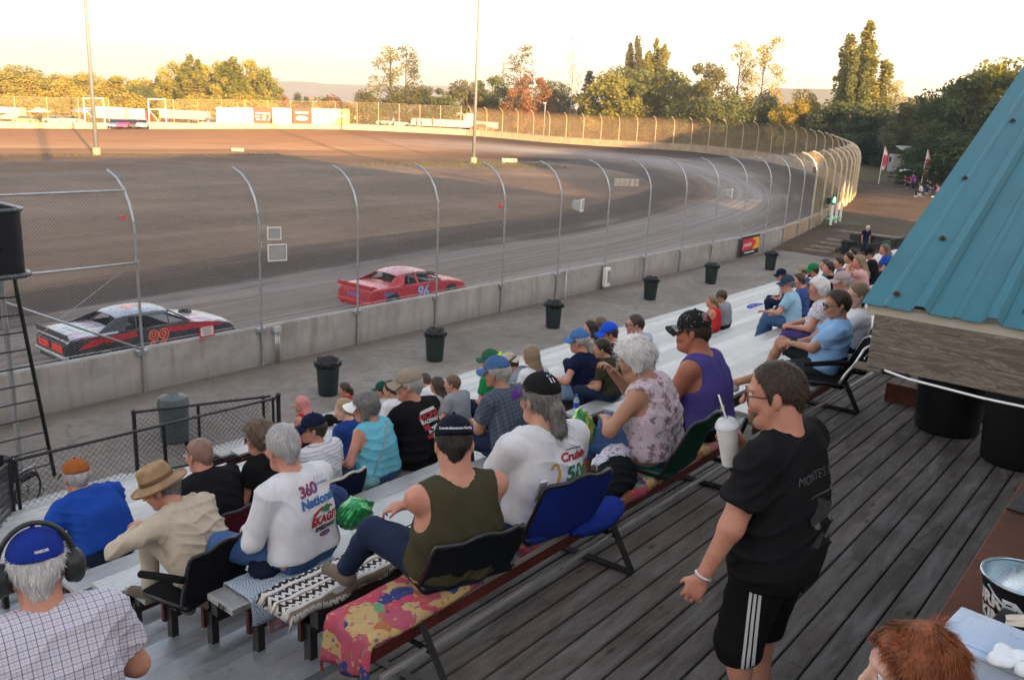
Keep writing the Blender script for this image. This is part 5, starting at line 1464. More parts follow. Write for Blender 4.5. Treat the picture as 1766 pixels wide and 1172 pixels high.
for (x, y), lb in zip([(16.6, 15.95), (22.2, 16.05), (28.8, 16.3), (33.9, 16.3), (39.7, 16.1), (47.6, 15.2)], BINL):
    c = copy_tree(c0); c.location = (x, y, 0); c['label'] = lb; c.rotation_euler.z = random.random()*3
t = thing('trash_can', 'grey rubbish bin with a domed lid behind the black fence', 'trash can', (8.55, 15.4, 0))
MG = mat('bin_grey', (0.06, 0.075, 0.085), 0.5, var=0.15)
g = MB(); g.lathe([(0, .01), (.25, .01), (.27, .05), (.29, .78), (0, .78)], (0, 0, 0), 26); g.build('body', MG, t, True, angle=R(35))
g = MB(); g.lathe([(.305, .76), (.305, .82), (.27, .93), (.12, .985), (.09, .96), (0.0, .93)], (0, 0, 0), 26); g.build('lid', mat('lid_grey', (.075, .095, .105), .45, var=.1), t, True, angle=R(35))
g = MB(); g.lathe([(0, .0), (.085, 0), (.085, .006), (0, .006)], (0.03, -.02, .965), 14); g.build('opening', BLK, t)

# ---------------------------------------------------------------- bleachers and deck
def aluminium(name, base, axis_scale, ridge=True):
    b = NB(name); pos = b.coords('Position'); s2 = b.coords('Position', (0.35, 6, 6)); n = b.noise(s2, 3.0, 5, 0.65); n2 = b.noise(pos, 2.2, 5, 0.7)
    c = b.ramp(n2, [(0.3, tuple(x*.74 for x in base)), (0.55, base), (0.75, tuple(min(1, x*1.1) for x in base))])
    c = b.mix(b.ramp(n, [(0.5, 0.0), (0.75, 0.5)]), c, tuple(x*.55 for x in base))
    gr = b.noise(pos, 11.0, 5, 0.7); c = b.mix(b.ramp(gr, [(0.6, 0.0), (0.72, 0.55)]), c, (.12, .10, .08)); g3 = b.noise(pos, 2.9, 6, 0.75, 0.8); c = b.mix(b.ramp(g3, [(0.56, 0.0), (0.70, 0.5)]), c, (.17, .145, .115))
    if ridge:
        y = b.sep(b.coords('Position'))[1]; wv = b.math('SINE', b.math('MULTIPLY', y, 2*PI/0.024)); b.bump(b.math('ADD', b.math('MULTIPLY', wv, .5), n), 0.5, 0.003)
        c = b.mix(b.math('MULTIPLY', b.ramp(wv, [(0.0, 1.0), (0.35, 0.0)]), .5), c, tuple(x*.4 for x in base))
    oi = b.n('ObjectInfo'); c = b.mix(1.0, c, b.ramp(oi.outputs['Random'], [(0.0, .72), (1.0, 1.08)]), 'MULTIPLY')
    return b.set(c, b.ramp(n2, [(0.3, .32), (.7, .5)]), 0.5, .5)
M_SEAT = aluminium('seat_aluminium', (0.60, 0.60, 0.585), 1); M_FOOT = aluminium('tread_aluminium', (0.46, 0.475, 0.495), 1, False)
M_EDGE_LIGHT = mat('edge_highlight_pale', (.8, .82, .84), .3, .3, var=.15, scale=3)  # pale strips painting the light caught along the tread edges
M_RISE = mat('rust_red_steel', (0.07, 0.016, 0.012), 0.7, var=0.35, scale=4); M_DKST = mat('dark_steel', (0.02, 0.018, 0.017), 0.5, var=0.2)
DECK = 3.96
ROWS = [(3.60+.515*i, 4.02-.185*i) for i in range(20)]
X0, X1 = 2.5, 45.0
bl = thing('bleachers', 'long aluminium bleachers with white plank seats facing the track', 'bleachers')
for i, (y, z) in enumerate(ROWS):
    g = MB(); xs = [X0, 6.55, 7.6, 14.7, 20.8, 26.9, 33, 39, X1]
    for a, c in zip(xs[:-1], xs[1:]):
        if a == 6.55: continue
        g.bbox(((a+c)/2, y, z-.022), (c-a-.006, .268, .044), .008)
    g.build('seat_board', M_SEAT, bl)
    if i < 19:
        g = MB(); e_ = MB()
        for a, c in zip([-6]+xs[1:-1], xs[1:]):
            for dy, dz in ((.14, -.43), (-.125, -.36)): g.bbox(((a+c)/2, y-.30+dy+.02, z+dz-.02), (c-a-.006, .252, .04), .006); e_.bbox(((a+c)/2, y-.30+dy+.02-.118, z+dz+.001), (c-a-.01, .016, .006), .002)
        fb_ = g.build('foot_board', M_FOOT, bl); e_.build('edge_highlight', M_EDGE_LIGHT, fb_)
    g = MB(); g.box((19.5, y-.245, z-.33), (51, .02, .15)) if False else [g.box(((a+c)/2, y+.02, z-.24), (c-a, .03, .16)) for a, c in ((X0+.2, 6.4), (7.75, X1-.2))]; g.build('riser', M_RISE, bl)
g = MB()
for x in list(np.arange(X0+.25, X1, 1.83)):
    for i, (y, z) in enumerate(ROWS):
        if 6.5 < x < 7.65: continue
        g.box((x, y, z-.12), (.05, .24, .15)); g.box((x, y-.02, z-.42), (.05, .06, .7))
    p0, p1 = ROWS[0], ROWS[-1]
    g.tube([(x, p0[0]-.2, p0[1]-.55), (x, p1[0]+.2, p1[1]-.6)], .04, 5)
g.build('support_frame', M_DKST, bl)
g = MB(); ez = [(-1+.0, 3.0)]
LET = ['P', 'N', 'M', 'L', 'K', 'J', 'H']
for i, l in enumerate(LET[:5]):
    y, z = ROWS[i]; put_text(g, l, .085, Matrix.Translation((X0-.004, y-.03, z-.02)) @ Matrix.Rotation(-PI/2, 4, 'Z') @ Matrix.Rotation(PI/2, 4, 'X') @ Matrix.Scale(.5, 4, (0, 1, 0)), bold=.004)
g.build('row_letter', BLK, bl)

# timber deck
def wood(name, c1, c2, c3, axis=0, sc=1.0, pos_=True):
    b = NB(name); st_ = [1.0, 1.0, 1.0]; st_ = [14*sc]*3; st_[axis] = 0.9*sc
    co = b.coords('Position' if pos_ else 'Object', tuple(st_)); geo = b.t.nodes.new('ShaderNodeObjectInfo')
    n = b.noise(co, 2.4, 6, 0.65, 1.2); n2 = b.noise(b.coords('Position', (1, 1, 1)), 1.5, 5, .65); fine = b.noise(b.coords('Position', tuple(x*5 for x in st_)), 2, 4, .6)
    bw = .148
    c = b.ramp(n, [(0.25, c1), (0.5, c2), (0.75, c3)])
    if axis == 0 and pos_:
        wn = b.n('TexWhiteNoise', _noise_dimensions='2D'); sp_ = b.sep(b.coords('Position')); cb = b.n('CombineXYZ')
        idx = b.math('FLOOR', b.math('DIVIDE', b.math('SUBTRACT', 2.98, sp_[1]), bw)); b.link(idx, cb.inputs[0])
        b.link(b.math('FLOOR', b.math('MULTIPLY_ADD', sp_[0], .31, b.math('MULTIPLY', idx, .43))), cb.inputs[1]); b.link(cb.outputs[0], wn.inputs[0])
        k = wn.outputs['Value']
        c = b.mix(b.math('MULTIPLY', b.ramp(k, [(0.0, 1.0), (1.0, 0.0)]), .55), c, tuple(x*.45 for x in c1))
        c = b.mix(b.ramp(k, [(.90, 0.0), (.91, .4)]), c, (.10, .055, .042))
        # a butt joint at each board end
        fx = b.math('FRACT', b.math('MULTIPLY_ADD', sp_[0], .31, b.math('MULTIPLY', idx, .43)))
        c = b.mix(b.math('LESS_THAN', fx, .0018), c, (.008, .007, .006))
    if axis == 0 and pos_:
        pw = b.noise(b.coords('Position', (1.1, 5, 5)), 1.4, 5, .6, .6); c = b.mix(b.ramp(pw, [(.46, 0.0), (.68, .75)]), c, (.185, .18, .178)); c = b.mix(b.ramp(pw, [(.28, .65), (.44, 0.0)]), c, (.035, .03, .027))
        vk = b.n('TexVoronoi'); vk.inputs['Scale'].default_value = 1.0; b.link(b.coords('Position', (2.2, 6.7, 6.7)), vk.inputs['Vector']); c = b.mix(b.ramp(vk.outputs['Distance'], [(.05, .85), (.13, 0.0)]), c, (.02, .017, .015))
        fy = b.math('FRACT', b.math('DIVIDE', b.math('SUBTRACT', 2.98, sp_[1]), bw)); c = b.mix(b.ramp(b.math('ABSOLUTE', b.math('SUBTRACT', fy, .47)), [(.36, 0.0), (.46, .6)]), c, (.03, .026, .023))
    c = b.mix(b.ramp(fine, [(0.58, 0.0), (0.75, .55)]), c, tuple(x*.4 for x in c1))
    c = b.mix(b.ramp(n2, [(0.5, 0.0), (0.7, .5)]), c, tuple(x*1.25 for x in c2))
    b.bump(b.math('ADD', n, fine), .5, .004); return b.set(c, .8, 0, .25)
M_DECKW = wood('deck_timber', (.060, .052, .045), (.112, .098, .086), (.165, .145, .128))
g = MB(); y = 2.98
while y > -3.2:
    g.bbox((6.4, y-.0715, DECK-.019), (13.2, .1395, .038), .005); y -= .148
deck = g.build('timber_deck', M_DECKW); deck['kind'] = 'structure'
g = MB(); g.box((6.4, 0, DECK-.16), (13.0, 6.2, .2)); g.box((6.4, 2.95, DECK-.9), (13, .05, 1.3)); tag(g.build('deck_underframe', M_DKST), kind='structure')
g = MB(); g.box((-4.2, 0, DECK-.3), (7.6, 6.0, .3)); tag(g.build('walkway', M_FOOT), kind='structure')
# ---------------------------------------------------------------- benches on the deck, booth, counter
M_REDST = mat('bench_red_steel', (0.10, 0.014, 0.012), 0.6, var=0.3, scale=5); M_EDGE = mat('bench_edge_alu', (0.6, 0.6, 0.6), 0.35, 0.7, var=0.1)
def bench(label, xa, xb, y, z, legs, rear_slope=True):
    t = thing('bench', label, 'bench', ((xa+xb)/2, y, DECK)); L = xb-xa; h_ = z-DECK
    g = MB(); g.bbox((0, 0, h_-.022), (L, .29, .044), .008); g.build('seat_board', M_SEAT, t)
    g = MB(); g.box((0, -.05, h_-.12), (L-.1, .02, .13)); g.build('apron', M_REDST, t)
    g = MB(); g.bbox((0, -.155, h_-.2), (L-.05, .025, .03), .004); g.build('edge_strip', M_EDGE, t)
    for x in legs:
        lx = x-(xa+xb)/2
        g = MB(); g.tube([(lx, -.10, h_-.05), (lx+.03, -.30, .02)], .024, 4); g.tube([(lx, .10, h_-.05), (lx, .22, .0)], .024, 4)
        g.tube([(lx+.03, -.30, .02), (lx, .22, .02)], .022, 4); g.tube([(lx, -.17, h_*.55), (lx, .15, h_*.55)], .02, 4); g.build('leg_frame', M_BLKM, t)
    return t
BY, BZ = 2.68, 4.40
bench('long bench with a floral throw on the deck behind the top row', 2.3, 6.05, BY, BZ, (2.62, 4.25, 5.85))
bench('bench with a dark underside beyond the floral bench, under two sunglass wearers', 6.5, 11.5, BY, BZ, (6.85, 8.5, 10.3))
# floral throw: three lengths laid over the bench
def floral(name, cols, sc):
    b = NB(name); co = b.coords('Object'); 
    wob = b.n('VectorMath', _operation='MULTIPLY_ADD'); nz = b.n('TexNoise'); nz.inputs['Scale'].default_value = 9; b.link(co, nz.inputs['Vector']); b.link(nz.outputs['Color'], wob.inputs[0]); wob.inputs[1].default_value = (.09, .09, .09); b.link(co, wob.inputs[2])
    v = b.n('TexVoronoi'); v.inputs['Scale'].default_value = sc; b.link(wob.outputs[0], v.inputs['Vector'])
    s = b.sep(v.outputs['Color']); c = b.ramp(s[0], [(i/len(cols), cc) for i, cc in enumerate(cols)], 'CONSTANT')
    v2 = b.n('TexVoronoi'); v2.inputs['Scale'].default_value = sc*2.7; b.link(wob.outputs[0], v2.inputs['Vector'])
    c = b.mix(b.ramp(v2.outputs['Distance'], [(.28, .8), (.36, 0.0)]), c, b.ramp(b.sep(v2.outputs['Color'])[1], [(i/len(cols), cc) for i, cc in enumerate(cols[::-1])], 'CONSTANT'))
    b.bump(b.noise(co, 250, 2), .3, .002); return b.set(c, .9, 0, .2)
PK, YL, BLU, GRN, ORG = (.36, .075, .115), (.42, .30, .13), (.035, .05, .16), (.12, .25, .14), (.34, .12, .05)
M_FLOR = floral('floral_throw', [PK, YL, (.42, .06, .1), BLU, PK, GRN, ORG, YL], 11)
M_FLOR2 = floral('floral_throw_dark', [(.2, .03, .05), (.3, .1, .05), (.09, .015, .03), (.05, .1, .09), (.25, .04, .04)], 13)
def throw(label, xa, xb, y, z, m, over_rear=.0, over_end=0.0, over_front=.06, seed=0, w=.32, wav=.008):
    """a cloth lying along a plank with its edges hanging down"""
    nx, prof_ = int((xb-xa)/.03)+1, []
    hw = w/2
    for q in np.linspace(-1, 1, 21):
        s_ = q*(hw+(over_rear if q < 0 else over_front)); 
        if s_ < -hw: prof_.append((-hw-.006, -(-hw-s_)))
        elif s_ > hw: prof_.append((hw+.006, -(s_-hw)))
        else: prof_.append((s_, .008))
    ne = int(over_end/.03); rows = []
    for i in range(-ne, nx):
        x = xa+max(i, 0)*.03; dz = min(i, 0)*.03; row = []
        for j, (yy, zz) in enumerate(prof_):
            n_ = wav*(math.sin(i*.55+seed)*math.cos(j*.7+seed*2)+.6*math.sin(i*.21+j*.9))
            hang = zz if zz < 0 else 0
            e = .25*(abs(dz)) if zz < 0 else 0
            row.append((x-(.008 if i < 0 else 0)-abs(n_)*(1.6 if i < 0 else 0)-.16*max(0, -dz)*math.sin(j*.4+seed)**2, y+yy+(n_*1.4 if hang < 0 else 0)*(1 if yy > 0 else -1)-(.0), z+zz+dz+(.004+abs(n_) if hang == 0 and dz == 0 else 0)*(1 if hang == 0 else 0)-(e)))
        rows.append(row)
    g = MB(); g.grid(rows); o = g.build('throw', m, None, True); so_ = o.modifiers.new('thickness', 'SOLIDIFY'); so_.thickness = .006; so_.offset = 1
    return tag(o, label, 'blanket')
throw('pink and yellow floral throw hanging over the left end of the bench', 2.27, 3.05, BY, BZ+.003, M_FLOR, .02, .22, .03, 1)
throw('dark red floral throw between the olive tank top and blue seat', 3.05, 3.95, BY, BZ+.003, M_FLOR2, .0, 0, .04, 2)
throw('pink floral throw beside the blue folding seat', 3.98, 4.85, BY, BZ+.003, M_FLOR, .05, 0, .04, 3)
throw('faded floral throw under the purple tank top at the right bench end', 4.9, 6.06, BY, BZ+.003, M_FLOR2 if False else floral('floral_throw_faded', [(.4, .16, .16), YL, (.3, .1, .12), (.35, .2, .25), ORG], 10), .03, 0, .04, 4)
# folded blankets on the top rows
b = NB('mexican_blanket'); co = b.coords('Object'); s_ = b.sep(co); f = b.math('FRACT', b.math('MULTIPLY', s_[1], 9.0)); zig = b.math('ABSOLUTE', b.math('SUBTRACT', b.math('FRACT', b.math('MULTIPLY', s_[0], 22.0)), .5))
st = b.math('GREATER_THAN', b.math('FRACT', b.math('ADD', b.math('MULTIPLY', s_[1], 16.0), zig)), .5)
cc = b.mix(b.math('MULTIPLY', st, b.math('GREATER_THAN', f, .35)), (.55, .53, .5), (.03, .028, .03)); cc = b.mix(b.math('LESS_THAN', f, .12), cc, (.22, .17, .13)); b.bump(b.noise(co, 200, 2), .4, .002); M_MEX = b.set(cc, .95, 0, .1)
b = NB('quilt_blue'); co = b.coords('Object'); ck = b.n('TexChecker'); ck.inputs['Scale'].default_value = 90; b.link(co, ck.inputs[0]); ck.inputs[1].default_value = (.18, .25, .34, 1); ck.inputs[2].default_value = (.45, .5, .55, 1); M_QLT = b.set(ck.outputs[0], .95, 0, .1)
M_QPK = floral('quilt_pink', [(.45, .2, .2), (.3, .14, .16), (.5, .3, .28), (.2, .2, .25)], 22)
y_, z_ = ROWS[0]; throw('folded black and white zigzag blanket under the brown shoes', 2.52, 3.35, y_, z_+.004, M_MEX, .05, .03, .02, 5, .3, .012)
throw('white patterned blanket on the top row behind the raised knee', 3.4, 4.0, y_, z_+.006, M_MEX, .0, .0, .02, 8, .28, .012)
y_, z_ = ROWS[1]; throw('blue checked quilt with pink edge hanging from the row end', 2.62, 3.3, y_, z_+.004, M_QLT, .16, .0, .02, 6, .3, .012)
throw('pink patterned quilt drooping below the blue checked one', 2.72, 3.2, y_-.01, z_-.09, M_QPK, .16, .0, .0, 7, .3, .01)

# booth whose teal metal roof reaches into the picture
M_TEAL = NB('teal_roof'); co = M_TEAL.coords('Object'); n = M_TEAL.noise(co, 2.2, 5, .6); n2 = M_TEAL.noise(M_TEAL.coords('Object', (1, 14, 14)), 1.2, 5, .6); sp = M_TEAL.noise(co, 45, 2)
c = M_TEAL.ramp(n, [(.3, (.022, .125, .16)), (.7, (.036, .175, .225))]); c = M_TEAL.mix(M_TEAL.ramp(n2, [(.5, 0.0), (.8, .4)]), c, (.025, .11, .14)); c = M_TEAL.mix(M_TEAL.ramp(sp, [(.70, 0.0), (.78, .5)]), c, (.09, .15, .16))
M_TEAL = M_TEAL.set(c, M_TEAL.ramp(n, [(.3, .42), (.7, .6)]), 0.0, .45)
bo = thing('booth', 'timber booth with a ribbed teal metal roof on the deck', 'booth', (3.87, 1.13, DECK))
def toB(x, y, z): return (x-3.87, y-1.13, z-DECK)
PIT = math.atan2(7.07-5.965, 6.35-3.87)
def roofpt(u, y, h=0.0): return toB(3.87+u*math.cos(PIT)-h*math.sin(PIT), y, 5.965+u*math.sin(PIT)+h*math.cos(PIT))
sec = []; y = 1.13; k = 0
def ribprof():
    out = [(1.135, -.03), (1.135, .004)]
    yy = 1.13
    for i in range(14):
        out += [(yy, .002), (yy-.085, .0), (yy-.095, .008), (yy-.115, .008), (yy-.125, .0), (yy-.17, .0)] if i else [(yy, .003), (yy-.08, .0), (yy-.09, .007), (yy-.105, .007), (yy-.115, 0), (yy-.165, .0)]
        r0 = yy-.20
        out += [(r0, .0), (r0-.018, .032), (r0-.052, .034), (r0-.072, .0)]
        yy = r0-.075
    return out
pr = ribprof(); us = [0, .02, .6, 1.4, 2.6, 3.6]
g = MB(); g.grid([[roofpt(u, yy, hh-(.004 if u == 0 else 0)) for yy, hh in pr] for u in us]); g.grid([[roofpt(u, yy, hh-.006) for yy, hh in pr] for u in us])
g.grid([[roofpt(3.6, yy, hh) for yy, hh in pr], [toB(3.87+3.6*math.cos(PIT)+3.3, yy, 5.965+3.6*math.sin(PIT)-1.45+hh) for yy, hh in pr]])
rf = g.build('roof', M_TEAL, bo, True, angle=R(20))
g = MB()
for u, yy in ((.10, 1.02), (.095, .905), (.62, .98), (1.25, 1.05), (.12, .52), (.62, .60), (1.3, .72), (.1, .2), (2.0, 1.0), (2.3, .7)):
    g = MB(); p = Vector(roofpt(u, yy, .006)); g.lathe([(0, .014), (.008, .013), (.009, .004), (.017, .003), (.017, 0)], p, 8, mat4=Matrix.Rotation(-PIT, 4, 'Y')); g.build('screw', mat('rusty_screw', (.05, .035, .03), .6), rf)
b = NB('aged_beam'); co = b.coords('Object', (9, 0.9, 9)); kn = b.coords('Object')
v = b.n('TexVoronoi'); v.inputs['Scale'].default_value = 3.1; b.link(b.coords('Object', (1.8, .8, 1.8)), v.inputs['Vector'])
kd = b.ramp(v.outputs['Distance'], [(.0, 1.0), (.22, 0.0)])
n = b.noise(co, 3.2, 6, .62, 1.6); rg = b.math('SINE', b.math('ADD', b.math('MULTIPLY', n, 42), b.math('MULTIPLY', kd, 9)))
c = b.ramp(n, [(.25, (.13, .112, .095)), (.5, (.23, .20, .172)), (.75, (.33, .29, .25))]); c = b.mix(b.math('MULTIPLY', b.ramp(rg, [(.2, 1.0), (.7, 0.0)]), .55), c, (.07, .056, .046))
c = b.mix(b.ramp(v.outputs['Distance'], [(.03, .9), (.085, 0.0)]), c, (.035, .025, .02)); b.bump(rg, .35, .003); M_BEAM = b.set(c, .85, 0, .2)
g = MB(); g.bbox(toB(3.91, -.95, 5.80), (.045, 4.06, .235), .006); g.build('fascia_beam', M_BEAM, bo)
g = MB(); g.bbox(toB(3.93, -.93, 5.935), (.055, 4.1, .05), .005); g.build('trim', mat('cream_trim', (.5, .47, .40), .6, var=.08), bo)
g = MB(); g.bbox(toB(5.3, 1.03, 5.80), (2.75, .045, .235), .006); g.build('side_beam', M_BEAM, bo)
g = MB(); g.bbox(toB(3.92, 1.075, 5.672), (.05, .12, .025), .004); g.build('beam_plate', M_BEAM, bo)
g = MB(); g.tube([toB(3.885, 1.0, 5.682), toB(3.878, .9, 5.668), toB(3.875, .6, 5.654), toB(3.875, .2, 5.656), toB(3.88, -.5, 5.668), toB(3.88, -2.4, 5.672)], .0055, 7, taper=.005); g.build('conduit', mat('white_plastic', (.8, .82, .84), .3, var=.03), bo, True)
for x, yy in ((6.7, -1.9), (4.0, -2.9)): g = MB(); g.bbox(toB(x, yy, (DECK+5.9)/2), (.09, .09, 5.9-DECK), .006); g.build('post', M_BEAM, bo)
g = MB(); [g.bbox(toB(9.3, -.35-k*.24, 4.45), (.03, .23, .95), .004) for k in range(11)]; g.build('wall_board', mat('dark_siding', (.055, .022, .016), .75, var=.3, scale=3), bo)
g = MB(); g.bbox((9.25, 1.86, DECK+.10), (.05, .95, .2), .006); tag(g.build('kick_board', mat('red_board', (.11, .03, .02), .75, var=.3)), 'dark red kick board at the end of the deck beside the barrels', 'board')
M_BARR = mat('barrel_black', (.006, .006, .007), .5, var=.15)
for i, (x, y, lb) in enumerate([(8.75, 1.62, 'black barrel on the deck under the booth beam, nearer the bench'), (8.3, .95, 'black barrel on the deck under the booth beam, nearer the counter')]):
    t = thing('barrel', lb, 'barrel', (x, y, DECK), 0, 'barrels beneath the booth')
    g = MB(); g.lathe([(0, .005), (.27, .005), (.28, .03), (.335, .8), (.35, .8), (.355, .85), (.33, .86), (.31, .5), (0, .45)], (0, 0, 0), 28); g.build('body', M_BARR, t, True, angle=R(35))
    g = MB(); g.lathe([(.34, .74), (.365, .76), (.365, .84), (.34, .87), (.3, .8), (.25, .6)], (0, 0, 0), 24); g.build('liner', M_BAG, t, True)

# counter with its things
CT = thing('counter', 'rust red counter top along the right edge of the deck', 'counter', (4.6, .57, DECK)); CZ = 4.83
M_RED = NB('rust_counter'); co = M_RED.coords('Object'); n = M_RED.noise(co, 5, 6, .7); c = M_RED.ramp(n, [(.3, (.075, .024, .013)), (.7, (.17, .055, .03))]); M_RED.bump(M_RED.noise(co, 60, 3), .3, .003); M_RED = M_RED.set(c, .7, 0, .3)
g = MB(); g.bbox((.1, -.42, CZ-DECK-.02), (4.6, .82, .04), .008); g.build('top', M_RED, CT)
g = MB(); g.box((.1, -.10, (CZ-DECK)/2-.02), (4.5, .04, CZ-DECK-.05)); g.build('front_panel', mat('counter_panel', (.04, .03, .026), .8), CT)
MATB = mat('bar_mat_black', (.014, .016, .02), .6, var=.15, bump=.5, bscale=160)
for i, (x, lb, tx) in enumerate([(5.05, 'black bar mat on the counter, nearer the metal bucket', 'MENDOZA'), (5.62, 'black bar mat on the counter, farther from the metal bucket', 'CHIVAROO')]):
    t = thing('bar_mat', lb, 'bar mat', (x, .34, CZ), R(-4+5*i)); g = MB(); g.bbox((0, 0, .005), (.40, .40, .01), .003); g.build('mat', MATB, t)
    g = MB(); put_text(g, tx, .052, Matrix.Translation((.0, -.05, .0115)) @ Matrix.Rotation(-PI/2, 4, 'Z')); g.build('lettering', mat('mat_text', (.3, .31, .32), .7), t)
bk = thing('bucket', 'black metal ice bucket with shiny inside and white lettering', 'bucket', (3.62, .30, CZ))
M_ZINC = mat('zinc_inside', (.45, .55, .62), .28, .85, var=.2, scale=9); M_BKT = mat('bucket_black', (.008, .008, .01), .35, var=.1)
g = MB(); g.lathe([(0, .003), (.105, .003), (.112, .02), (.152, .225)], (0, 0, 0), 40, sx=1.0, sy=1.0); g.build('body', M_BKT, bk, True)
g = MB(); g.lathe([(.149, .222), (.11, .03), (.0, .02)], (0, 0, 0), 40); g.build('inside', M_ZINC, bk, True)
g = MB(); g.tube([(.153*math.cos(a), .153*math.sin(a), .228) for a in np.linspace(0, 2*PI, 41)], .006, 8, False); g.build('rim', M_ZINC, bk, True)
g = MB(); g.tube([(.15*math.cos(a), .15*math.sin(a)*1.0, .19-.12*math.sin((a-PI*.6)/1.0) if False else .205-.10*math.sin(max(0, (a-PI*.75)))) for a in np.linspace(PI*.75, PI*1.75, 15)], .004, 6); g.build('handle', M_ZINC, bk, True)
def wrap_text(mb, txt, size, rad0, slope, z0, a_c, **kw):
    V, F = text_mesh(txt, size, **kw); P = []
    for v in V:
        z = z0+v.y; rr = rad0+slope*z+.0015; a = a_c+v.x/rr; P.append((rr*math.cos(a), rr*math.sin(a), z))
    mb.add(P, F)
g = MB(); wrap_text(g, 'URREN', .075, .108, .196, .145, R(150), bold=.004); wrap_text(g, 'KING', .075, .108, .196, .075, R(150), bold=.004); g.build('lettering', mat('bucket_text', (.72, .72, .72), .5, var=.03), bk)
t = thing('napkin_box', 'black plastic box on the counter in front of the bucket', 'box', (3.36, .21, CZ), R(-8)); g = MB(); g.bbox((0, 0, .075), (.19, .30, .15), .018); g.build('box', mat('box_black', (.018, .02, .024), .4, var=.15), t)
g = MB(); g.bbox((0, 0, .153), (.17, .28, .008), .003); g.build('lid', mat('box_lid', (.026, .028, .034), .4), t)
g = MB(); rows = [[(x*.5-.04+.01*math.sin(y*30), y, .005+.018*abs(math.sin(x*14+y*9))+.01*math.cos(y*20)) for y in np.linspace(-.12, .12, 15)] for x in np.linspace(-.07, .12, 12)]; rows = [[(px_*(1-.45*abs(math.sin(i*.5+j*.3))), py_, pz_) for j, (px_, py_, pz_) in enumerate(r)] for i, r in enumerate(rows)]
g.grid(rows); o = g.build('napkin', mat('napkin_cream', (.62, .56, .45), .9, var=.05), None, True, loc=(3.40, .20, CZ+.160), rz=R(12)); tag(o, 'crumpled cream napkin lying on the black box', 'napkin')
M_TOTE = mat('tote_plastic', (.40, .52, .68), .3, var=.04, spec=.5); M_TOTE.node_tree.nodes['Principled BSDF'].inputs['Transmission Weight'].default_value = 0.0
t = thing('storage_tub', 'pale blue plastic tub with a lid at the counter end', 'tub', (3.08, .27, CZ-.02), R(-6))
g = MB(); g.bbox((0, 0, .11), (.25, .34, .22), .03); g.build('tub', M_TOTE, t, True, angle=R(40))
g = MB(); g.bbox((0, 0, .228), (.285, .38, .022), .02); g.bbox((-.01, 0, .242), (.21, .29, .014), .006); g.build('lid', M_TOTE, t, True, angle=R(40))
A = Field((-.1, -.1, -.02), (.1, .1, .12), .006); [A.ell((.05*math.sin(i*2.1), .05*math.cos(i*1.7), .03+.012*(i % 3)), (.035, .03, .022), None, .012) for i in range(6)]
V, Q = A.mesh(); o = link_mesh('plastic_wrap', wrinkle(V, Q, .008, 3, 40), Q, [mat('clear_wrap', (.7, .75, .8), .15, var=.05, spec=.6)]); o.location = (2.92, .22, CZ+.215); tag(o, 'crumpled clear plastic wrap on the blue tub', 'wrap')

# black wire fence by the aisle: real woven wire
M_BWIRE = mat('black_wire', (.012, .013, .015), .45, var=.1)
def wire_fence(label, pts, z0, z1, posts, pitch=.05, wire=.0042, knuckle=True, mid=None):
    """pts: two ground points; z0/z1: bottom and top heights at both ends"""
    t = thing('chain_link_fence', label, 'fence', (pts[0][0], pts[0][1], 0)); A_ = Vector((0, 0, 0)); B2 = Vector((pts[1][0]-pts[0][0], pts[1][1]-pts[0][1], 0)); L = B2.length; d = B2/L; n = Vector((-d.y, d.x, 0))
    zb = lambda x: z0[0]+(z0[1]-z0[0])*x/L
    zt = lambda x: z1[0]+(z1[1]-z1[0])*x/L
    g = MB(); rowsn = int((z1[0]-z0[0])/(pitch/1)) ; nx = int(L/pitch)
    for i in range(nx):
        x0 = i*pitch; pts_ = []
        H_ = zt(x0)-zb(x0)+.03
        for j in range(int(H_/(pitch*2))+2):
            z = zb(x0)+(j*2-1)*pitch+(pitch if i % 2 else 0)
            for q in (0, 1):
                xx = x0+(q*pitch); zz = z+q*pitch
                if i % 2: xx = x0+(1-q)*pitch; zz = z+(q-1)*pitch
                if xx <= L and zb(xx)-.02 < zz < zt(xx)+.05: pts_.append(d*xx+Vector((0, 0, zz))+n*(.003 if q else -.003))
        if len(pts_) > 1: g.tube(pts_, wire, 3, False)
    g.build('wire_mesh', M_BWIRE, t)
    for x, rr, ex in posts:
        g = MB(); p = d*x; g.tube([p+Vector((0, 0, zb(x)-.25)), p+Vector((0, 0, zt(x)+ex))], rr, 10); g.lathe([(0, .035), (rr*.9, .02), (rr*1.25, 0), (rr*1.25, -.02)], p+Vector((0, 0, zt(x)+ex)), 10); g.build('post', M_BLKM, t, True, angle=R(40))
    g = MB(); g.tube([Vector((0, 0, zt(0))), B2+Vector((0, 0, zt(L)))], .024, 9); g.build('top_rail', M_BLKM, t, True)
    g = MB(); g.tube([Vector((0, 0, zb(0)+.02)), B2+Vector((0, 0, zb(L)+.02))], .018, 7); g.build('bottom_rail', M_BLKM, t, True)
    return t
wire_fence('long black chain link fence panel behind the man in the blue tee', [(4.45, 12.6), (9.04, 12.6)], (.52, .52), (1.59, 1.50), [(.0, .04, .06), (.10, .025, .0), (2.36, .032, .0), (4.59, .04, .06), (4.47, .026, .0)])
wire_fence('shorter black chain link gate panel standing before the grey lidded bin', [(6.75, 13.45), (8.98, 12.75)], (.40, .45), (1.55, 1.50), [(.0, .034, .02), (1.05, .026, .0), (2.2, .028, 0)], pitch=.045)
wire_fence('black chain link fence stub running down at the left picture edge', [(4.40, 12.5), (2.9, 9.3)], (.52, 1.7), (1.6, 2.7), [(3.5, .03, 0)])

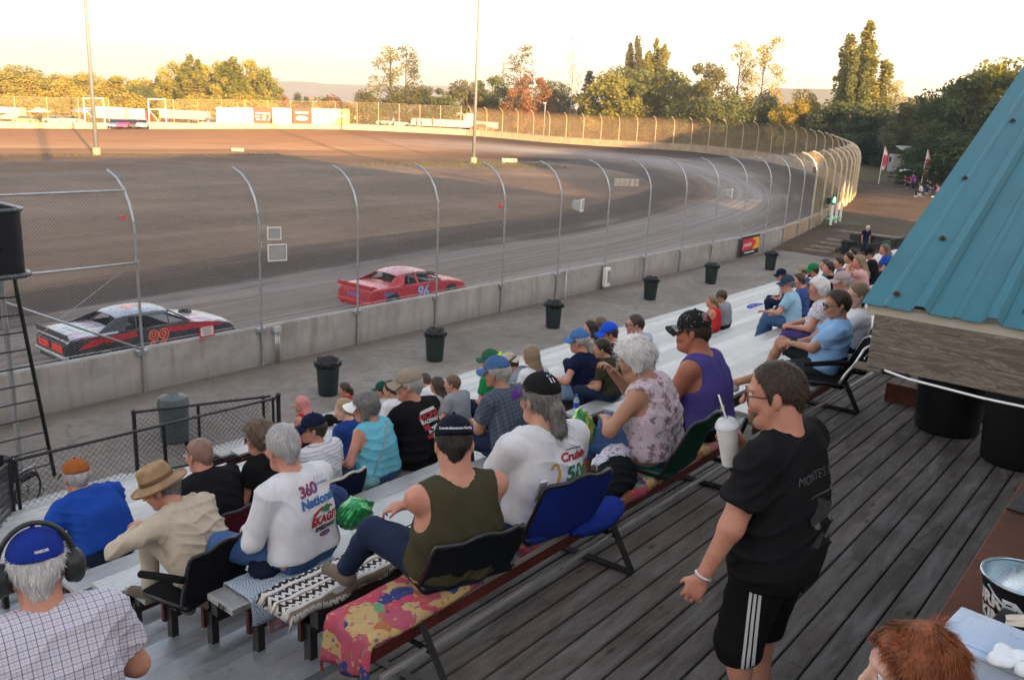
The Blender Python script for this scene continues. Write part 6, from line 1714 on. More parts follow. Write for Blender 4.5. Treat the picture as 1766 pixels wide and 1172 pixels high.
# flag stand tower at the left edge
tw = thing('flag_stand', 'black drum shaped flag stand on a ladder tower at the left edge', 'flag stand', (5.3, 15.3, 0))
M_DRUM = mat('drum_black', (.010, .011, .013), .33, var=.2, scale=3, spec=.55)
def rrect(hx, hy, rad, n=6):
    out = []
    for cx_, cy_, a0 in ((hx-rad, hy-rad, 0), (-hx+rad, hy-rad, PI/2), (-hx+rad, -hy+rad, PI), (hx-rad, -hy+rad, 3*PI/2)):
        for k in range(n+1): a = a0+PI/2*k/n; out.append((cx_+rad*math.cos(a), cy_+rad*math.sin(a)))
    return out
base = rrect(.86, .70, .25)
g = MB(); base = [(x-.34, y) for x, y in base]; rows = [[(x*s_-.34*(1-s_), y*s_, z) for x, y in base] for s_, z in ((.94, 3.78), (.985, 3.9), (.99, 4.75), (1.0, 4.86), (.965, 4.86), (.955, 4.75), (.95, 3.92))]; g.grid(rows, True); g.add([((x+.34)*.94-.34, y*.94, 3.8) for x, y in base], [tuple(range(len(base)))]); g.build('basket', M_DRUM, tw, True, angle=R(50))
for z, s_, r2, nm in ((4.87, 1.01, .032, 'top_rim'), (3.83, 1.03, .045, 'bottom_rim')):
    g = MB(); P_ = [((x+.34)*s_-.34, y*s_, z) for x, y in base]; g.tube(P_+[P_[0]], r2, 8, False); g.build(nm, mat('drum_edge', (.05, .058, .068), .28, var=.1, spec=.6), tw, True)
for s2, xx in ((0, (.50, .86)), (1, (-.45, -.12))):
    g = MB(); g.tube([(xx[0], -.02, 3.85), (xx[0]+.03, 0, 3.4), (xx[1], .03, 0)], .034, 7); g.build('ladder_rail', M_BLKM, tw, True)
for k in range(12):
    z = .25+k*.31; q = 1-z/3.7; g = MB(); g.tube([(.50+.36*q, .02, z), (-.45+.33*q, .02, z)], .018, 6); g.build('rung', M_BLKM, tw)
for x, y in ((-.7, .5), (-.7, -.5), (.5, .55)): g = MB(); g.tube([(x, y, 0), (x, y, 3.85)], .05, 7); g.build('leg', M_GALV, tw)
# wheelchair half seen at the left edge
wc = thing('wheelchair', 'dark folded wheelchair parked at the foot of the tower', 'wheelchair', (5.22, 14.55, 0), R(30))
for s2 in (-.22, .22):
    g = MB(); g.tube([(.3*math.cos(a), s2, .3+.3*math.sin(a)) for a in np.linspace(0, 2*PI, 25)], .018, 6, False); g.tube([(.26*math.cos(a), s2*1.12, .3+.26*math.sin(a)) for a in np.linspace(0, 2*PI, 25)], .008, 5, False)
    for k in range(8): a = k*PI/8; g.tube([(.29*math.cos(a), s2, .3+.29*math.sin(a)), (-.29*math.cos(a), s2, .3-.29*math.sin(a))], .003, 4)
    g.build('wheel', M_BLKM, wc, True)
    g = MB(); g.tube([(.42+.08*math.cos(a), s2*.8, .08+.08*math.sin(a)) for a in np.linspace(0, 2*PI, 15)], .016, 6, False); g.build('caster', M_GALV, wc, True)
g = MB(); g.bbox((.1, 0, .48), (.42, .4, .05), .015); g.build('seat', cloth('wc_seat', (.015, .015, .018)), wc); g = MB(); g.bbox((-.14, 0, .72), (.04, .4, .45), .015); g.build('backrest', cloth('wc_seat', (.015, .015, .018)), wc)
g = MB()
for s2 in (-.2, .2): g.tube([(-.22, s2, .95), (-.14, s2, .9), (-.14, s2, .3), (.3, s2, .3), (.42, s2, .1)], .014, 6); g.tube([(-.14, s2, .66), (.25, s2, .66), (.25, s2, .45)], .014, 6)
g.build('frame', M_GALV, wc, True)

# ---------------------------------------------------------------- race cars
def car(label, loc, rz, paint, deck_paint, roof_paint, num, numc, tail=None, red=False):
    """stock car, length along +x (nose), origin at the middle on the ground"""
    t = thing('race_car', label, 'race car', loc, rz)
    L2 = 2.5
    xs = [-2.5, -2.42, -2.2, -1.7, -1.15, -.75, 0, .55, .95, 1.5, 2.0, 2.35, 2.52]
    belt = [.82, .90, .93, .94, .95, .95, .93, .92, .92, .86, .78, .68, .55]; half = [.86, .92, .96, .98, .985, .985, .985, .985, .98, .97, .95, .90, .82]
    crown = [.84, .93, .965, .985, .99, .99, .97, .96, .965, .92, .84, .73, .58]
    rows = []
    for x, zb, hw, zc in zip(xs, belt, half, crown):
        half_ = [(hw*.98, .22), (hw, .42), (hw, zb-.10), (hw*.985, zb-.03), (hw*.93, zb+.005), (hw*.5, zc-.004), (0, zc)]
        rows.append([(x, -a, z) for a, z in half_]+[(x, a, z) for a, z in half_[-2::-1]])
    g = MB(); nb0 = 0
    # side and deck get separate paint
    for i in range(len(rows)-1):
        for j in range(len(rows[0])-1):
            q = [rows[i][j], rows[i+1][j], rows[i+1][j+1], rows[i][j+1]]
            xm = (q[0][0]+q[1][0])/2
            top_ = 3 <= j <= 8
            if top_ and -1.15 < xm < .9: continue      # open cockpit
            g.cur = 1 if top_ else 0
            g.add(q, [(0, 1, 2, 3)])
    g.cur = 0; g.add(rows[0], [tuple(range(len(rows[0])))]); g.add(rows[-1], [tuple(range(len(rows[0])-1, -1, -1))])
    body = g.build('body', [paint, deck_paint], t)
    # wheel arches shown by dark recesses, and wheels
    TY = mat('tyre', (.012, .012, .013), .85, var=.2); RM = mat('steel_rim', (.12, .12, .13), .5, .4)
    for x in (-1.55, 1.5):
        for s2 in (-1, 1):
            g = MB(); g.lathe([(0, -.012), (.37, -.012), (.37, .012), (0, .012)], (x, s2*.98, .36), 22, mat4=Matrix.Rotation(PI/2, 4, 'X')); g.build('wheel_arch', BLK, t)
            w_ = MB(); w_.lathe([(.2, -.13), (.31, -.13), (.335, -.09), (.335, .09), (.31, .13), (.2, .13)], (x, s2*.90, .335), 26, mat4=Matrix.Rotation(PI/2, 4, 'X')); wo = w_.build('wheel', TY, t, True, angle=R(40))
            w_ = MB(); w_.lathe([(.0, .08*s2), (.1, .09*s2), (.2, .12*s2), (.205, -.1*s2)], (x, s2*.90, .335), 20, mat4=Matrix.Rotation(-PI/2, 4, 'X')); w_.build('rim', RM, wo, True)
    # interior tub and cage
    g = MB(); g.box((-.1, 0, .5), (2.0, 1.7, .04)); g.box((.62, 0, .78), (.5, 1.7, .3)); g.box((-1.1, 0, .72), (.04, 1.7, .44)); g.build('interior', BLK, t)
    g = MB(); g.bbox((-.35, .38, .72), (.5, .45, .1), .04); g.bbox((-.6, .38, .98), (.1, .45, .55), .04); g.build('seat', mat('race_seat', (.05, .05, .055), .6), t)
    g = MB()
    for s2 in (-1, 1): g.tube([(.5, s2*.72, .5), (.45, s2*.68, 1.2), (-.7, s2*.66, 1.24), (-1.5, s2*.6, .8)], .022, 6); g.tube([(-.5, s2*.72, .5), (-.5, s2*.66, 1.24)], .022, 6); g.tube([(.5, s2*.8, .74), (-.6, s2*.8, .74)], .02, 6)
    g.tube([(-.5, -.66, 1.24), (-.5, .66, 1.24)], .022, 6); g.tube([(-.5, -.66, 1.2), (-.5, .66, .6)], .02, 6); g.build('roll_cage', mat('cage_grey', (.1, .1, .11), .5), t, True)
    # roof and pillars
    rx = [-1.0, -.75, -.4, 0, .35, .5]; rz_ = [1.27, 1.335, 1.365, 1.365, 1.33, 1.30]; rw = [.60, .64, .66, .66, .65, .64]
    g = MB(); R_ = [[(x, w_*q, z-.055*abs(q)**3.0) for q in np.linspace(-1, 1, 11)] for x, z, w_ in zip(rx, rz_, rw)]; g.grid(R_); g.grid([[(a, b_, c_-.025) for a, b_, c_ in r] for r in R_][::-1])
    for q in (0, -1): g.add([r[q] for r in R_]+[(r[q][0], r[q][1], r[q][2]-.06) for r in R_[::-1]], [tuple(range(12))])
    roof = g.build('roof', roof_paint, t, True, angle=R(45))
    for s2 in (-1, 1):
        g = MB(); W = lambda x, w_, z: (x, s2*w_, z)
        def slab(a, b_, c_, d_, th=.03):
            P_ = [Vector(p) for p in (a, b_, c_, d_)]; nn = Vector((0, s2*th, 0)); g.add([p for p in P_]+[p-nn for p in P_], [(0, 1, 2, 3), (7, 6, 5, 4), (0, 4, 5, 1), (1, 5, 6, 2), (2, 6, 7, 3), (3, 7, 4, 0)])
        slab(W(1.0, .90, .90), W(1.09, .90, .90), W(.50, .655, 1.27), W(.43, .655, 1.28))                      # windscreen post
        slab(W(-1.75, .90, .93), W(-.95, .93, .93), W(-.66, .66, 1.29), W(-1.02, .60, 1.24))                    # rear quarter
        slab(W(-.30, .94, .92), W(-.20, .94, .92), W(-.18, .66, 1.31), W(-.25, .66, 1.31)) if red else None
        slab(W(-.95, .93, .93), W(1.0, .91, .91), W(1.0, .93, .84), W(-.95, .95, .86))
        g.build('pillar', paint, t)
    g = MB(); g.tube([(1.04, -.88, .92), (.47, -.65, 1.27)], .02, 5); g.build('windscreen_brace', BLK, t)
    # tail
    g = MB(); g.bbox((-2.53, 0, .62), (.06, 1.72, .34), .02); tp_ = g.build('tail_panel', tail or paint, t)
    g = MB(); g.bbox((-2.5, 0, .98), (.05, 1.86, .16), .012, mat4=Matrix.Rotation(R(-12), 4, 'Y')); sp_ = g.build('spoiler', paint if red else mat('spoiler_dark', (.05, .05, .055), .5), t)
    if red:
        for y in (-.9, -.45, 0, .45, .9): g = MB(); g.add([(-2.46, y, .93), (-2.2, y, .965), (-2.47, y, 1.06), (-2.46, y+.015, .93), (-2.2, y+.015, .965), (-2.47, y+.015, 1.06)], [(0, 1, 2), (5, 4, 3), (0, 3, 4, 1), (1, 4, 5, 2), (2, 5, 3, 0)]); g.build('fin', paint, sp_)
    else:
        for y in (-.52, .3): g = MB(); g.bbox((-2.565, y+.1, .63), (.02, .62, .2), .01); g.build('tail_light', mat('tail_red', (.75, .05, .02), .3, var=.05), tp_)
    g = MB(); g.bbox((-2.55, 0, .42), (.12, 1.8, .1), .03); g.build('rear_bumper', paint if red else M_GALV, t)
    g = MB(); g.bbox((2.5, 0, .38), (.14, 1.7, .14), .04); g.build('front_bumper', BLK, t)
    g = MB(); g.lathe([(0, .08), (.17, .08), (.19, .04), (.2, 0)], (1.45, .1, .93), 18); g.lathe([(0, .11), (.1, .11), (.1, .08)], (1.45, .1, .93), 14); g.build('air_cleaner', BLK, t, True, angle=R(40))
    if red: g = MB(); g.bbox((.98, .25, 1.0), (.42, .7, .12), .02); g.build('hood_scoop', BLK, t)
    # numbers
    for s2 in (-1,):
        g = MB(); M4 = Matrix.Translation((-.05, -.992, .58)) @ Matrix.Rotation(PI/2, 4, 'X'); put_text(g, num, .62, M4, bold=.03, shear=.15); no = g.build('door_number', numc[1], t)
        g = MB(); put_text(g, num, .62, Matrix.Translation((-.05, -.996, .58)) @ Matrix.Rotation(PI/2, 4, 'X'), bold=-.004, shear=.15); g.build('number_fill', numc[0], no)
    V, F = text_mesh(num, .62, bold=.02); bv = BVHTree.FromPolygons([Vector(v.co) for v in roof.data.vertices], [list(p.vertices) for p in roof.data.polygons])
    P_ = []
    for v in V:
        p = Vector((-.25-v.y, 0-v.x*-1.0, 2)); p = Vector((-.25+v.x*1.0, v.y, 2)); h_ = bv.ray_cast(p, Vector((0, 0, -1))); P_.append(h_[0]+Vector((0, 0, .006)) if h_[0] else Vector((p.x, p.y, 1.25)))
    g = MB(); g.add(P_, F); g.build('roof_number', numc[2], t)
    return t
def paintmat(nm, col, rough=.3): return mat(nm, col, rough, 0, var=.14, scale=3.5, spec=.5)
P_RED = paintmat('paint_red', (.42, .014, .03)); P_BLK = paintmat('paint_navy_black', (.02, .024, .035)); P_WHT = paintmat('paint_white', (.50, .53, .60)); P_ROOF = paintmat('paint_roof_blue_grey', (.27, .31, .39)); P_BLU = paintmat('paint_blue', (.06, .2, .55)); P_ORG = paintmat('paint_orange', (.75, .2, .08)); P_PNK = paintmat('paint_pale_red', (.50, .10, .12))
b = NB('hood_white_blue'); co = b.coords('Object'); n = b.noise(b.coords('Object', (.6, 3, 1)), 2.0, 3, .5, .8); HOODW = b.set(b.ramp(n, [(.35, (.38, .42, .50)), (.50, (.45, .48, .54)), (.53, (.06, .08, .14)), (.62, (.55, .08, .1)), (.68, (.65, .66, .7))], 'LINEAR'), .3, 0, .5)
rc = car('red stock car with white and blue door number passing the wall', (22.75, 23.5, -.52), R(0), P_RED, P_PNK, paintmat('red_roof_sky_sheen', (.48, .20, .23)), '96', (P_WHT, P_BLU, P_PNK), red=True)  # roof red paled to carry the sky's reflection
g = MB(); put_text(g, 'Sperry', .2, Matrix.Translation((-1.75, -.995, .72)) @ Matrix.Rotation(PI/2, 4, 'X'), bold=.008); g.build('side_lettering', P_BLU, rc); g = MB(); put_text(g, 'KAUFFMAN', .15, Matrix.Translation((-2.568, 0, .66)) @ Matrix.Rotation(-PI/2, 4, 'Z') @ Matrix.Rotation(PI/2, 4, 'X'), bold=.006); g.build('tail_lettering', P_BLU, rc)
bc = car('black, white and red stock car left of the red one', (12.25, 23.6, -.52), R(0), P_BLK, HOODW, P_ROOF, '99', (P_RED, P_ORG, P_ORG))
g = MB()   # red side flash following the body
for q in range(2):
    g.add([(-2.3, -.985-.004*q, .62), (-.6, -1.0, .74), (-.7, -1.0, .90), (-1.9, -.995, .86)] if q == 0 else [(.3, -1.0, .70), (2.2, -.955, .66), (1.6, -.985, .82), (.25, -1.0, .88)], [(0, 1, 2, 3)])
g.build('side_flash', P_RED, bc); g = MB(); put_text(g, 'RACING', .2, Matrix.Translation((-2.0, 0, .985)) @ Matrix.Rotation(-PI/2, 4, 'Z'), bold=.006); g.build('deck_lettering', P_WHT, bc)

# ---------------------------------------------------------------- track furniture
M_BLOCK = mat('pale_block', (.40, .36, .29), .8, var=.2, scale=3)
for px_, py_, sz, lb in ((1080, 322, (2.6, .5, .75), 'long white marker block on the inner edge of the turn'), (878, 281, (2.2, .6, .6), 'pale marker block beside the right light mast'), (410, 262, (1.6, .7, .5), 'pale marker block on the far edge of the infield')):
    v = CM @ np.array([(px_-883)/FPX, (py_-586)/FPX, 1.0]); q = -CAM_H/v[2]; g = MB()
    k = 5
    for i in range(k): g.bbox(((i-(k-1)/2)*sz[0]/k, 0, sz[2]/2), (sz[0]/k-.03, sz[1], sz[2]), .06)
    o = g.build('marker_block', M_BLOCK, None, loc=(v[0]*q, v[1]*q, .02), rz=R(-35)); tag(o, lb, 'marker block')
for px_, py_, lb, a in ((862, 359, 'fallen red and white cone on the infield', 0.3), (212, 381, 'crushed red and white cone on the infield at left', 1.2)):
    v = CM @ np.array([(px_-883)/FPX, (py_-586)/FPX, 1.0]); q = -CAM_H/v[2]; t = thing('traffic_cone', lb, 'cone', (v[0]*q, v[1]*q, .15), a)
    g = MB(); g.lathe([(.13, 0), (.03, .62), (0, .63)], (0, 0, 0), 12, mat4=Matrix.Rotation(PI/2-.1, 4, 'Y')); g.build('cone', mat('cone_red', (.6, .03, .04), .5), t, True); g = MB(); g.bbox((0, 0, 0), (.03, .26, .26), .01); g.build('base', mat('cone_red', (.6, .03, .04), .5), t)
# grass on the infield mound and along the far edge
def grass(name, centres, n, h_):
    r = np.random.default_rng(5); P_ = []; F_ = []
    V = []
    for (cx_, cy_, rx_, ry_) in centres:
        k = int(n*rx_*ry_); a = r.random(k)*2*PI; q = np.sqrt(r.random(k)); x = cx_+rx_*q*np.cos(a); y = cy_+ry_*q*np.sin(a)
        for i in range(k):
            hh = h_*(.4+.9*r.random()); d = r.normal(size=2)*.35*hh; w_ = .035; t_ = r.random()*6.28; wx, wy = w_*math.cos(t_), w_*math.sin(t_)
            o = len(V); V += [(x[i]-wx, y[i]-wy, 0), (x[i]+wx, y[i]+wy, 0), (x[i]+d[0], y[i]+d[1], hh)]; F_.append((o, o+1, o+2))
    g = MB(); g.add(V, F_); o = g.build(name, leafmat('dry_grass', (.10, .11, .035), (.20, .17, .07))); o['kind'] = 'stuff'; return o
grass('grass', [(82, 73, 8, 4), (74, 77, 7, 3), (90, 70, 6, 4), (46, 97.5, 9, 1.2), (62, 96, 8, 1.2),] + [(89, 74, 8, 5), (80, 76, 5, 3), (89, 73, 7, 4)], 34, .30)
# pit vehicles beyond the back straight
M_VAN = mat('vehicle_white', (.40, .40, .40), .35, var=.06); M_VGL = mat('vehicle_glass', (.02, .025, .03), .1, var=0); M_VBLU = mat('vehicle_blue', (.10, .17, .32), .4, var=.1); M_VRED = mat('vehicle_red', (.22, .02, .015), .4, var=.1); M_VSIL = mat('vehicle_silver', (.4, .42, .44), .35, .3, var=.1)
def pit(px_, py_, D_, z=None):
    p = atD(px_, py_, D_); return Vector((p.x, p.y, p.z if z is None else z))
FACE = R(-52)
def trailer(label, px_, py_, D_, L_, H_, m, name='trailer', rz=FACE):
    t = thing(name, label, 'trailer', pit(px_, py_, D_), rz)
    g = MB(); g.bbox((0, 0, .6+H_/2), (L_, 2.4, H_), .08); g.build('box', m, t); g = MB(); g.box((0, -1.21, .6+H_*.25), (L_*.98, .02, .06)); g.box((L_*.3, -1.215, .6+H_*.45), (.9, .02, H_*.7)); g.build('side_door', M_VSIL, t)
    for x in (-.5, .5):
        g = MB(); g.lathe([(0, -1.15), (.36, -1.15), (.36, -.9), (0, -.9)], (x, 0, .36), 14, mat4=Matrix.Rotation(-PI/2, 4, 'X')); g.build('wheel', mat('tyre', (.012, .012, .013), .85), t)
    return t
def small_car(label, px_, py_, D_, m, rz=FACE, name='parked_car', z=None):
    t = thing(name, label, 'car', pit(px_, py_, D_, z), rz)
    rows = []
    for x, zb in ((-2.2, .75), (-2.0, .95), (-.9, 1.0), (.9, .95), (1.9, .85), (2.2, .65)): rows.append([(x, -.88, .3), (x, -.9, zb*.8), (x, -.8, zb), (x, .8, zb), (x, .9, zb*.8), (x, .88, .3)])
    g = MB(); g.grid(rows); g.add(rows[0], [(0, 1, 2, 3, 4, 5)]); g.add(rows[-1], [(5, 4, 3, 2, 1, 0)]); g.build('body', m, t)
    g = MB(); C_ = [[(-1.5, -.75, .98), (-.9, -.62, 1.42), (.3, -.62, 1.42), (1.0, -.75, .95)], [(-1.5, .75, .98), (-.9, .62, 1.42), (.3, .62, 1.42), (1.0, .75, .95)]]; g.grid(C_); g.add(C_[0], [(0, 1, 2, 3)]); g.add(C_[1], [(3, 2, 1, 0)]); cb = g.build('cabin', M_VGL, t); g = MB(); g.bbox((-.3, 0, 1.43), (1.2, 1.2, .04), .01); g.build('roof', m, cb)
    for x in (-1.4, 1.4):
        for s2 in (-.85, .85): g = MB(); g.lathe([(0, -.1), (.32, -.1), (.32, .1), (0, .1)], (x, s2, .32), 12, mat4=Matrix.Rotation(PI/2, 4, 'X')); g.build('wheel', mat('tyre', (.012, .012, .013), .85), t)
    return t
def canopy(label, px_, py_, D_, m, w_=3.0):
    t = thing('canopy', label, 'canopy', pit(px_, py_, D_), FACE)
    for x in (-w_/2, w_/2):
        for y in (-w_/2, w_/2): g = MB(); g.tube([(x, y, 0), (x, y, 2.1)], .03, 5); g.build('leg', M_GALV, t)
    g = MB(); a = w_/2+.05; g.add([(-a, -a, 2.1), (a, -a, 2.1), (a, a, 2.1), (-a, a, 2.1), (0, 0, 2.9), (-a, -a, 1.85), (a, -a, 1.85), (a, a, 1.85), (-a, a, 1.85)], [(0, 1, 4), (1, 2, 4), (2, 3, 4), (3, 0, 4), (0, 5, 6, 1), (1, 6, 7, 2), (2, 7, 8, 3), (3, 8, 5, 0)]); g.build('cover', m, t)
trailer('white trailer with orange doorway behind the pit entrance wall', 192, 210, 168, 6, 2.2, M_VAN)
trailer('long low white trailer in the pits right of the entrance', 320, 211, 165, 9, 1.6, M_VAN); trailer('white box trailer at the far left of the pits', 20, 211, 172, 5, 2.3, M_VAN)
canopy('blue tent canopy in the pits left of the light mast', 146, 210, 172, M_VBLU); canopy('pale blue tent canopy at the far left of the pits', -2, 211, 170, mat('canopy_pale', (.4, .5, .65), .6)); canopy('white tent canopy in the left pits between trucks', 70, 210, 176, M_VAN)
t = thing('truck', 'silver and red truck behind the cars at the pit entrance', 'truck', pit(236, 214, 172), R(-10)); g = MB(); g.bbox((-.8, 0, 1.9), (4.4, 2.2, 2.2), .1); g.build('box', M_VSIL, t); g = MB(); g.bbox((2.2, 0, 1.5), (1.5, 2.1, 2.0), .2); g.build('cab', M_VRED, t)
for x in (-2, 2): g = MB(); g.lathe([(0, -1.1), (.45, -1.1), (.45, 1.1), (0, 1.1)], (x, 0, .45), 12, mat4=Matrix.Rotation(PI/2, 4, 'X')); g.build('wheel', BLK, t)
eg = [(214, 'pink race car waiting in the pit entrance', mat('vehicle_pink', (.5, .05, .2), .4)), (247, 'white race car waiting in the pit entrance beside the gate frame', M_VAN), (199, 'blue race car waiting behind the pit wall end', M_VBLU), (231, 'dark race car with cream roof in the pit entrance', mat('vehicle_dark', (.06, .05, .05), .4))]
for i, (x, lb, m) in enumerate(eg): small_car(lb, x, 221, 147+i % 2*2, m, R(-125), 'race_car')
for x, lb, m in ((96, 'white pickup parked in the left pits', M_VAN), (124, 'small white car parked beside the blue canopy', M_VAN), (45, 'tan car parked in the left pits', mat('vehicle_tan', (.4, .3, .18), .4)), (300, 'red car parked behind the gate frame', M_VRED), (345, 'white van parked left of the billboards', M_VAN), (360, 'dark car parked beside the leftmost billboard', mat('vehicle_dark', (.06, .05, .05), .4))): small_car(lb, x, 213, 170, m)
trailer('long white race trailer with raised rear behind the turn wall', 772, 224, 178, 15, 1.4, M_VAN, rz=R(-48)); trailer('upper white trailer body behind the long trailer', 776, 219, 182, 10, 2.4, M_VSIL, rz=R(-48)); trailer('short pale trailer right of the red truck', 845, 227, 178, 3.2, 1.3, M_VAN, rz=R(-48))
small_car('red pickup beside the long white trailer behind the turn wall', 832, 227, 172, M_VRED, R(-30), 'pickup_truck'); small_car('white cart behind the mesh fence left of the people', 690, 219, 172, M_VAN, R(-48), 'flatbed_cart'); small_car('white car with red stripe at the end of the billboard wall', 668, 217, 174, M_VAN, R(-48))
# caravan and flags beyond the turn
t = thing('caravan', 'white motorhome half hidden among the dark trees', 'motorhome', (121, 31.5, .9), R(-60)); g = MB(); g.bbox((0, 0, 1.75), (6.2, 2.3, 2.3), .15); g.build('body', M_VAN, t); g = MB(); g.bbox((2.2, 0, 3.1), (2.2, 2.3, .9), .2); g.build('overcab', M_VAN, t)
for c_, d_ in (((-1.2, -1.16, 2.1), (1.0, .03, .6)), ((.9, -1.16, 2.1), (.8, .03, .6)), ((-1.2, 1.16, 2.1), (1.0, .03, .6)), ((-3.11, 0, 2.2), (.03, 1.1, .6))): g = MB(); g.box(c_, d_); g.build('window', M_VGL, t)
g = MB(); g.box((0, -1.165, 1.35), (6.1, .02, .12)); g.box((0, 1.165, 1.35), (6.1, .02, .12)); g.build('stripe', mat('stripe_tan', (.35, .22, .1), .5), t)
for x in (-1.8, 2.0): g = MB(); g.lathe([(0, -1.1), (.38, -1.1), (.38, 1.1), (0, 1.1)], (x, 0, .38), 12, mat4=Matrix.Rotation(PI/2, 4, 'X')); g.build('wheel', BLK, t)
g = MB(); g.bbox((0, 0, 0), (5.5, 3.0, .06), .02); cp = g.build('awning', M_VAN, None, loc=(120.5, 31.2, 4.75), rz=R(-60)); cp.rotation_euler.x = R(6); cp.parent = t; cp.location = (0, -1.5, 3.75); cp.rotation_euler = (R(8), 0, 0)
def feather(label, x, y, z, a):
    t = thing('feather_flag', label, 'flag', (x, y, z), a, 'feather flags by the dirt path'); g = MB(); g.tube([(0, 0, 0), (.02, 0, 2.2), (.12, 0, 4.1)], .04, 6); g.build('pole', M_WHITE, t)
    b_ = MB(); rows = [[(.02+.10*q/9+w_*(.55*math.sin(PI*(.18+.78*q/9))), .06*math.sin(q*.8+w_*2), 1.5+2.6*q/9) for w_ in (0, .35, .7, 1.0)] for q in range(10)]; b_.grid(rows); o = b_.build('banner', floral('flag_red_white', [(.6, .05, .08), (.7, .65, .62), (.55, .06, .12), (.65, .3, .3)], 1.4), t, True); sm = o.modifiers.new('thickness', 'SOLIDIFY'); sm.thickness = .01
feather('red and white feather flag, left one by the dirt path', 100.5, 29.6, .9, R(-60)); feather('red and white feather flag, right one among the seated spectators', 96.5, 24.2, .9, R(-50))
# ---------------------------------------------------------------- seats people brought, and the people
def stadium_chair(label, x, y, z, rz, m, w_=.44, bh=.42, tilt=14, edge=None, arms=False, frame_m=None, pad=True):
    t = thing('stadium_seat', label, 'stadium seat', (x, y, z+.004), R(rz)); fm = frame_m or M_BLKM
    if pad: g = MB(); g.bbox((0, .02, .028), (w_, .40, .05), .022); g.build('cushion', m, t, True, angle=R(50))
    a = R(tilt); rows = []
    for k in range(9):
        s_ = k/8; row = []
        for j in range(9):
            u = (j-4)/4; ww = w_/2*(1-.12*max(0, s_-.7)/.3*(abs(u)**3))
            row.append((u*ww, -.18-math.sin(a)*s_*bh+.05*u*u-.03*math.sin(PI*s_)*0, .05+math.cos(a)*s_*bh-.03*(s_ > .95)*u*u+.012*math.sin(j*1.7+k)))
        rows.append(row)
    g = MB(); g.grid(rows); g.grid([[(p[0], p[1]-.028, p[2]) for p in r] for r in rows][::-1])
    e = [rows[0], rows[-1]]; g.grid([rows[-1], [(p[0], p[1]-.028, p[2]) for p in rows[-1]]]); 
    for q in (0, -1): g.grid([[r[q] for r in rows], [(r[q][0], r[q][1]-.028, r[q][2]) for r in rows]])
    bk_ = g.build('backrest', m, t, True, angle=R(50))
    P_ = [rows[0][0]]+[r[0] for r in rows]+[(p[0], p[1], p[2]+.008) for p in rows[-1][1:-1]]+[r[-1] for r in rows[::-1]]
    g = MB(); g.tube([(p[0], p[1]-.014, p[2]) for p in P_], .014, 7); g.build('frame', edge or fm, t, True)
    for s2 in (-1, 1): g = MB(); g.tube([(s2*w_*.49, .2, .03), (s2*w_*.49, -.18, .04)], .011, 6); g.build('base_rail', fm, t, True)
    if arms:
        for s2 in (-1, 1): g = MB(); g.tube([(s2*(w_/2+.03), -.2, .26), (s2*(w_/2+.04), -.02, .235), (s2*(w_/2+.03), .17, .19)], .024, 8); g.build('armrest', m, t, True)
    return t
def pile(label, x, y, z, parts, m, name='jacket', cat='jacket', h=.012, amp=.014, rz=0, seed=1):
    """soft heap of cloth"""
    A = Field((-.45, -.4, -.03), (.45, .4, .4), h)
    for c, r_q in parts: A.ell(c, r_q, None, .05)
    A.cut((0, 0, -.004), (0, 0, -1))
    V, Q = A.mesh(); V = wrinkle(V, Q, amp, seed, 22, (.7, .4, .5)); V = wrinkle(V, Q, amp*.5, seed+3, 40, (.2, .9, .3))
    o = link_mesh(name, V, Q, [m]); o.location = (x, y, z); o.rotation_euler.z = R(rz); return tag(o, label, cat)

C = cloth
def plaid(name, base, l1, l2, per=.034, w1=.10):
    b = NB(name); co = b.coords('Object'); s_ = b.sep(co)
    def ln(v, p, w_, off=0): return b.math('LESS_THAN', b.math('FRACT', b.math('ADD', b.math('DIVIDE', v, p), off)), w_)
    s_ = [s_[0], None, b.math('MULTIPLY_ADD', s_[1], .75, s_[2])]; c = b.mix(b.math('MULTIPLY', ln(s_[0], per, w1), .85), base, l1); c = b.mix(b.math('MULTIPLY', ln(s_[2], per, w1), .85), c, l1)
    c = b.mix(b.math('MULTIPLY', ln(s_[0], per, w1*.8, .5), .6), c, l2); c = b.mix(b.math('MULTIPLY', ln(s_[2], per, w1*.8, .5), .6), c, l2)
    b.bump(b.noise(co, 420, 2), .2, .002); return b.set(c, .85, 0, .2)
def stripes(name, base, l1, per, w_):
    b = NB(name); co = b.coords('Object'); s_ = b.sep(co)
    c = b.mix(b.math('LESS_THAN', b.math('FRACT', b.math('DIVIDE', s_[2], per)), w_), base, l1); b.bump(b.noise(co, 400, 2), .2, .002); return b.set(c, .85, 0, .2)
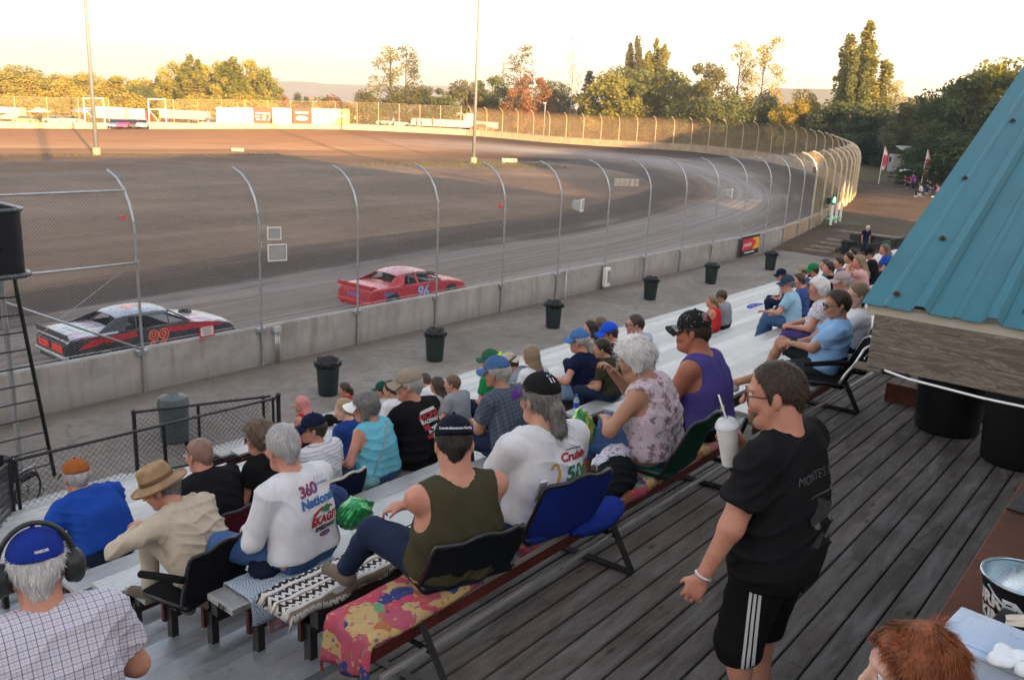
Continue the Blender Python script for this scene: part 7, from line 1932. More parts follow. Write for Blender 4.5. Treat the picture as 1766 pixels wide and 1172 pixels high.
def flowers(name, base, c1, c2, sc, size=.34):
    b = NB(name); co = b.coords('Object'); v = b.n('TexVoronoi'); v.inputs['Scale'].default_value = sc; b.link(co, v.inputs['Vector'])
    pos = v.outputs['Position']; d = b.n('VectorMath', _operation='SUBTRACT'); m4 = b.n('VectorMath', _operation='SCALE'); b.link(co, m4.inputs[0]); m4.inputs['Scale'].default_value = 1.0
    b.link(m4.outputs[0], d.inputs[0]); b.link(pos, d.inputs[1]); sd = b.sep(d.outputs[0])
    ang = b.math('ARCTAN2', sd[2], sd[0]); pet = b.math('MULTIPLY_ADD', b.math('SINE', b.math('MULTIPLY', ang, 5.0)), .11, size)
    inside = b.math('LESS_THAN', v.outputs['Distance'], pet); col_ = b.ramp(b.sep(v.outputs['Color'])[0], [(0, c1), (.5, c2)], 'CONSTANT')
    c = b.mix(b.math('MULTIPLY', inside, .85), base, col_); c = b.mix(b.math('LESS_THAN', v.outputs['Distance'], size*.3), c, c1)
    sm = b.noise(co, sc*3.2, 3, .6); c = b.mix(b.ramp(sm, [(.60, 0.0), (.64, .75)]), c, c2); b.bump(b.noise(co, 400, 2), .2, .002); return b.set(c, .85, 0, .2)
def denim(name, col):
    if name in _mc: return _mc[name]
    b = NB(name); co = b.coords('Object'); n = b.noise(co, 5, 5, .6); f = b.noise(co, 260, 2)
    c = b.ramp(n, [(.3, tuple(x*.75 for x in col)), (.55, col), (.78, tuple(min(1, x*1.7+.015) for x in col))]); c = b.mix(b.ramp(f, [(.4, 0.0), (.7, .3)]), c, tuple(x*.5 for x in col)); b.bump(f, .3, .002)
    _mc[name] = b.set(c, .85, 0, .2); return _mc[name]
J_MID, J_DARK, J_LT = denim('denim_mid', (.05, .115, .27)), denim('denim_dark', (.012, .022, .058)), denim('denim_light', (.17, .30, .47))
T_WHITE, T_BLACK, T_NAVY = C('cotton_white', (.62, .63, .66)), C('cotton_black', (.008, .008, .009)), C('cotton_navy', (.008, .012, .04))
SH_BRN, SH_WHT, SH_BLK = mat('shoe_brown', (.11, .085, .065), .8, var=.3), mat('shoe_white', (.5, .5, .5), .6), mat('shoe_black', (.015, .015, .016), .6)
PRW, PRR, PRB, PRG, PRO, PRY, PRK = [mat('print_'+n_, c_, .8, var=.06) for n_, c_ in (('white', (.55, .55, .56)), ('red', (.34, .02, .035)), ('blue', (.04, .14, .34)), ('green', (.02, .17, .07)), ('orange', (.55, .1, .02)), ('yellow', (.5, .3, .03)), ('dark', (.02, .02, .024)))]
PEOPLE = {}
def seat(i):
    return (ROWS[i][0]+.01, ROWS[i][1]+.003) if i >= 0 else (BY, BZ+.02)
def P(key, label, row, x, dy=0.0, dz=0.0, **k):
    y, z = seat(row); k.setdefault('seed', len(PEOPLE)+3); inf = person(label, (x, y+dy, z+dz), **k); PEOPLE[key] = inf; return inf
def bprint(inf, items, tilt=0, dx=0.0, dz=0.0, yaw=0):
    """items: ('text', str, size, x, y, mat, kw) or ('poly', pts, mat) laid out on the back"""
    f = back_frame(inf, dz, 0, .35)
    if yaw: f = Matrix.Translation(f.translation) @ (Matrix.Rotation(R(yaw), 4, 'Z') @ Matrix.Translation(-f.translation) @ f) if False else f
    by = {}
    for it in items:
        if it[0] == 'text': V, F = text_mesh(it[1], it[2], **(it[6] if len(it) > 6 else {})); V = [Vector((v.x+it[3]+dx, v.y+it[4], 0)) for v in V]; m = it[5]
        else: V = [Vector((p[0]+dx, p[1], 0)) for p in it[1]]; F = [list(range(len(V)))]; m = it[2]
        b_ = by.setdefault(m.name, ([], [], m, len(by))); o = len(b_[0]); b_[0].extend(V); b_[1].extend([[q+o for q in f_] for f_ in F])
    for k_, (V, F, m, n_) in by.items(): decal(inf['top'], inf['top_geo'], f, V, F, m, 'shirt_print', lift=.004+.0012*n_)
def circ(x, y, rx, ry=None, n=20): return [(x+rx*math.cos(a), y+(ry or rx)*math.sin(a)) for a in np.linspace(0, 2*PI, n+1)[:-1]]
def box2(x, y, w_, h_, s=0): return [(x-w_/2, y-h_/2), (x+w_/2, y-h_/2), (x+w_/2+s, y+h_/2), (x-w_/2+s, y+h_/2)]
def cap_print(inf, txt, size, m, dz=.055, yaw=180, **k):
    Rh, H = inf['Rh'], inf['H']; a = R(yaw); d = Rh@npv(math.sin(a), math.cos(a), .25); V, F = text_mesh(txt, size, **k)
    f = frame(inf['hc']+Rh@npv(0, 0, dz)*inf['HS']+d*.25, np.cross(Rh@npv(0, 0, 1), d), Rh@npv(0, 0, 1)); decal(inf['cap'], inf['cap_geo'], f, V, F, m, 'cap_lettering', lift=.0025)

# --- nearest figures
i = person('man with a dark ear defender headset over a blue cap, in a checked shirt', (1.16, 3.02, 4.22), -10, s=1.04, lean=10, slump=14, head=(-8, 4, 0), skinc='pink', top=('polo', plaid('plaid_white_blue', (.56, .55, .60), (.07, .08, .2), (.36, .25, .36), .032)), bottom=('jeans', J_DARK), shoes=SH_BRN, hair=('short', 'white'), cap=dict(type='cap', mat=C('cap_royal', (.012, .03, .22))), fat=.35, seed=2, neckw=.008)
PEOPLE['headset'] = i; H, HS, Rh = i['H'], i['HS'], i['Rh']
cap_print(i, 'NASCAR', .0125, PRW, dz=.03, yaw=172, bold=.0008)
M_MUFF = mat('ear_muff', (.022, .026, .024), .4, var=.15); hp = None
g = MB(); g.tube([H(.112*math.sin(a), -.012, .012+.142*math.cos(a)) for a in np.linspace(-1.7, 1.7, 19)], .009*HS, 8); hp = g.build('headset', M_MUFF, i['root'], True)
for s2 in (-1, 1):
    A = Field(np.array(H(s2*.095, -.01, -.005))-.08, np.array(H(s2*.095, -.01, -.005))+.08, .007); A.ell(H(s2*.112, -.012, -.012), npv(.032, .046, .060)*HS, Rh, .01); A.ell(H(s2*.09, -.012, -.012), npv(.018, .042, .054)*HS, Rh, .01); V, Q = A.mesh(); link_mesh('ear_cup', V, Q, [M_MUFF], hp)
g = MB(); g.tube([i['nb']+i['Ru']@npv(-.09, -.03, .02), i['nb']+i['Ru']@npv(-.02, -.085, .015), i['nb']+i['Ru']@npv(.08, -.06, .03)], .006, 6); g.build('cable', M_MUFF, hp, True)

i = person('tall man standing on the deck in a black tee, sipping a white cup', (3.45, 1.21, DECK), -4, s=1.04, stand=True, lean=2, slump=5, head=(24, 6, 0), fat=.58, skinc='pink', top=('tee', C('tee_black', (.010, .010, .0115), bump=.3)), bottom=('long_shorts', C('shorts_black', (.008, .008, .0095))), shoes=SH_BLK, hair=('crop', 'brown'), beard='ltbrown', glasses='clear', hem=-.12, hl=(-.42, .16, .80), pole_l=(-.5, -.8, .1), hr=(.06, .26, 1.345), pole_r=(.6, -.3, -.6), extra=dict(palm_r=(-1, .1, .1), curl_r=.75, curl_l=.8, bend_r=5), seed=5, res=.0085, wamp=.011, neckw=.012)
PEOPLE['stand'] = i
bprint(i, [('text', "MONTE'S SHOP", .052, 0.01, .03, mat('print_grey', (.10, .10, .11), .8), dict(shear=.2, bold=-.0004)), ('poly', box2(.0, -.05, .20, .004), mat('print_grey', (.10, .10, .11), .8)), ('poly', [(-.12, -.13), (-.04, -.06), (.05, -.10), (.12, -.12), (.10, -.16), (-.10, -.17)], mat('print_grey2', (.03, .03, .034), .8)), ('poly', circ(-.06, -.17, .022), mat('print_grey', (.10, .10, .11), .8)), ('poly', circ(.06, -.165, .022), mat('print_grey', (.10, .10, .11), .8)), ('poly', box2(.09, -.06, .03, .04), mat('print_grey', (.10, .10, .11), .8)), ('poly', [(-.11, -.26), (-.02, -.21), (.02, -.24), (-.05, -.28)], mat('print_grey2', (.03, .03, .034), .8)), ('poly', [(.02, -.25), (.1, -.22), (.12, -.25), (.05, -.27)], mat('print_grey', (.10, .10, .11), .8))], dx=.02, dz=-.02)
# three white stripes down the shorts
if 'bot_geo' in i:
    hp_, kn_ = Vector(i['hip'][-1]), Vector(i['kne'][-1]); ax = (kn_-hp_).normalized(); V, F = [], []
    for q in (-1, 0, 1):
        for k in range(18): o = len(V); V += [Vector((q*.019-.006, -.02-k*.03, 0)), Vector((q*.019+.006, -.02-k*.03, 0)), Vector((q*.019+.006, -.05-k*.03, 0)), Vector((q*.019-.006, -.05-k*.03, 0))]; F.append([o, o+1, o+2, o+3])
    nrm_ = Vector((-1, -.25, 0)).normalized(); f = frame(hp_+nrm_*.35+Vector((0, 0, .05)), Vector((0, 0, 1)).cross(nrm_), (0, 0, 1)); decal(i['bot'], i['bot_geo'], f, V, F, PRW, 'side_stripes', lift=.004)
w0, d, n, tv = i['hand'][-1]; g = MB(); c_ = Vector(w0)-Vector(d)*.01; ex = Vector(n).normalized(); ey = Vector(tv).normalized(); g.tube([c_+ex*.027*math.cos(a)+ey*.033*math.sin(a) for a in np.linspace(0, 2*PI, 17)], .007, 6, False); g.build('wristband', mat('wristband', (.5, .52, .55), .4, .4), i['root'], True)
# the cup in his far hand
w0, d, n, tv = i['hand'][1]; pc = Vector(w0)+Vector(d)*.082+Vector(n)*.052; pc = i['root'].location+Matrix.Rotation(R(-4), 3, 'Z') @ pc
t = thing('drink_cup', 'tall white foam cup with clear dome lid and straw in the standing man\'s hand', 'cup', pc, 0); t.rotation_euler = (R(-8), R(-8), 0)
M_FOAM = mat('foam_white', (.72, .73, .72), .6, var=.04)
g = MB(); g.lathe([(0, -.10), (.034, -.10), (.036, -.095), (.047, .075), (.05, .077), (.05, .084), (.0, .084)], (0, 0, 0), 30); g.build('cup', M_FOAM, t, True, angle=R(40))
LID = NB('clear_lid'); LID.set((.75, .78, .8), .12); LID.b.inputs['Alpha'].default_value = .55; g = MB(); g.lathe([(.052, .080), (.053, .09), (.046, .105), (.034, .12), (.012, .126)], (0, 0, 0), 28); g.build('lid', LID.m, t, True)
g = MB(); g.tube([(0.0, 0, .05), (-.004, .0, .13), (-.012, .02, .235)], .0042, 7); g.build('straw', mat('straw_white', (.75, .75, .74), .4), t, True)

i = person('woman with short curly auburn hair standing at the counter end', (2.165, .24, DECK), 24, s=.925, stand=True, fem=True, head=(8, 2, 0), skinc='pale', top=('tee', C('tee_plum', (.08, .02, .05))), bottom=('jeans', J_DARK), shoes=SH_BLK, hair=('wavy', 'auburn'), res=.0085, seed=8); PEOPLE['red'] = i

# --- bench row
i = P('olive', 'man in an olive tank top and navy cap with crossed arms and a raised knee', -1, 2.92, dy=-.03, rz=-20, s=.98, lean=-15, slump=24, head=(-20, 16, 0), fat=.75, skinc='pink', top=('tank', C('tank_olive', (.052, .048, .026))), bottom=('jeans', J_DARK), shoes=SH_BRN, hair=('crop', 'dark'), cap=dict(type='cap', mat=C('cap_navy', (.008, .010, .020))), hl=(.13, .33, .30), hr=(-.15, .33, .27), pole_l=(-1, .1, -.5), pole_r=(1, .1, -.5), fl=(-.34, .62, -.20), fr=(.05, .62, -.25), knee_l=(-.2, .2, 1), res=.009, neckw=.012, wamp=.009)
cap_print(i, 'Lewis-Stevenson Racing', .0165, PRW, dz=.022, bold=.0006, shear=.2)
stadium_chair('dark grey stadium seat with a pale tick mark behind the olive tank top', 2.98, 2.70, BZ+.012, -18, C('seat_dark', (.010, .012, .017)), .52, .31, 26)
i = P('pony', 'person in a white tee and black cap with long grey ponytail', -1, 3.68, dy=-.02, rz=-16, s=1.03, lean=-2, slump=10, head=(4, 0, 0), fat=.5, skinc='fair', top=('tee', T_WHITE), bottom=('shorts', J_MID), shoes=SH_WHT, hair=('pony', 'grey'), cap=dict(type='cap', mat=C('cap_black11', (.012, .011, .012)), brim=C('cap_purple', (.06, .015, .14))), hl=(-.12, .36, .22), hr=(.28, .38, .16), fl=(-.2, .5, -.28), fr=(.12, .55, -.28), res=.009, wamp=.011)
cap_print(i, '11', .042, PRW, dz=.062, bold=.0015, shear=.12)
bprint(i, [('text', 'Cruisin', .065, .05, .02, PRR, dict(shear=.15, bold=.003)), ('text', '50s', .12, .06, -.075, PRG, dict(shear=.1, bold=.004)), ('poly', box2(.04, .065, .11, .006, .01), PRK), ('poly', [(-.10, -.15), (-.085, -.15), (-.055, -.05), (-.075, .0), (-.105, .005), (-.125, -.03), (-.11, -.03), (-.098, -.008), (-.083, -.01), (-.072, -.05)], PRY), ('poly', [(.14, -.04), (.17, -.02), (.15, -.14), (.13, -.13)], PRG)], dx=.05, dz=-.01)
ch = stadium_chair('royal blue folding stadium seat behind the white tee with ponytail', 3.70, 2.66, BZ+.012, -14, C('seat_royal', (.012, .03, .22)), .50, .40, 22, arms=False)
g = MB(); g.bbox((-.23, -.235, .36), (.05, .02, .14), .008, mat4=Matrix.Rotation(R(20), 4, 'X')); g.build('metal_plate', M_EDGE, ch)
i = P('floral', 'white haired woman in a sleeveless floral blouse eating from a green chip bag', -1, 4.99, rz=6, fem=True, s=1.03, lean=6, slump=14, head=(22, 18, 0), fat=.55, skinc='tan', top=('sleeveless', flowers('blouse_floral', (.52, .43, .47), (.13, .10, .11), (.24, .14, .15), 13)), bottom=('capri', J_MID), shoes=SH_WHT, hair=('puff', 'white'), glasses='wire', hr=(.05, .40, .56), pole_r=(.8, .1, -.8), hl=(-.14, .32, .27), pole_l=(-1, -.3, -.3), fl=(-.16, .45, -.30), fr=(.1, .45, -.3), res=.0095, extra=dict(curl_r=.9, curl_l=.4), hem=-.02)
stadium_chair('dark green folding stadium seat behind the floral blouse', 4.98, 2.64, BZ+.012, 4, C('seat_green', (.006, .045, .03)), .50, .44, 24)
A = Field((-.2, -.2, -.2), (.2, .2, .2), .009); A.ell((0, 0, 0), (.105, .045, .14), None, .01); A.cut((0, 0, .115), (0, 0, 1)); A.cut((0, 0, -.12), (0, 0, -1)); V, Q = A.mesh(); V = wrinkle(V, Q, .010, 4, 26); b = NB('chip_bag'); co = b.coords('Object'); nz_ = b.noise(co, 9, 3); M_CHIP = b.set(b.ramp(nz_, [(.38, (.01, .20, .05)), (.5, (.03, .34, .07)), (.56, (.5, .45, .06)), (.64, (.03, .28, .06))]), .25, .3, .6)
o = link_mesh('chip_bag', V, Q, [M_CHIP]); w_ = PEOPLE['floral']; o.location = (4.66, 3.06, BZ+.27); o.rotation_euler = (R(-28), R(-25), R(20)); tag(o, 'green and yellow bag of chips on the floral woman\'s lap', 'chip bag')
i = P('purple', 'sunburnt man in a purple tank top and black patterned cap', -1, 5.77, rz=4, s=1.09, lean=8, slump=12, head=(14, -2, 0), fat=.62, skinc='red', top=('tank', C('tank_purple', (.075, .06, .24))), bottom=('shorts', T_BLACK), shoes=SH_BLK, hair=('crop', 'brown'), cap=dict(type='cap', mat=floral('cap_swirl', [(.012, .012, .012), (.012, .012, .012), (.2, .21, .22), (.014, .013, .013)], 19)), res=.0095, neckw=.012, wamp=.009, hl=(-.1, .42, .26), hr=(.15, .42, .26))
cap_print(i, 'H', .03, PRR, dz=.04, yaw=205, bold=.004)
i = P('m36', 'man in wraparound sunglasses and a pale blue tee reclining on the far bench', -1, 8.06, dy=-.04, rz=18, s=.99, lean=-20, slump=14, head=(22, 12, 0), fat=.3, skinc='tan', top=('tee', C('tee_sky', (.22, .40, .66))), bottom=('shorts', C('shorts_grey', (.03, .032, .036))), shoes=SH_WHT, hair=('short', 'brown'), glasses='sun', hl=(-.02, .30, .27), hr=(.05, .31, .25), fl=(-.22, .86, -.18), fr=(.12, .55, -.15), knee_r=(0, .1, 1), seed=20)
stadium_chair('black folding stadium seat under the pale blue tee', 7.92, 2.56, BZ+.012, 16, C('seat_black', (.008, .008, .009)), .5, .42, 26, edge=M_EDGE, arms=True)
i = P('w37', 'woman in dark sunglasses and a white jacket at the end of the far bench', -1, 8.78, dy=-.03, rz=14, s=.95, fem=True, lean=-14, slump=12, head=(26, 6, 0), skinc='pale', top=('long', T_WHITE), bottom=('jeans', J_DARK), shoes=SH_BLK, hair=('short', 'dkblond'), glasses='sun', seed=21)
stadium_chair('black folding stadium seat with white webbing under the white jacket', 8.54, 2.54, BZ+.012, 14, C('seat_black', (.008, .008, .009)), .5, .42, 26, edge=M_EDGE, arms=True)

# --- first rows
i = P('white', 'silver haired man in a white sweatshirt with a red and blue race print', 1, 3.13, rz=8, s=1.07, lean=6, slump=12, head=(-10, 6, 0), fat=.35, skinc='pink', top=('long', T_WHITE), bottom=('jeans', J_MID), shoes=SH_BRN, hair=('short', 'silver'), hl=(-.15, .34, .18), hr=(.05, .36, .2), fl=(-.30, .58, -.30), fr=(.1, .42, -.36), knee_l=(-.3, .2, 1), res=.009, wamp=.011)
bprint(i, [('text', '360', .10, -.06, .075, PRR, dict(shear=.12, bold=.004)), ('text', '360', .10, -.054, .072, PRB, dict(shear=.12, bold=-.001)), ('text', 'Nationals', .082, .01, -.005, PRB, dict(shear=.12, bold=.004)), ('text', 'Nationals', .082, .013, -.007, PRR, dict(shear=.12, bold=-.0005)), ('poly', [(-.10, -.14), (-.07, -.08), (0, -.055), (.09, -.06), (.13, -.10), (.11, -.08), (0, -.07), (-.06, -.10), (-.085, -.15)], PRR), ('poly', [(-.01, -.075), (.05, -.045), (.075, -.07), (.06, -.10), (.02, -.09)], PRG), ('text', 'SKAGIT', .07, .02, -.135, PRR, dict(shear=.2, bold=.004)), ('text', 'SPEEDWAY', .036, .02, -.185, PRK, dict(shear=.1, bold=.002)), ('poly', circ(.01, -.225, .045, .018), PRR), ('poly', circ(.01, -.225, .03, .011), PRB)]+[('poly', [(.02+.02*q, .115), (.024+.02*q, .115), (.03+.024*q, .15)], PRB) for q in range(5)]+[('text', 'KNOXVILLE', .02, .08, .09, PRB, dict(bold=.0005))], dx=.03, dz=-.03)
i = P('straw', 'person in a wide straw hat and beige shirt hugging a raised knee', 2, 2.74, rz=14, s=.98, lean=20, slump=22, head=(30, 14, 0), fat=.25, skinc='pink', top=('long', C('shirt_beige', (.46, .40, .31))), bottom=('jeans', C('trousers_beige', (.42, .37, .29))), shoes=SH_BRN, hair=('short', 'grey'), cap=dict(type='straw', mat=mat('straw_weave', (.30, .19, .10), .8, var=.25, scale=14, bump=.7, bscale=90), brim=C('hat_band', (.13, .085, .05))), hl=(-.17, .42, .33), hr=(-.05, .42, .30), pole_l=(-1, .0, -.2), fl=(-.12, .38, -.10), knee_l=(0, .1, 1), res=.009, wamp=.012)
stadium_chair('black padded stadium seat with armrests behind the straw hat', 2.66, ROWS[2][0]-.02, ROWS[2][1], 12, C('seat_black', (.008, .008, .009)), .52, .36, 12, arms=True)
i = P('plaid', 'man in a blue cap and grey checked short sleeved shirt', 2, 5.90, rz=0, s=1.06, lean=12, slump=12, head=(14, 2, 0), fat=.25, skinc='tan', top=('polo', plaid('plaid_grey', (.055, .075, .11), (.12, .13, .16), (.035, .04, .07), .045, .14)), bottom=('jeans', J_DARK), shoes=SH_BRN, hair=('short', 'silver'), cap=dict(type='cap', mat=C('cap_denim', (.055, .12, .26))), hl=(-.06, .42, .2), hr=(.08, .42, .2))
stadium_chair('navy stadium seat behind the grey checked shirt', 5.86, ROWS[2][0]-.05, ROWS[2][1], 0, T_NAVY, .46, .3, 14)
i = P('bald', 'bald man in a black hooded top with sunglasses pushed up on his head', 4, 3.46, rz=2, s=1.0, lean=8, slump=14, head=(6, 2, 0), fat=.35, skinc='pink', top=('hoodie', C('hoodie_black', (.010, .010, .012))), bottom=('jeans', J_DARK), shoes=SH_BLK, hair=('crop', 'stubble'), glasses='head', neckw=.01)
i = P('curly', 'woman with short curly brown hair and sunglasses in a black tee', 4, 4.04, rz=6, s=1.0, fem=True, lean=8, slump=12, head=(38, 4, 0), fat=.45, skinc='pink', top=('tee', T_BLACK), bottom=('jeans', J_MID), shoes=SH_BLK, hair=('curly', 'ltbrown'), glasses='sun')
stadium_chair('maroon canvas stadium seat behind the bald man', 3.62, ROWS[4][0]-.06, ROWS[4][1], 0, C('seat_maroon', (.07, .008, .016)), .60, .34, 10)
i = P('blue', 'man in an orange cap and royal blue tee leaning on his knees by the fence', 6, 3.06, rz=4, s=1.08, lean=27, slump=26, head=(-6, -6, 0), fat=.45, skinc='pink', top=('tee', C('tee_royal', (.012, .055, .30))), bottom=('jeans', J_DARK), shoes=SH_BRN, hair=('short', 'silver'), cap=dict(type='cap', mat=C('cap_orange', (.30, .095, .025)), brim=C('brim_brown', (.05, .035, .03))), hl=(-.3, .38, .2), hr=(.1, .5, .22))
i = P('navcap', 'boy in a navy cap and glasses, white striped polo shirt', 4, 4.53, rz=8, s=.93, lean=4, slump=10, head=(42, 0, 0), skinc='pink', top=('polo', stripes('polo_stripe', (.60, .61, .64), (.30, .32, .40), .03, .2)), bottom=('shorts', T_NAVY), shoes=SH_WHT, hair=('short', 'brown'), cap=dict(type='cap', mat=T_NAVY), glasses='clear')
stadium_chair('stadium seat with a cream rim behind the boy in the striped polo', 4.54, ROWS[4][0]-.06, ROWS[4][1], 4, T_NAVY, .46, .32, 16, edge=mat('cream_rim', (.5, .47, .38), .6))
i = P('visor', 'woman in a white sun visor and turquoise sleeveless top', 4, 5.18, rz=6, s=1.0, fem=True, lean=8, slump=10, head=(30, 4, 0), fat=.4, skinc='pink', top=('sleeveless', C('top_turquoise', (.14, .46, .58))), bottom=('jeans', denim('denim_blue2', (.05, .12, .25))), shoes=SH_WHT, hair=('bob', 'grey'), cap=dict(type='visor', mat=mat('visor_white', (.66, .66, .66), .6)), fl=(-.3, .36, -.34), hem=-.02)
# her shoulder bag
g = MB(); Ru = i['Ru']; sh_ = Vector(i['nb'])+Vector(Ru@npv(.07, 0, .0)); pts = []
ch_bvh = BVHTree.FromPolygons([tuple(p) for p in i['top_geo'][0]], [tuple(int(q) for q in f) for f in i['top_geo'][1]])
for q in np.linspace(0, 1, 12):
    p = Vector(Ru@npv(.09-.30*q, -.5, 0))+Vector(i['nb'])*(1-q)+Vector(i['pel'])*q; h_ = ch_bvh.ray_cast(p, Vector(Ru@npv(0, 1, 0))); pts.append((h_[0] if h_[0] else Vector(Ru@npv(.09-.30*q, -.14, 0))+Vector(i['nb'])*(1-q)+Vector(i['pel'])*q)-Vector(Ru@npv(0, .006, 0)))
bg = tag(empty('shoulder_bag', i['root'].location, R(6)), 'small teal shoulder bag on a beige strap beside the woman in the visor', 'bag')
rows = [[p+Vector((.009, 0, .003)), p-Vector((.009, 0, .003))] for p in pts]; g.grid(rows); so_ = g.build('strap', C('strap_beige', (.36, .31, .26)), bg, True); sm = so_.modifiers.new('t', 'SOLIDIFY'); sm.thickness = .004
A = Field((-.45, -.4, -.1), (.05, .2, .25), .011); A.ell((-.26, -.14, .075), (.085, .055, .075), None, .02); A.ell((-.26, -.16, .10), (.08, .05, .04), None, .01); V, Q = A.mesh(); link_mesh('pouch', wrinkle(V, Q, .006, 2, 30), Q, [C('bag_teal', (.13, .27, .26))], bg)
i = P('beard', 'bearded man in a khaki cap and black tee with a race print on the back', 4, 5.72, rz=4, s=1.12, lean=6, slump=8, head=(36, 2, 0), fat=.45, skinc='pink', top=('tee', T_BLACK), bottom=('shorts', C('shorts_black', (.008, .008, .0095))), shoes=SH_BLK, hair=('short', 'silver'), beard='silver', cap=dict(type='cap', mat=C('cap_khaki', (.27, .23, .17))), glasses='wire', hl=(-.16, .42, .33), hr=(.08, .42, .25), extra=dict(curl_l=.9))
bprint(i, [('poly', [(-.10, .085), (.10, .10), (.12, .07), (-.12, .055)], PRW), ('text', 'RACING', .075, .0, .03, PRR, dict(shear=.15, bold=.004)), ('text', 'RACEWAY', .05, .01, -.025, PRW, dict(shear=.15, bold=.003)), ('poly', [(-.11, -.06), (-.03, -.05), (.0, -.10), (-.09, -.11)], PRR), ('poly', [(-.05, -.10), (.09, -.07), (.10, -.11), (-.03, -.15)], PRW), ('poly', [(-.07, -.16), (.02, -.15), (.03, -.19), (-.06, -.2)], PRR), ('poly', box2(.05, -.18, .07, .05, .01), PRW), ('poly', [(-.13, .05), (-.11, .05), (-.10, -.05), (-.12, -.03)], PRW)], dx=.01)
i = P('blond', 'fair haired child in a blue tee beside the white visor', 6, 5.81, rz=6, s=.90, lean=10, slump=14, head=(26, 4, 0), skinc='pale', top=('tee', C('tee_blue', (.015, .045, .19))), bottom=('shorts', T_NAVY), shoes=SH_WHT, hair=('short', 'blond'))
i = P('navyp', 'woman in a blue cap and navy tee with a long grey ponytail', 4, 8.64, rz=4, s=1.03, fem=True, lean=6, slump=10, head=(26, 0, 0), fat=.45, skinc='pink', top=('tee', T_NAVY), bottom=('jeans', J_LT), shoes=SH_WHT, hair=('pony', 'silver'), cap=dict(type='cap', mat=C('cap_blue', (.06, .16, .36))), glasses='sun', fl=(-.42, .25, -.32), hl=(-.34, .3, .28), hem=.02)
g = MB(); g.bbox((8.35, ROWS[4][0], ROWS[4][1]+.02), (.62, .36, .035), .012); tag(g.build('seat_pad', C('pad_black', (.012, .012, .014)), None, True), 'flat black seat pad under the woman with the grey ponytail', 'seat pad')
i = P('olk', 'dark haired child in an olive top behind the navy tee', 3, 8.42, rz=10, s=.86, lean=10, slump=12, head=(20, 6, 0), skinc='tan', top=('tee', C('tee_olivedark', (.035, .035, .022))), bottom=('jeans', J_DARK), shoes=SH_BLK, hair=('short', 'dark'))
i = P('bcap', 'man in a bright blue cap and black tee', 4, 9.40, rz=6, s=1.0, lean=8, slump=14, head=(34, 6, 0), fat=.3, skinc='pink', top=('tee', T_BLACK), bottom=('jeans', J_DARK), shoes=SH_BLK, hair=('crop', 'brown'), cap=dict(type='cap', mat=C('cap_bright', (.015, .08, .55))))
i = P('crew', 'man with a crew cut and sunglasses, pale blue tee with a truck print', 4, 9.94, rz=4, s=1.03, lean=6, slump=8, head=(34, 0, 0), fat=.5, skinc='pink', top=('tee', C('tee_paleblue', (.34, .40, .50))), bottom=('shorts', J_DARK), shoes=SH_BLK, hair=('crop', 'brown'), glasses='sun', neckw=.008)
bprint(i, [('poly', circ(.05, .09, .05, .028), PRB), ('poly', box2(.05, .03, .16, .05), PRK), ('poly', box2(.05, .035, .12, .015), PRW), ('poly', box2(.0, -.03, .09, .05), PRK), ('poly', box2(.1, -.03, .06, .04), PRW), ('poly', box2(.05, -.085, .15, .03), PRK), ('poly', box2(.05, -.15, .16, .045), PRO), ('text', 'FORD', .024, .05, .09, PRW)], dx=.0)
i = P('wcap', 'youth in a cream cap worn backwards and grey hooded top, head bent down', 5, 8.28, rz=10, s=.96, lean=24, slump=26, head=(20, 22, 0), skinc='pink', top=('hoodie', C('hoodie_grey', (.22, .24, .28))), bottom=('jeans', J_MID), shoes=SH_WHT, hair=('short', 'brown'), cap=dict(type='backwards', mat=C('cap_cream', (.46, .42, .33))))
i = P('blondw', 'woman with long straight dark blond hair and white top', 5, 8.26, rz=-4, s=.96, fem=True, lean=4, slump=6, head=(-10, 2, 0), skinc='fair', top=('tee', T_WHITE), bottom=('jeans', J_DARK), shoes=SH_WHT, hair=('long', 'dkblond'))
i = P('green', 'person in a green tee and green cap with a neon yellow bow', 6, 8.25, rz=6, s=1.0, lean=12, slump=12, head=(20, 0, 0), fat=.4, skinc='pink', top=('tee', C('tee_green', (.015, .20, .055))), bottom=('jeans', J_DARK), shoes=SH_BLK, hair=('short', 'brown'), cap=dict(type='cap', mat=C('cap_green2', (.03, .10, .06))))
A = Field(np.array(i['hc'])-.2, np.array(i['hc'])+.25, .012); Hh = i['H']; [A.ell(Hh(s2*.05, -.115, .055), npv(.048, .028, .042), i['Rh'], .01) for s2 in (-1, 1)]; A.ell(Hh(0, -.12, .055), npv(.018, .024, .02), None, .01); V, Q = A.mesh(); link_mesh('hair_bow', wrinkle(V, Q, .006, 3, 40), Q, [C('neon_yellow', (.45, .75, .02))], i['root'])
i = P('greyboy', 'small boy with brown hair in a grey tee', 6, 7.45, rz=4, s=.80, lean=8, slump=10, head=(24, 4, 0), skinc='pink', top=('tee', C('tee_greymark', (.24, .26, .28))), bottom=('shorts', T_NAVY), shoes=SH_WHT, hair=('short', 'ltbrown'), fingers=False)
i = P('brg', 'small girl with long brown hair beside the boy in the grey tee', 7, 7.68, rz=0, s=.78, fem=True, lean=6, slump=8, head=(6, 2, 0), skinc='tan', top=('tee', C('tee_greymark2', (.3, .32, .34))), bottom=('shorts', T_NAVY), shoes=SH_WHT, hair=('long', 'brown'), fingers=False)
i = P('dkboy', 'dark haired boy in a white tee left of the khaki cap', 8, 7.42, rz=6, s=.88, lean=8, slump=12, head=(14, 2, 0), skinc='tan', top=('tee', T_WHITE), bottom=('shorts', T_NAVY), shoes=SH_WHT, hair=('short', 'dark'), fingers=False)
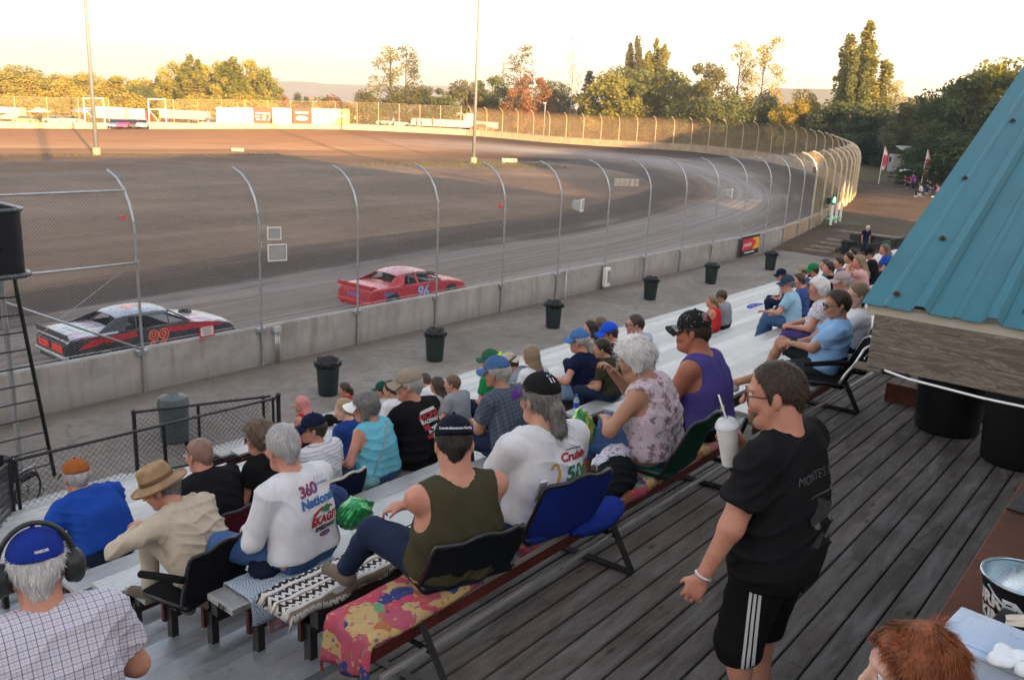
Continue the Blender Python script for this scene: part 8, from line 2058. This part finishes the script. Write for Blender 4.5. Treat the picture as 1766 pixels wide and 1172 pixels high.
i = P('gcap', 'boy in a dark green cap and pale grey tee', 9, 7.74, rz=6, s=.84, lean=8, slump=12, head=(16, 2, 0), skinc='tan', top=('tee', C('tee_pale', (.42, .44, .47))), bottom=('shorts', T_NAVY), shoes=SH_WHT, hair=('short', 'dark'), cap=dict(type='cap', mat=C('cap_darkgreen', (.012, .06, .045))), fingers=False)
i = P('bent', 'person in a white tee bending forward behind the khaki cap', 8, 8.27, rz=-6, s=.92, lean=34, slump=26, head=(0, 26, 0), fat=.3, skinc='fair', top=('tee', T_WHITE), bottom=('jeans', J_DARK), shoes=SH_WHT, hair=('short', 'brown'), fingers=False)
i = P('pinkh', 'girl with long pink dyed hair in a red sleeveless top', 12, 7.52, rz=14, s=.86, fem=True, lean=4, slump=8, head=(36, 0, 0), skinc='tan', top=('tank', C('top_red', (.34, .02, .03))), bottom=('jeans', T_BLACK), shoes=SH_BLK, hair=('long', 'pink'), fingers=False)
i = P('redg', 'girl with tied back brown hair in a red top near the front row', 14, 9.22, rz=14, s=.84, fem=True, lean=6, slump=10, head=(34, 2, 0), skinc='tan', top=('sleeveless', C('top_red2', (.30, .02, .03))), bottom=('jeans', T_BLACK), shoes=SH_BLK, hair=('pony', 'brown'), fingers=False)
i = P('dk1', 'woman with long dark hair low in the stand beyond the blue cap', 8, 11.95, rz=8, s=.98, fem=True, lean=4, slump=8, head=(34, 2, 0), skinc='fair', top=('tee', T_BLACK), bottom=('jeans', J_DARK), hair=('long', 'dark'), shoes=SH_BLK, fingers=False)
i = P('dk2', 'person with short brown hair beside the woman with long dark hair', 8, 12.25, rz=0, s=1.0, lean=4, slump=8, head=(0, 2, 0), skinc='fair', top=('tee', T_BLACK), bottom=('jeans', J_DARK), hair=('short', 'ltbrown'), shoes=SH_BLK, fingers=False)
i = P('ch2', 'child with brown hair half hidden behind the woman in the blue cap', 5, 9.55, rz=0, s=.82, lean=4, slump=8, head=(0, 2, 0), skinc='fair', top=('tee', T_NAVY), bottom=('jeans', J_DARK), hair=('short', 'ltbrown'), shoes=SH_BLK, fingers=False)
i = P('reddr', 'girl with a fair hair bun in a red summer dress', 7, 15.35, rz=10, s=.84, fem=True, lean=4, slump=8, head=(30, 4, 0), skinc='pink', top=('tank', C('dress_red', (.50, .03, .03))), bottom=('short', C('dress_red', (.50, .03, .03))), hair=('pony', 'dkblond'), shoes=SH_WHT, fingers=False)
i = P('grey', 'youth in a brown cap and grey tee beside the red dress', 7, 15.82, rz=4, s=.88, lean=6, slump=8, head=(34, 2, 0), skinc='tan', top=('tee', C('tee_greyblue', (.26, .27, .31))), bottom=('jeans', J_DARK), hair=('short', 'brown'), cap=dict(type='cap', mat=C('cap_brown', (.09, .065, .05))), shoes=SH_BLK, fingers=False)
i = P('m34', 'man in a dark blue cap, glasses and light blue polo, hands at his knee', 3, 13.90, rz=16, s=1.0, lean=6, slump=10, head=(28, 2, 0), fat=.4, skinc='pink', top=('polo', C('polo_light', (.26, .45, .60))), bottom=('jeans', denim('denim_blue3', (.05, .11, .24))), hair=('short', 'grey'), cap=dict(type='cap', mat=C('cap_slate', (.03, .05, .09))), glasses='clear', shoes=SH_WHT, hl=(-.25, .42, .25), fl=(-.3, .5, -.3), fingers=False)
i = P('w35', 'woman with curly white hair and glasses in a white flecked blouse', 0, 10.84, rz=18, s=1.0, fem=True, lean=2, slump=10, head=(22, 4, 0), fat=.5, skinc='pink', top=('tee', flowers('blouse_fleck', (.55, .56, .62), (.12, .11, .2), (.2, .18, .3), 34)), bottom=('jeans', denim('denim_violet', (.06, .04, .16))), hair=('puff', 'white'), glasses='wire', shoes=SH_WHT, hl=(-.1, .35, .2), hr=(.1, .38, .2))
i = P('m38', 'man in a pale pinkish cap and grey shirt behind the white curls', 0, 11.63, rz=8, s=.98, lean=2, slump=8, head=(30, 0, 0), fat=.3, skinc='pink', top=('tee', C('shirt_mauve', (.24, .17, .19))), bottom=('jeans', J_DARK), hair=('short', 'silver'), cap=dict(type='cap', mat=C('cap_rose', (.36, .28, .29))), glasses='sun', shoes=SH_BLK)
FAR = [('m39', 'man in a bright green cap with folded brim, hand raised', 5, 17.90, dict(cap=dict(type='cap', mat=C('cap_green', (.015, .16, .05))), beard='brown', top=('tee', C('tee_slate', (.08, .10, .14))), hl=(-.15, .34, .5))),
 ('w40', 'dark haired youth in a black tee behind the green cap', 4, 17.30, dict(top=('tee', T_BLACK), hair=('short', 'dark'))),
 ('m41', 'man with short dark hair in a slate blue tee above the pale pinkish cap', 5, 19.45, dict(top=('tee', C('tee_steel', (.05, .09, .17))), hair=('short', 'dark'), fat=.2)),
 ('w41', 'woman with brown hair and teal top behind the green cap', 6, 20.10, dict(top=('tee', C('tee_teal2', (.03, .2, .26))), hair=('long', 'brown'), fem=True)),
 ('m42', 'person in a navy cap and pale blue tee leaning forward in the lower rows', 7, 19.05, dict(cap=dict(type='cap', mat=T_NAVY), top=('tee', C('tee_ice', (.33, .45, .58))), lean=14)),
 ('m42b', 'person in a beige cap and sunglasses left of the green cap', 6, 18.70, dict(cap=dict(type='cap', mat=C('cap_khaki', (.27, .23, .17))), glasses='sun', top=('tee', C('tee_dots', (.04, .06, .2))))),
 ('mdots', 'person in a dotted blue shirt behind the light blue polo', 4, 15.75, dict(top=('tee', flowers('shirt_dots', (.03, .06, .2), (.45, .47, .5), (.03, .06, .2), 26, .2)), hair=('short', 'brown'), dz=-.06)),
 ('pk', 'woman with long fair hair in a pale pink top raising her hand to her face', 3, 17.45, dict(fem=True, top=('tee', C('top_palepink', (.58, .33, .32))), bottom=('jeans', T_BLACK), hair=('long', 'dkblond'), hl=(-.05, .3, .6), hr=(.05, .3, .58))),
 ('hotpink', 'person in a hot pink top beside the woman in pale pink', 4, 19.00, dict(fem=True, top=('tee', C('top_hotpink', (.75, .07, .33))), hair=('short', 'dark'), dz=-.22)),
 ('m44', 'man in a black cap with orange emblem and black tee', 5, 21.60, dict(cap=dict(type='cap', mat=T_BLACK), top=('tee', T_BLACK), fat=.3)),
 ('m45', 'woman with brown hair in a blue top near the teal roof edge', 5, 22.75, dict(fem=True, top=('tee', C('tee_cobalt', (.02, .07, .35))), hair=('long', 'ltbrown'))),
 ('m46', 'dark haired person in pink sitting left of the pale pink top', 6, 21.70, dict(fem=True, top=('tee', C('top_rose', (.45, .16, .18))), hair=('pony', 'dark'))),
 ('m47', 'person in a green cap and light blue shirt near the roof edge', 7, 26.6, dict(cap=dict(type='cap', mat=C('cap_green2', (.03, .10, .06))), top=('tee', C('tee_sky2', (.2, .36, .6))))),
 ('m48', 'dark haired person in a grey top in the crowd by the steps', 9, 26.90, dict(top=('tee', C('tee_grey3', (.2, .15, .15))), hair=('short', 'dark')))]
for key, lb, row, x, k in FAR:
    kk_ = dict(rz=10+len(key)*2, s=1.0, lean=5, slump=9, head=(26, 2, 0), skinc='pink', bottom=('jeans', J_DARK), hair=('short', 'brown'), shoes=SH_BLK, fingers=False); kk_.update(k); P(key, lb, row, x, **kk_)
# --- beyond the plaza, by the dirt path and on the far side
def far_person(key, label, loc, rz, stand, topc, hairc='brown', s=1.0, botc=None, group=None, **k):
    i = person(label, loc, rz, s, stand=stand, top=('tee', topc), bottom=('jeans', botc or J_DARK), shoes=SH_WHT, hair=('short', hairc), fingers=False, res=.03, seed=len(PEOPLE), group=group, **k); PEOPLE[key] = i
    return i
def folding_chair(label, loc, rz, m):
    t = thing('camp_chair', label, 'camp chair', loc, R(rz)); g = MB(); g.bbox((0, .0, .42), (.5, .45, .03), .01); g.build('seat', m, t); g = MB(); g.bbox((0, -.24, .68), (.5, .03, .5), .01, mat4=Matrix.Rotation(R(-10), 4, 'X')); g.build('backrest', m, t)
    for s2 in (-1, 1): g = MB(); g.tube([(s2*.24, .2, .6), (s2*.25, -.2, .02)], .014, 5); g.tube([(s2*.24, -.24, .9), (s2*.25, .22, .02)], .014, 5); g.tube([(s2*.25, -.22, .6), (s2*.25, .2, .6)], .02, 5); g.build('leg', M_GALV, t)
G_ = 0.88
CR = [('f1', 'spectator in red in a camp chair by the left feather flag', 101.0, 26.9, 'top_red'), ('f2', 'spectator in orange seated by the dirt path', 99.6, 25.8, 'cap_orange'), ('f3', 'spectator in dark red beside the purple shirt', 98.2, 25.6, 'top_red2'), ('f5', 'spectator in navy beside the right feather flag', 95.4, 23.2, 'cotton_navy'), ('f6', 'spectator in black beside the right feather flag', 92.0, 22.1, 'cotton_black'), ('f7', 'spectator in white nearest on the dirt path', 86.4, 21.6, 'cotton_white'), ('f8', 'spectator in rose half hidden by the teal roof', 88.0, 20.5, 'top_rose')]
for key, lb, x, y, mn in CR:
    far_person(key, lb, (x, y, G_+.44), 25, False, _mc[mn]); folding_chair('camp chair of the '+lb.replace(' in a camp chair', ''), (x, y-.02, G_), 25, C('camp_navy', (.02, .03, .09)))
far_person('f4', 'person in a purple and pink top standing among the camp chairs', (96.6, 24.9, G_), 60, True, C('tee_violet', (.28, .03, .32)), lean=20)
canopy_t = thing('shade_shelter', 'small dark shelter with white top behind the camp chairs', 'shelter', (103, 27.4, G_), R(20))
for x in (-1.2, 1.2): g = MB(); g.tube([(x, .6, 0), (x, .5, 1.3), (x, -.2, 1.75)], .03, 5); g.build('pole', M_BLKM, canopy_t)
g = MB(); g.grid([[(x, y, 1.3+.45*math.cos((y-.1)*1.2)+.05*math.cos(x*3)) for y in np.linspace(-.9, .9, 9)] for x in np.linspace(-1.35, 1.35, 7)]); o = g.build('cover', mat('shelter_white', (.6, .6, .62), .6), canopy_t, True); sm = o.modifiers.new('t', 'SOLIDIFY'); sm.thickness = .02
t = thing('cooler', 'pale cooler box with handle on the dirt path', 'cooler', (88.6, 22.4, G_), R(30)); g = MB(); g.bbox((0, 0, .2), (.7, .45, .4), .04); g.build('box', M_VAN, t); g = MB(); g.bbox((0, 0, .43), (.74, .48, .07), .03); g.build('lid', M_VAN, t); g = MB(); g.tube([(-.36, 0, .3), (-.9, 0, .75)], .02, 5); g.build('handle', M_GALV, t)
far_person('guard', 'marshal in white standing by the turn fence', (104.6, 38.4, 1.2), 120, True, T_WHITE)
wm = far_person('bystander', 'person in dark blue with a pale cap standing by the block wall', (48.6, 14.6, 0), 150, True, T_NAVY, 'white')
for q, (px_, lb, mn) in enumerate([(745, 'man in orange standing on the trailer behind the turn wall', 'cap_orange'), (718, 'person in dark pink standing behind the turn wall', 'top_rose'), (726, 'person in pale pink behind the turn wall', 'top_palepink'), (678, 'person in pale blue standing by the white cart', 'tee_ice'), (612, 'marshal in yellow beside the pale green billboard', 'neon_yellow'), (621, 'person in orange right of the marshal in yellow', 'cap_orange'), (634, 'person in brown at the end of the billboards', 'cap_brown')]):
    p = atD(px_, 216 if px_ > 640 else 212, 168); far_person('pit%d' % q, lb, (p.x, p.y, p.z-.2), 200, True, _mc[mn])
# --- clothes, bags and litter on the planks
pile('navy jacket heaped on the plank behind the straw hat', 3.0, ROWS[1][0]+.12, ROWS[1][1]+.003, [((0, 0, .06), (.2, .12, .07)), ((.1, .03, .14), (.12, .09, .09)), ((-.14, -.04, .04), (.11, .1, .05))], C('jacket_navy', (.010, .012, .028)), rz=10)
pile('black jacket bundled on the bench left of the green seat', 4.38, BY-.04, BZ+.018, [((0, 0, .06), (.22, .13, .08)), ((.1, .02, .11), (.13, .1, .07)), ((-.16, -.03, .06), (.12, .1, .06))], C('jacket_black', (.008, .009, .012)), seed=4)
pile('white patterned cardigan lying on the bench by the floral blouse', 4.56, BY+.08, BZ+.10, [((0, 0, .04), (.16, .09, .05)), ((.08, .02, .06), (.1, .08, .05))], flowers('cardigan_print', (.52, .53, .58), (.1, .14, .3), (.3, .12, .2), 30), 'cardigan', 'cardigan', seed=6)
pile('royal blue jacket hanging over the bench behind the blue seat', 3.95, BY-.22, BZ-.02, [((0, 0, .05), (.24, .09, .06)), ((.15, .03, .06), (.14, .08, .06))], C('seat_royal', (.012, .03, .22)), seed=8)
pile('white bundle with black cord on the plank by the green tee', 7.76, ROWS[5][0], ROWS[5][1]+.003, [((0, 0, .07), (.14, .1, .08))], T_WHITE, 'bundle', 'bundle', seed=9)
pile('dark bag on the plank beside the white bundle', 7.8, ROWS[4][0]+.1, ROWS[4][1]+.003, [((0, 0, .08), (.2, .12, .10))], C('jacket_navy', (.010, .012, .028)), 'bag', 'bag', seed=10)
pile('bright blue cushion on the plank by the small boy', 7.7, ROWS[6][0]-.05, ROWS[6][1]+.003, [((0, 0, .04), (.19, .13, .05))], C('cushion_blue', (.015, .06, .36)), 'cushion', 'cushion', amp=.004, seed=11)
pile('blue and orange towel spread on the lower planks', 21.0, ROWS[10][0], ROWS[10][1]+.003, [((0, 0, .01), (.42, .2, .02))], flowers('towel_blue', (.02, .06, .4), (.5, .15, .03), (.3, .35, .5), 8), 'towel', 'towel', amp=.006, seed=12)
pile('shiny green tinsel heap on the plank before the raised knee', 3.45, ROWS[0][0]+.42, ROWS[0][1]+.0, [((0, 0, .08), (.12, .1, .09)), ((.06, .04, .1), (.08, .08, .07))], mat('green_foil', (.02, .24, .07), .22, .6, var=.4, scale=30, spec=.7), 'tinsel', 'tinsel', h=.01, amp=.03, seed=14)
pile('purple jacket lying between the bald man and the curly haired woman', 3.72, ROWS[4][0]+.12, ROWS[4][1]+.1, [((0, 0, .05), (.12, .1, .14))], C('jacket_purple', (.06, .03, .2)), seed=15)
pile('blue denim jacket over the seat beside the curly haired woman', 4.15, ROWS[3][0]+.05, ROWS[3][1]+.003, [((0, 0, .1), (.17, .12, .14)), ((.12, .02, .08), (.12, .1, .1))], denim('denim_jacket', (.03, .06, .16)), seed=16)
t = thing('water_bottle', 'clear water bottle with blue label on the row end plank', 'bottle', (7.68, ROWS[3][0]+.02, ROWS[3][1])); PB = NB('bottle_plastic'); PB.set((.7, .78, .85), .08); PB.b.inputs['Alpha'].default_value = .4
g = MB(); g.lathe([(0, .003), (.031, .003), (.033, .02), (.033, .15), (.014, .19), (.013, .205), (0, .205)], (0, 0, 0), 16); g.build('bottle', PB.m, t, True, angle=R(40)); g = MB(); g.lathe([(.0335, .07), (.0338, .072), (.0338, .128), (.0335, .13)], (0, 0, 0), 16); g.build('label', mat('label_blue', (.02, .09, .5), .4), t, True); g = MB(); g.lathe([(0, .222), (.015, .22), (.0155, .2), (.0, .2)], (0, 0, 0), 12); g.build('cap', mat('label_blue', (.02, .09, .5), .4), t, True)
t = thing('beer_cup', 'clear cup with amber drink on the plank behind the standing man', 'cup', (8.0, ROWS[0][0]+.02, ROWS[0][1])); g = MB(); g.lathe([(.03, .002), (.042, .13)], (0, 0, 0), 18); g.build('cup', PB.m, t, True); g = MB(); g.lathe([(0, .004), (.029, .004), (.033, .045), (0, .045)], (0, 0, 0), 16); g.build('drink', mat('amber_drink', (.5, .22, .02), .15), t, True)
import os, json
if os.environ.get('DUMP'):
    json.dump({k_: list(map(float, v['root'].location+Matrix.Rotation(v['root'].rotation_euler.z, 3, 'Z') @ Vector(v['hc']))) for k_, v in PEOPLE.items()}, open('/workdir/t/heads.json', 'w'))
# ---------------------------------------------------------------- evening haze
HZ = bpy.data.materials.new('haze_air'); HZ.use_nodes = True; t_ = HZ.node_tree
for n in list(t_.nodes): t_.nodes.remove(n)
pv = t_.nodes.new('ShaderNodeVolumePrincipled'); o_ = t_.nodes.new('ShaderNodeOutputMaterial'); t_.links.new(pv.outputs[0], o_.inputs['Volume'])
pv.inputs['Color'].default_value = (0.9, 0.93, 0.95, 1); pv.inputs['Density'].default_value = 0.00046; pv.inputs['Anisotropy'].default_value = 0.2
g = MB(); g.box((1200, 1200, 140), (9800, 9800, 330)); hz = g.build('haze', HZ); hz['kind'] = 'stuff'
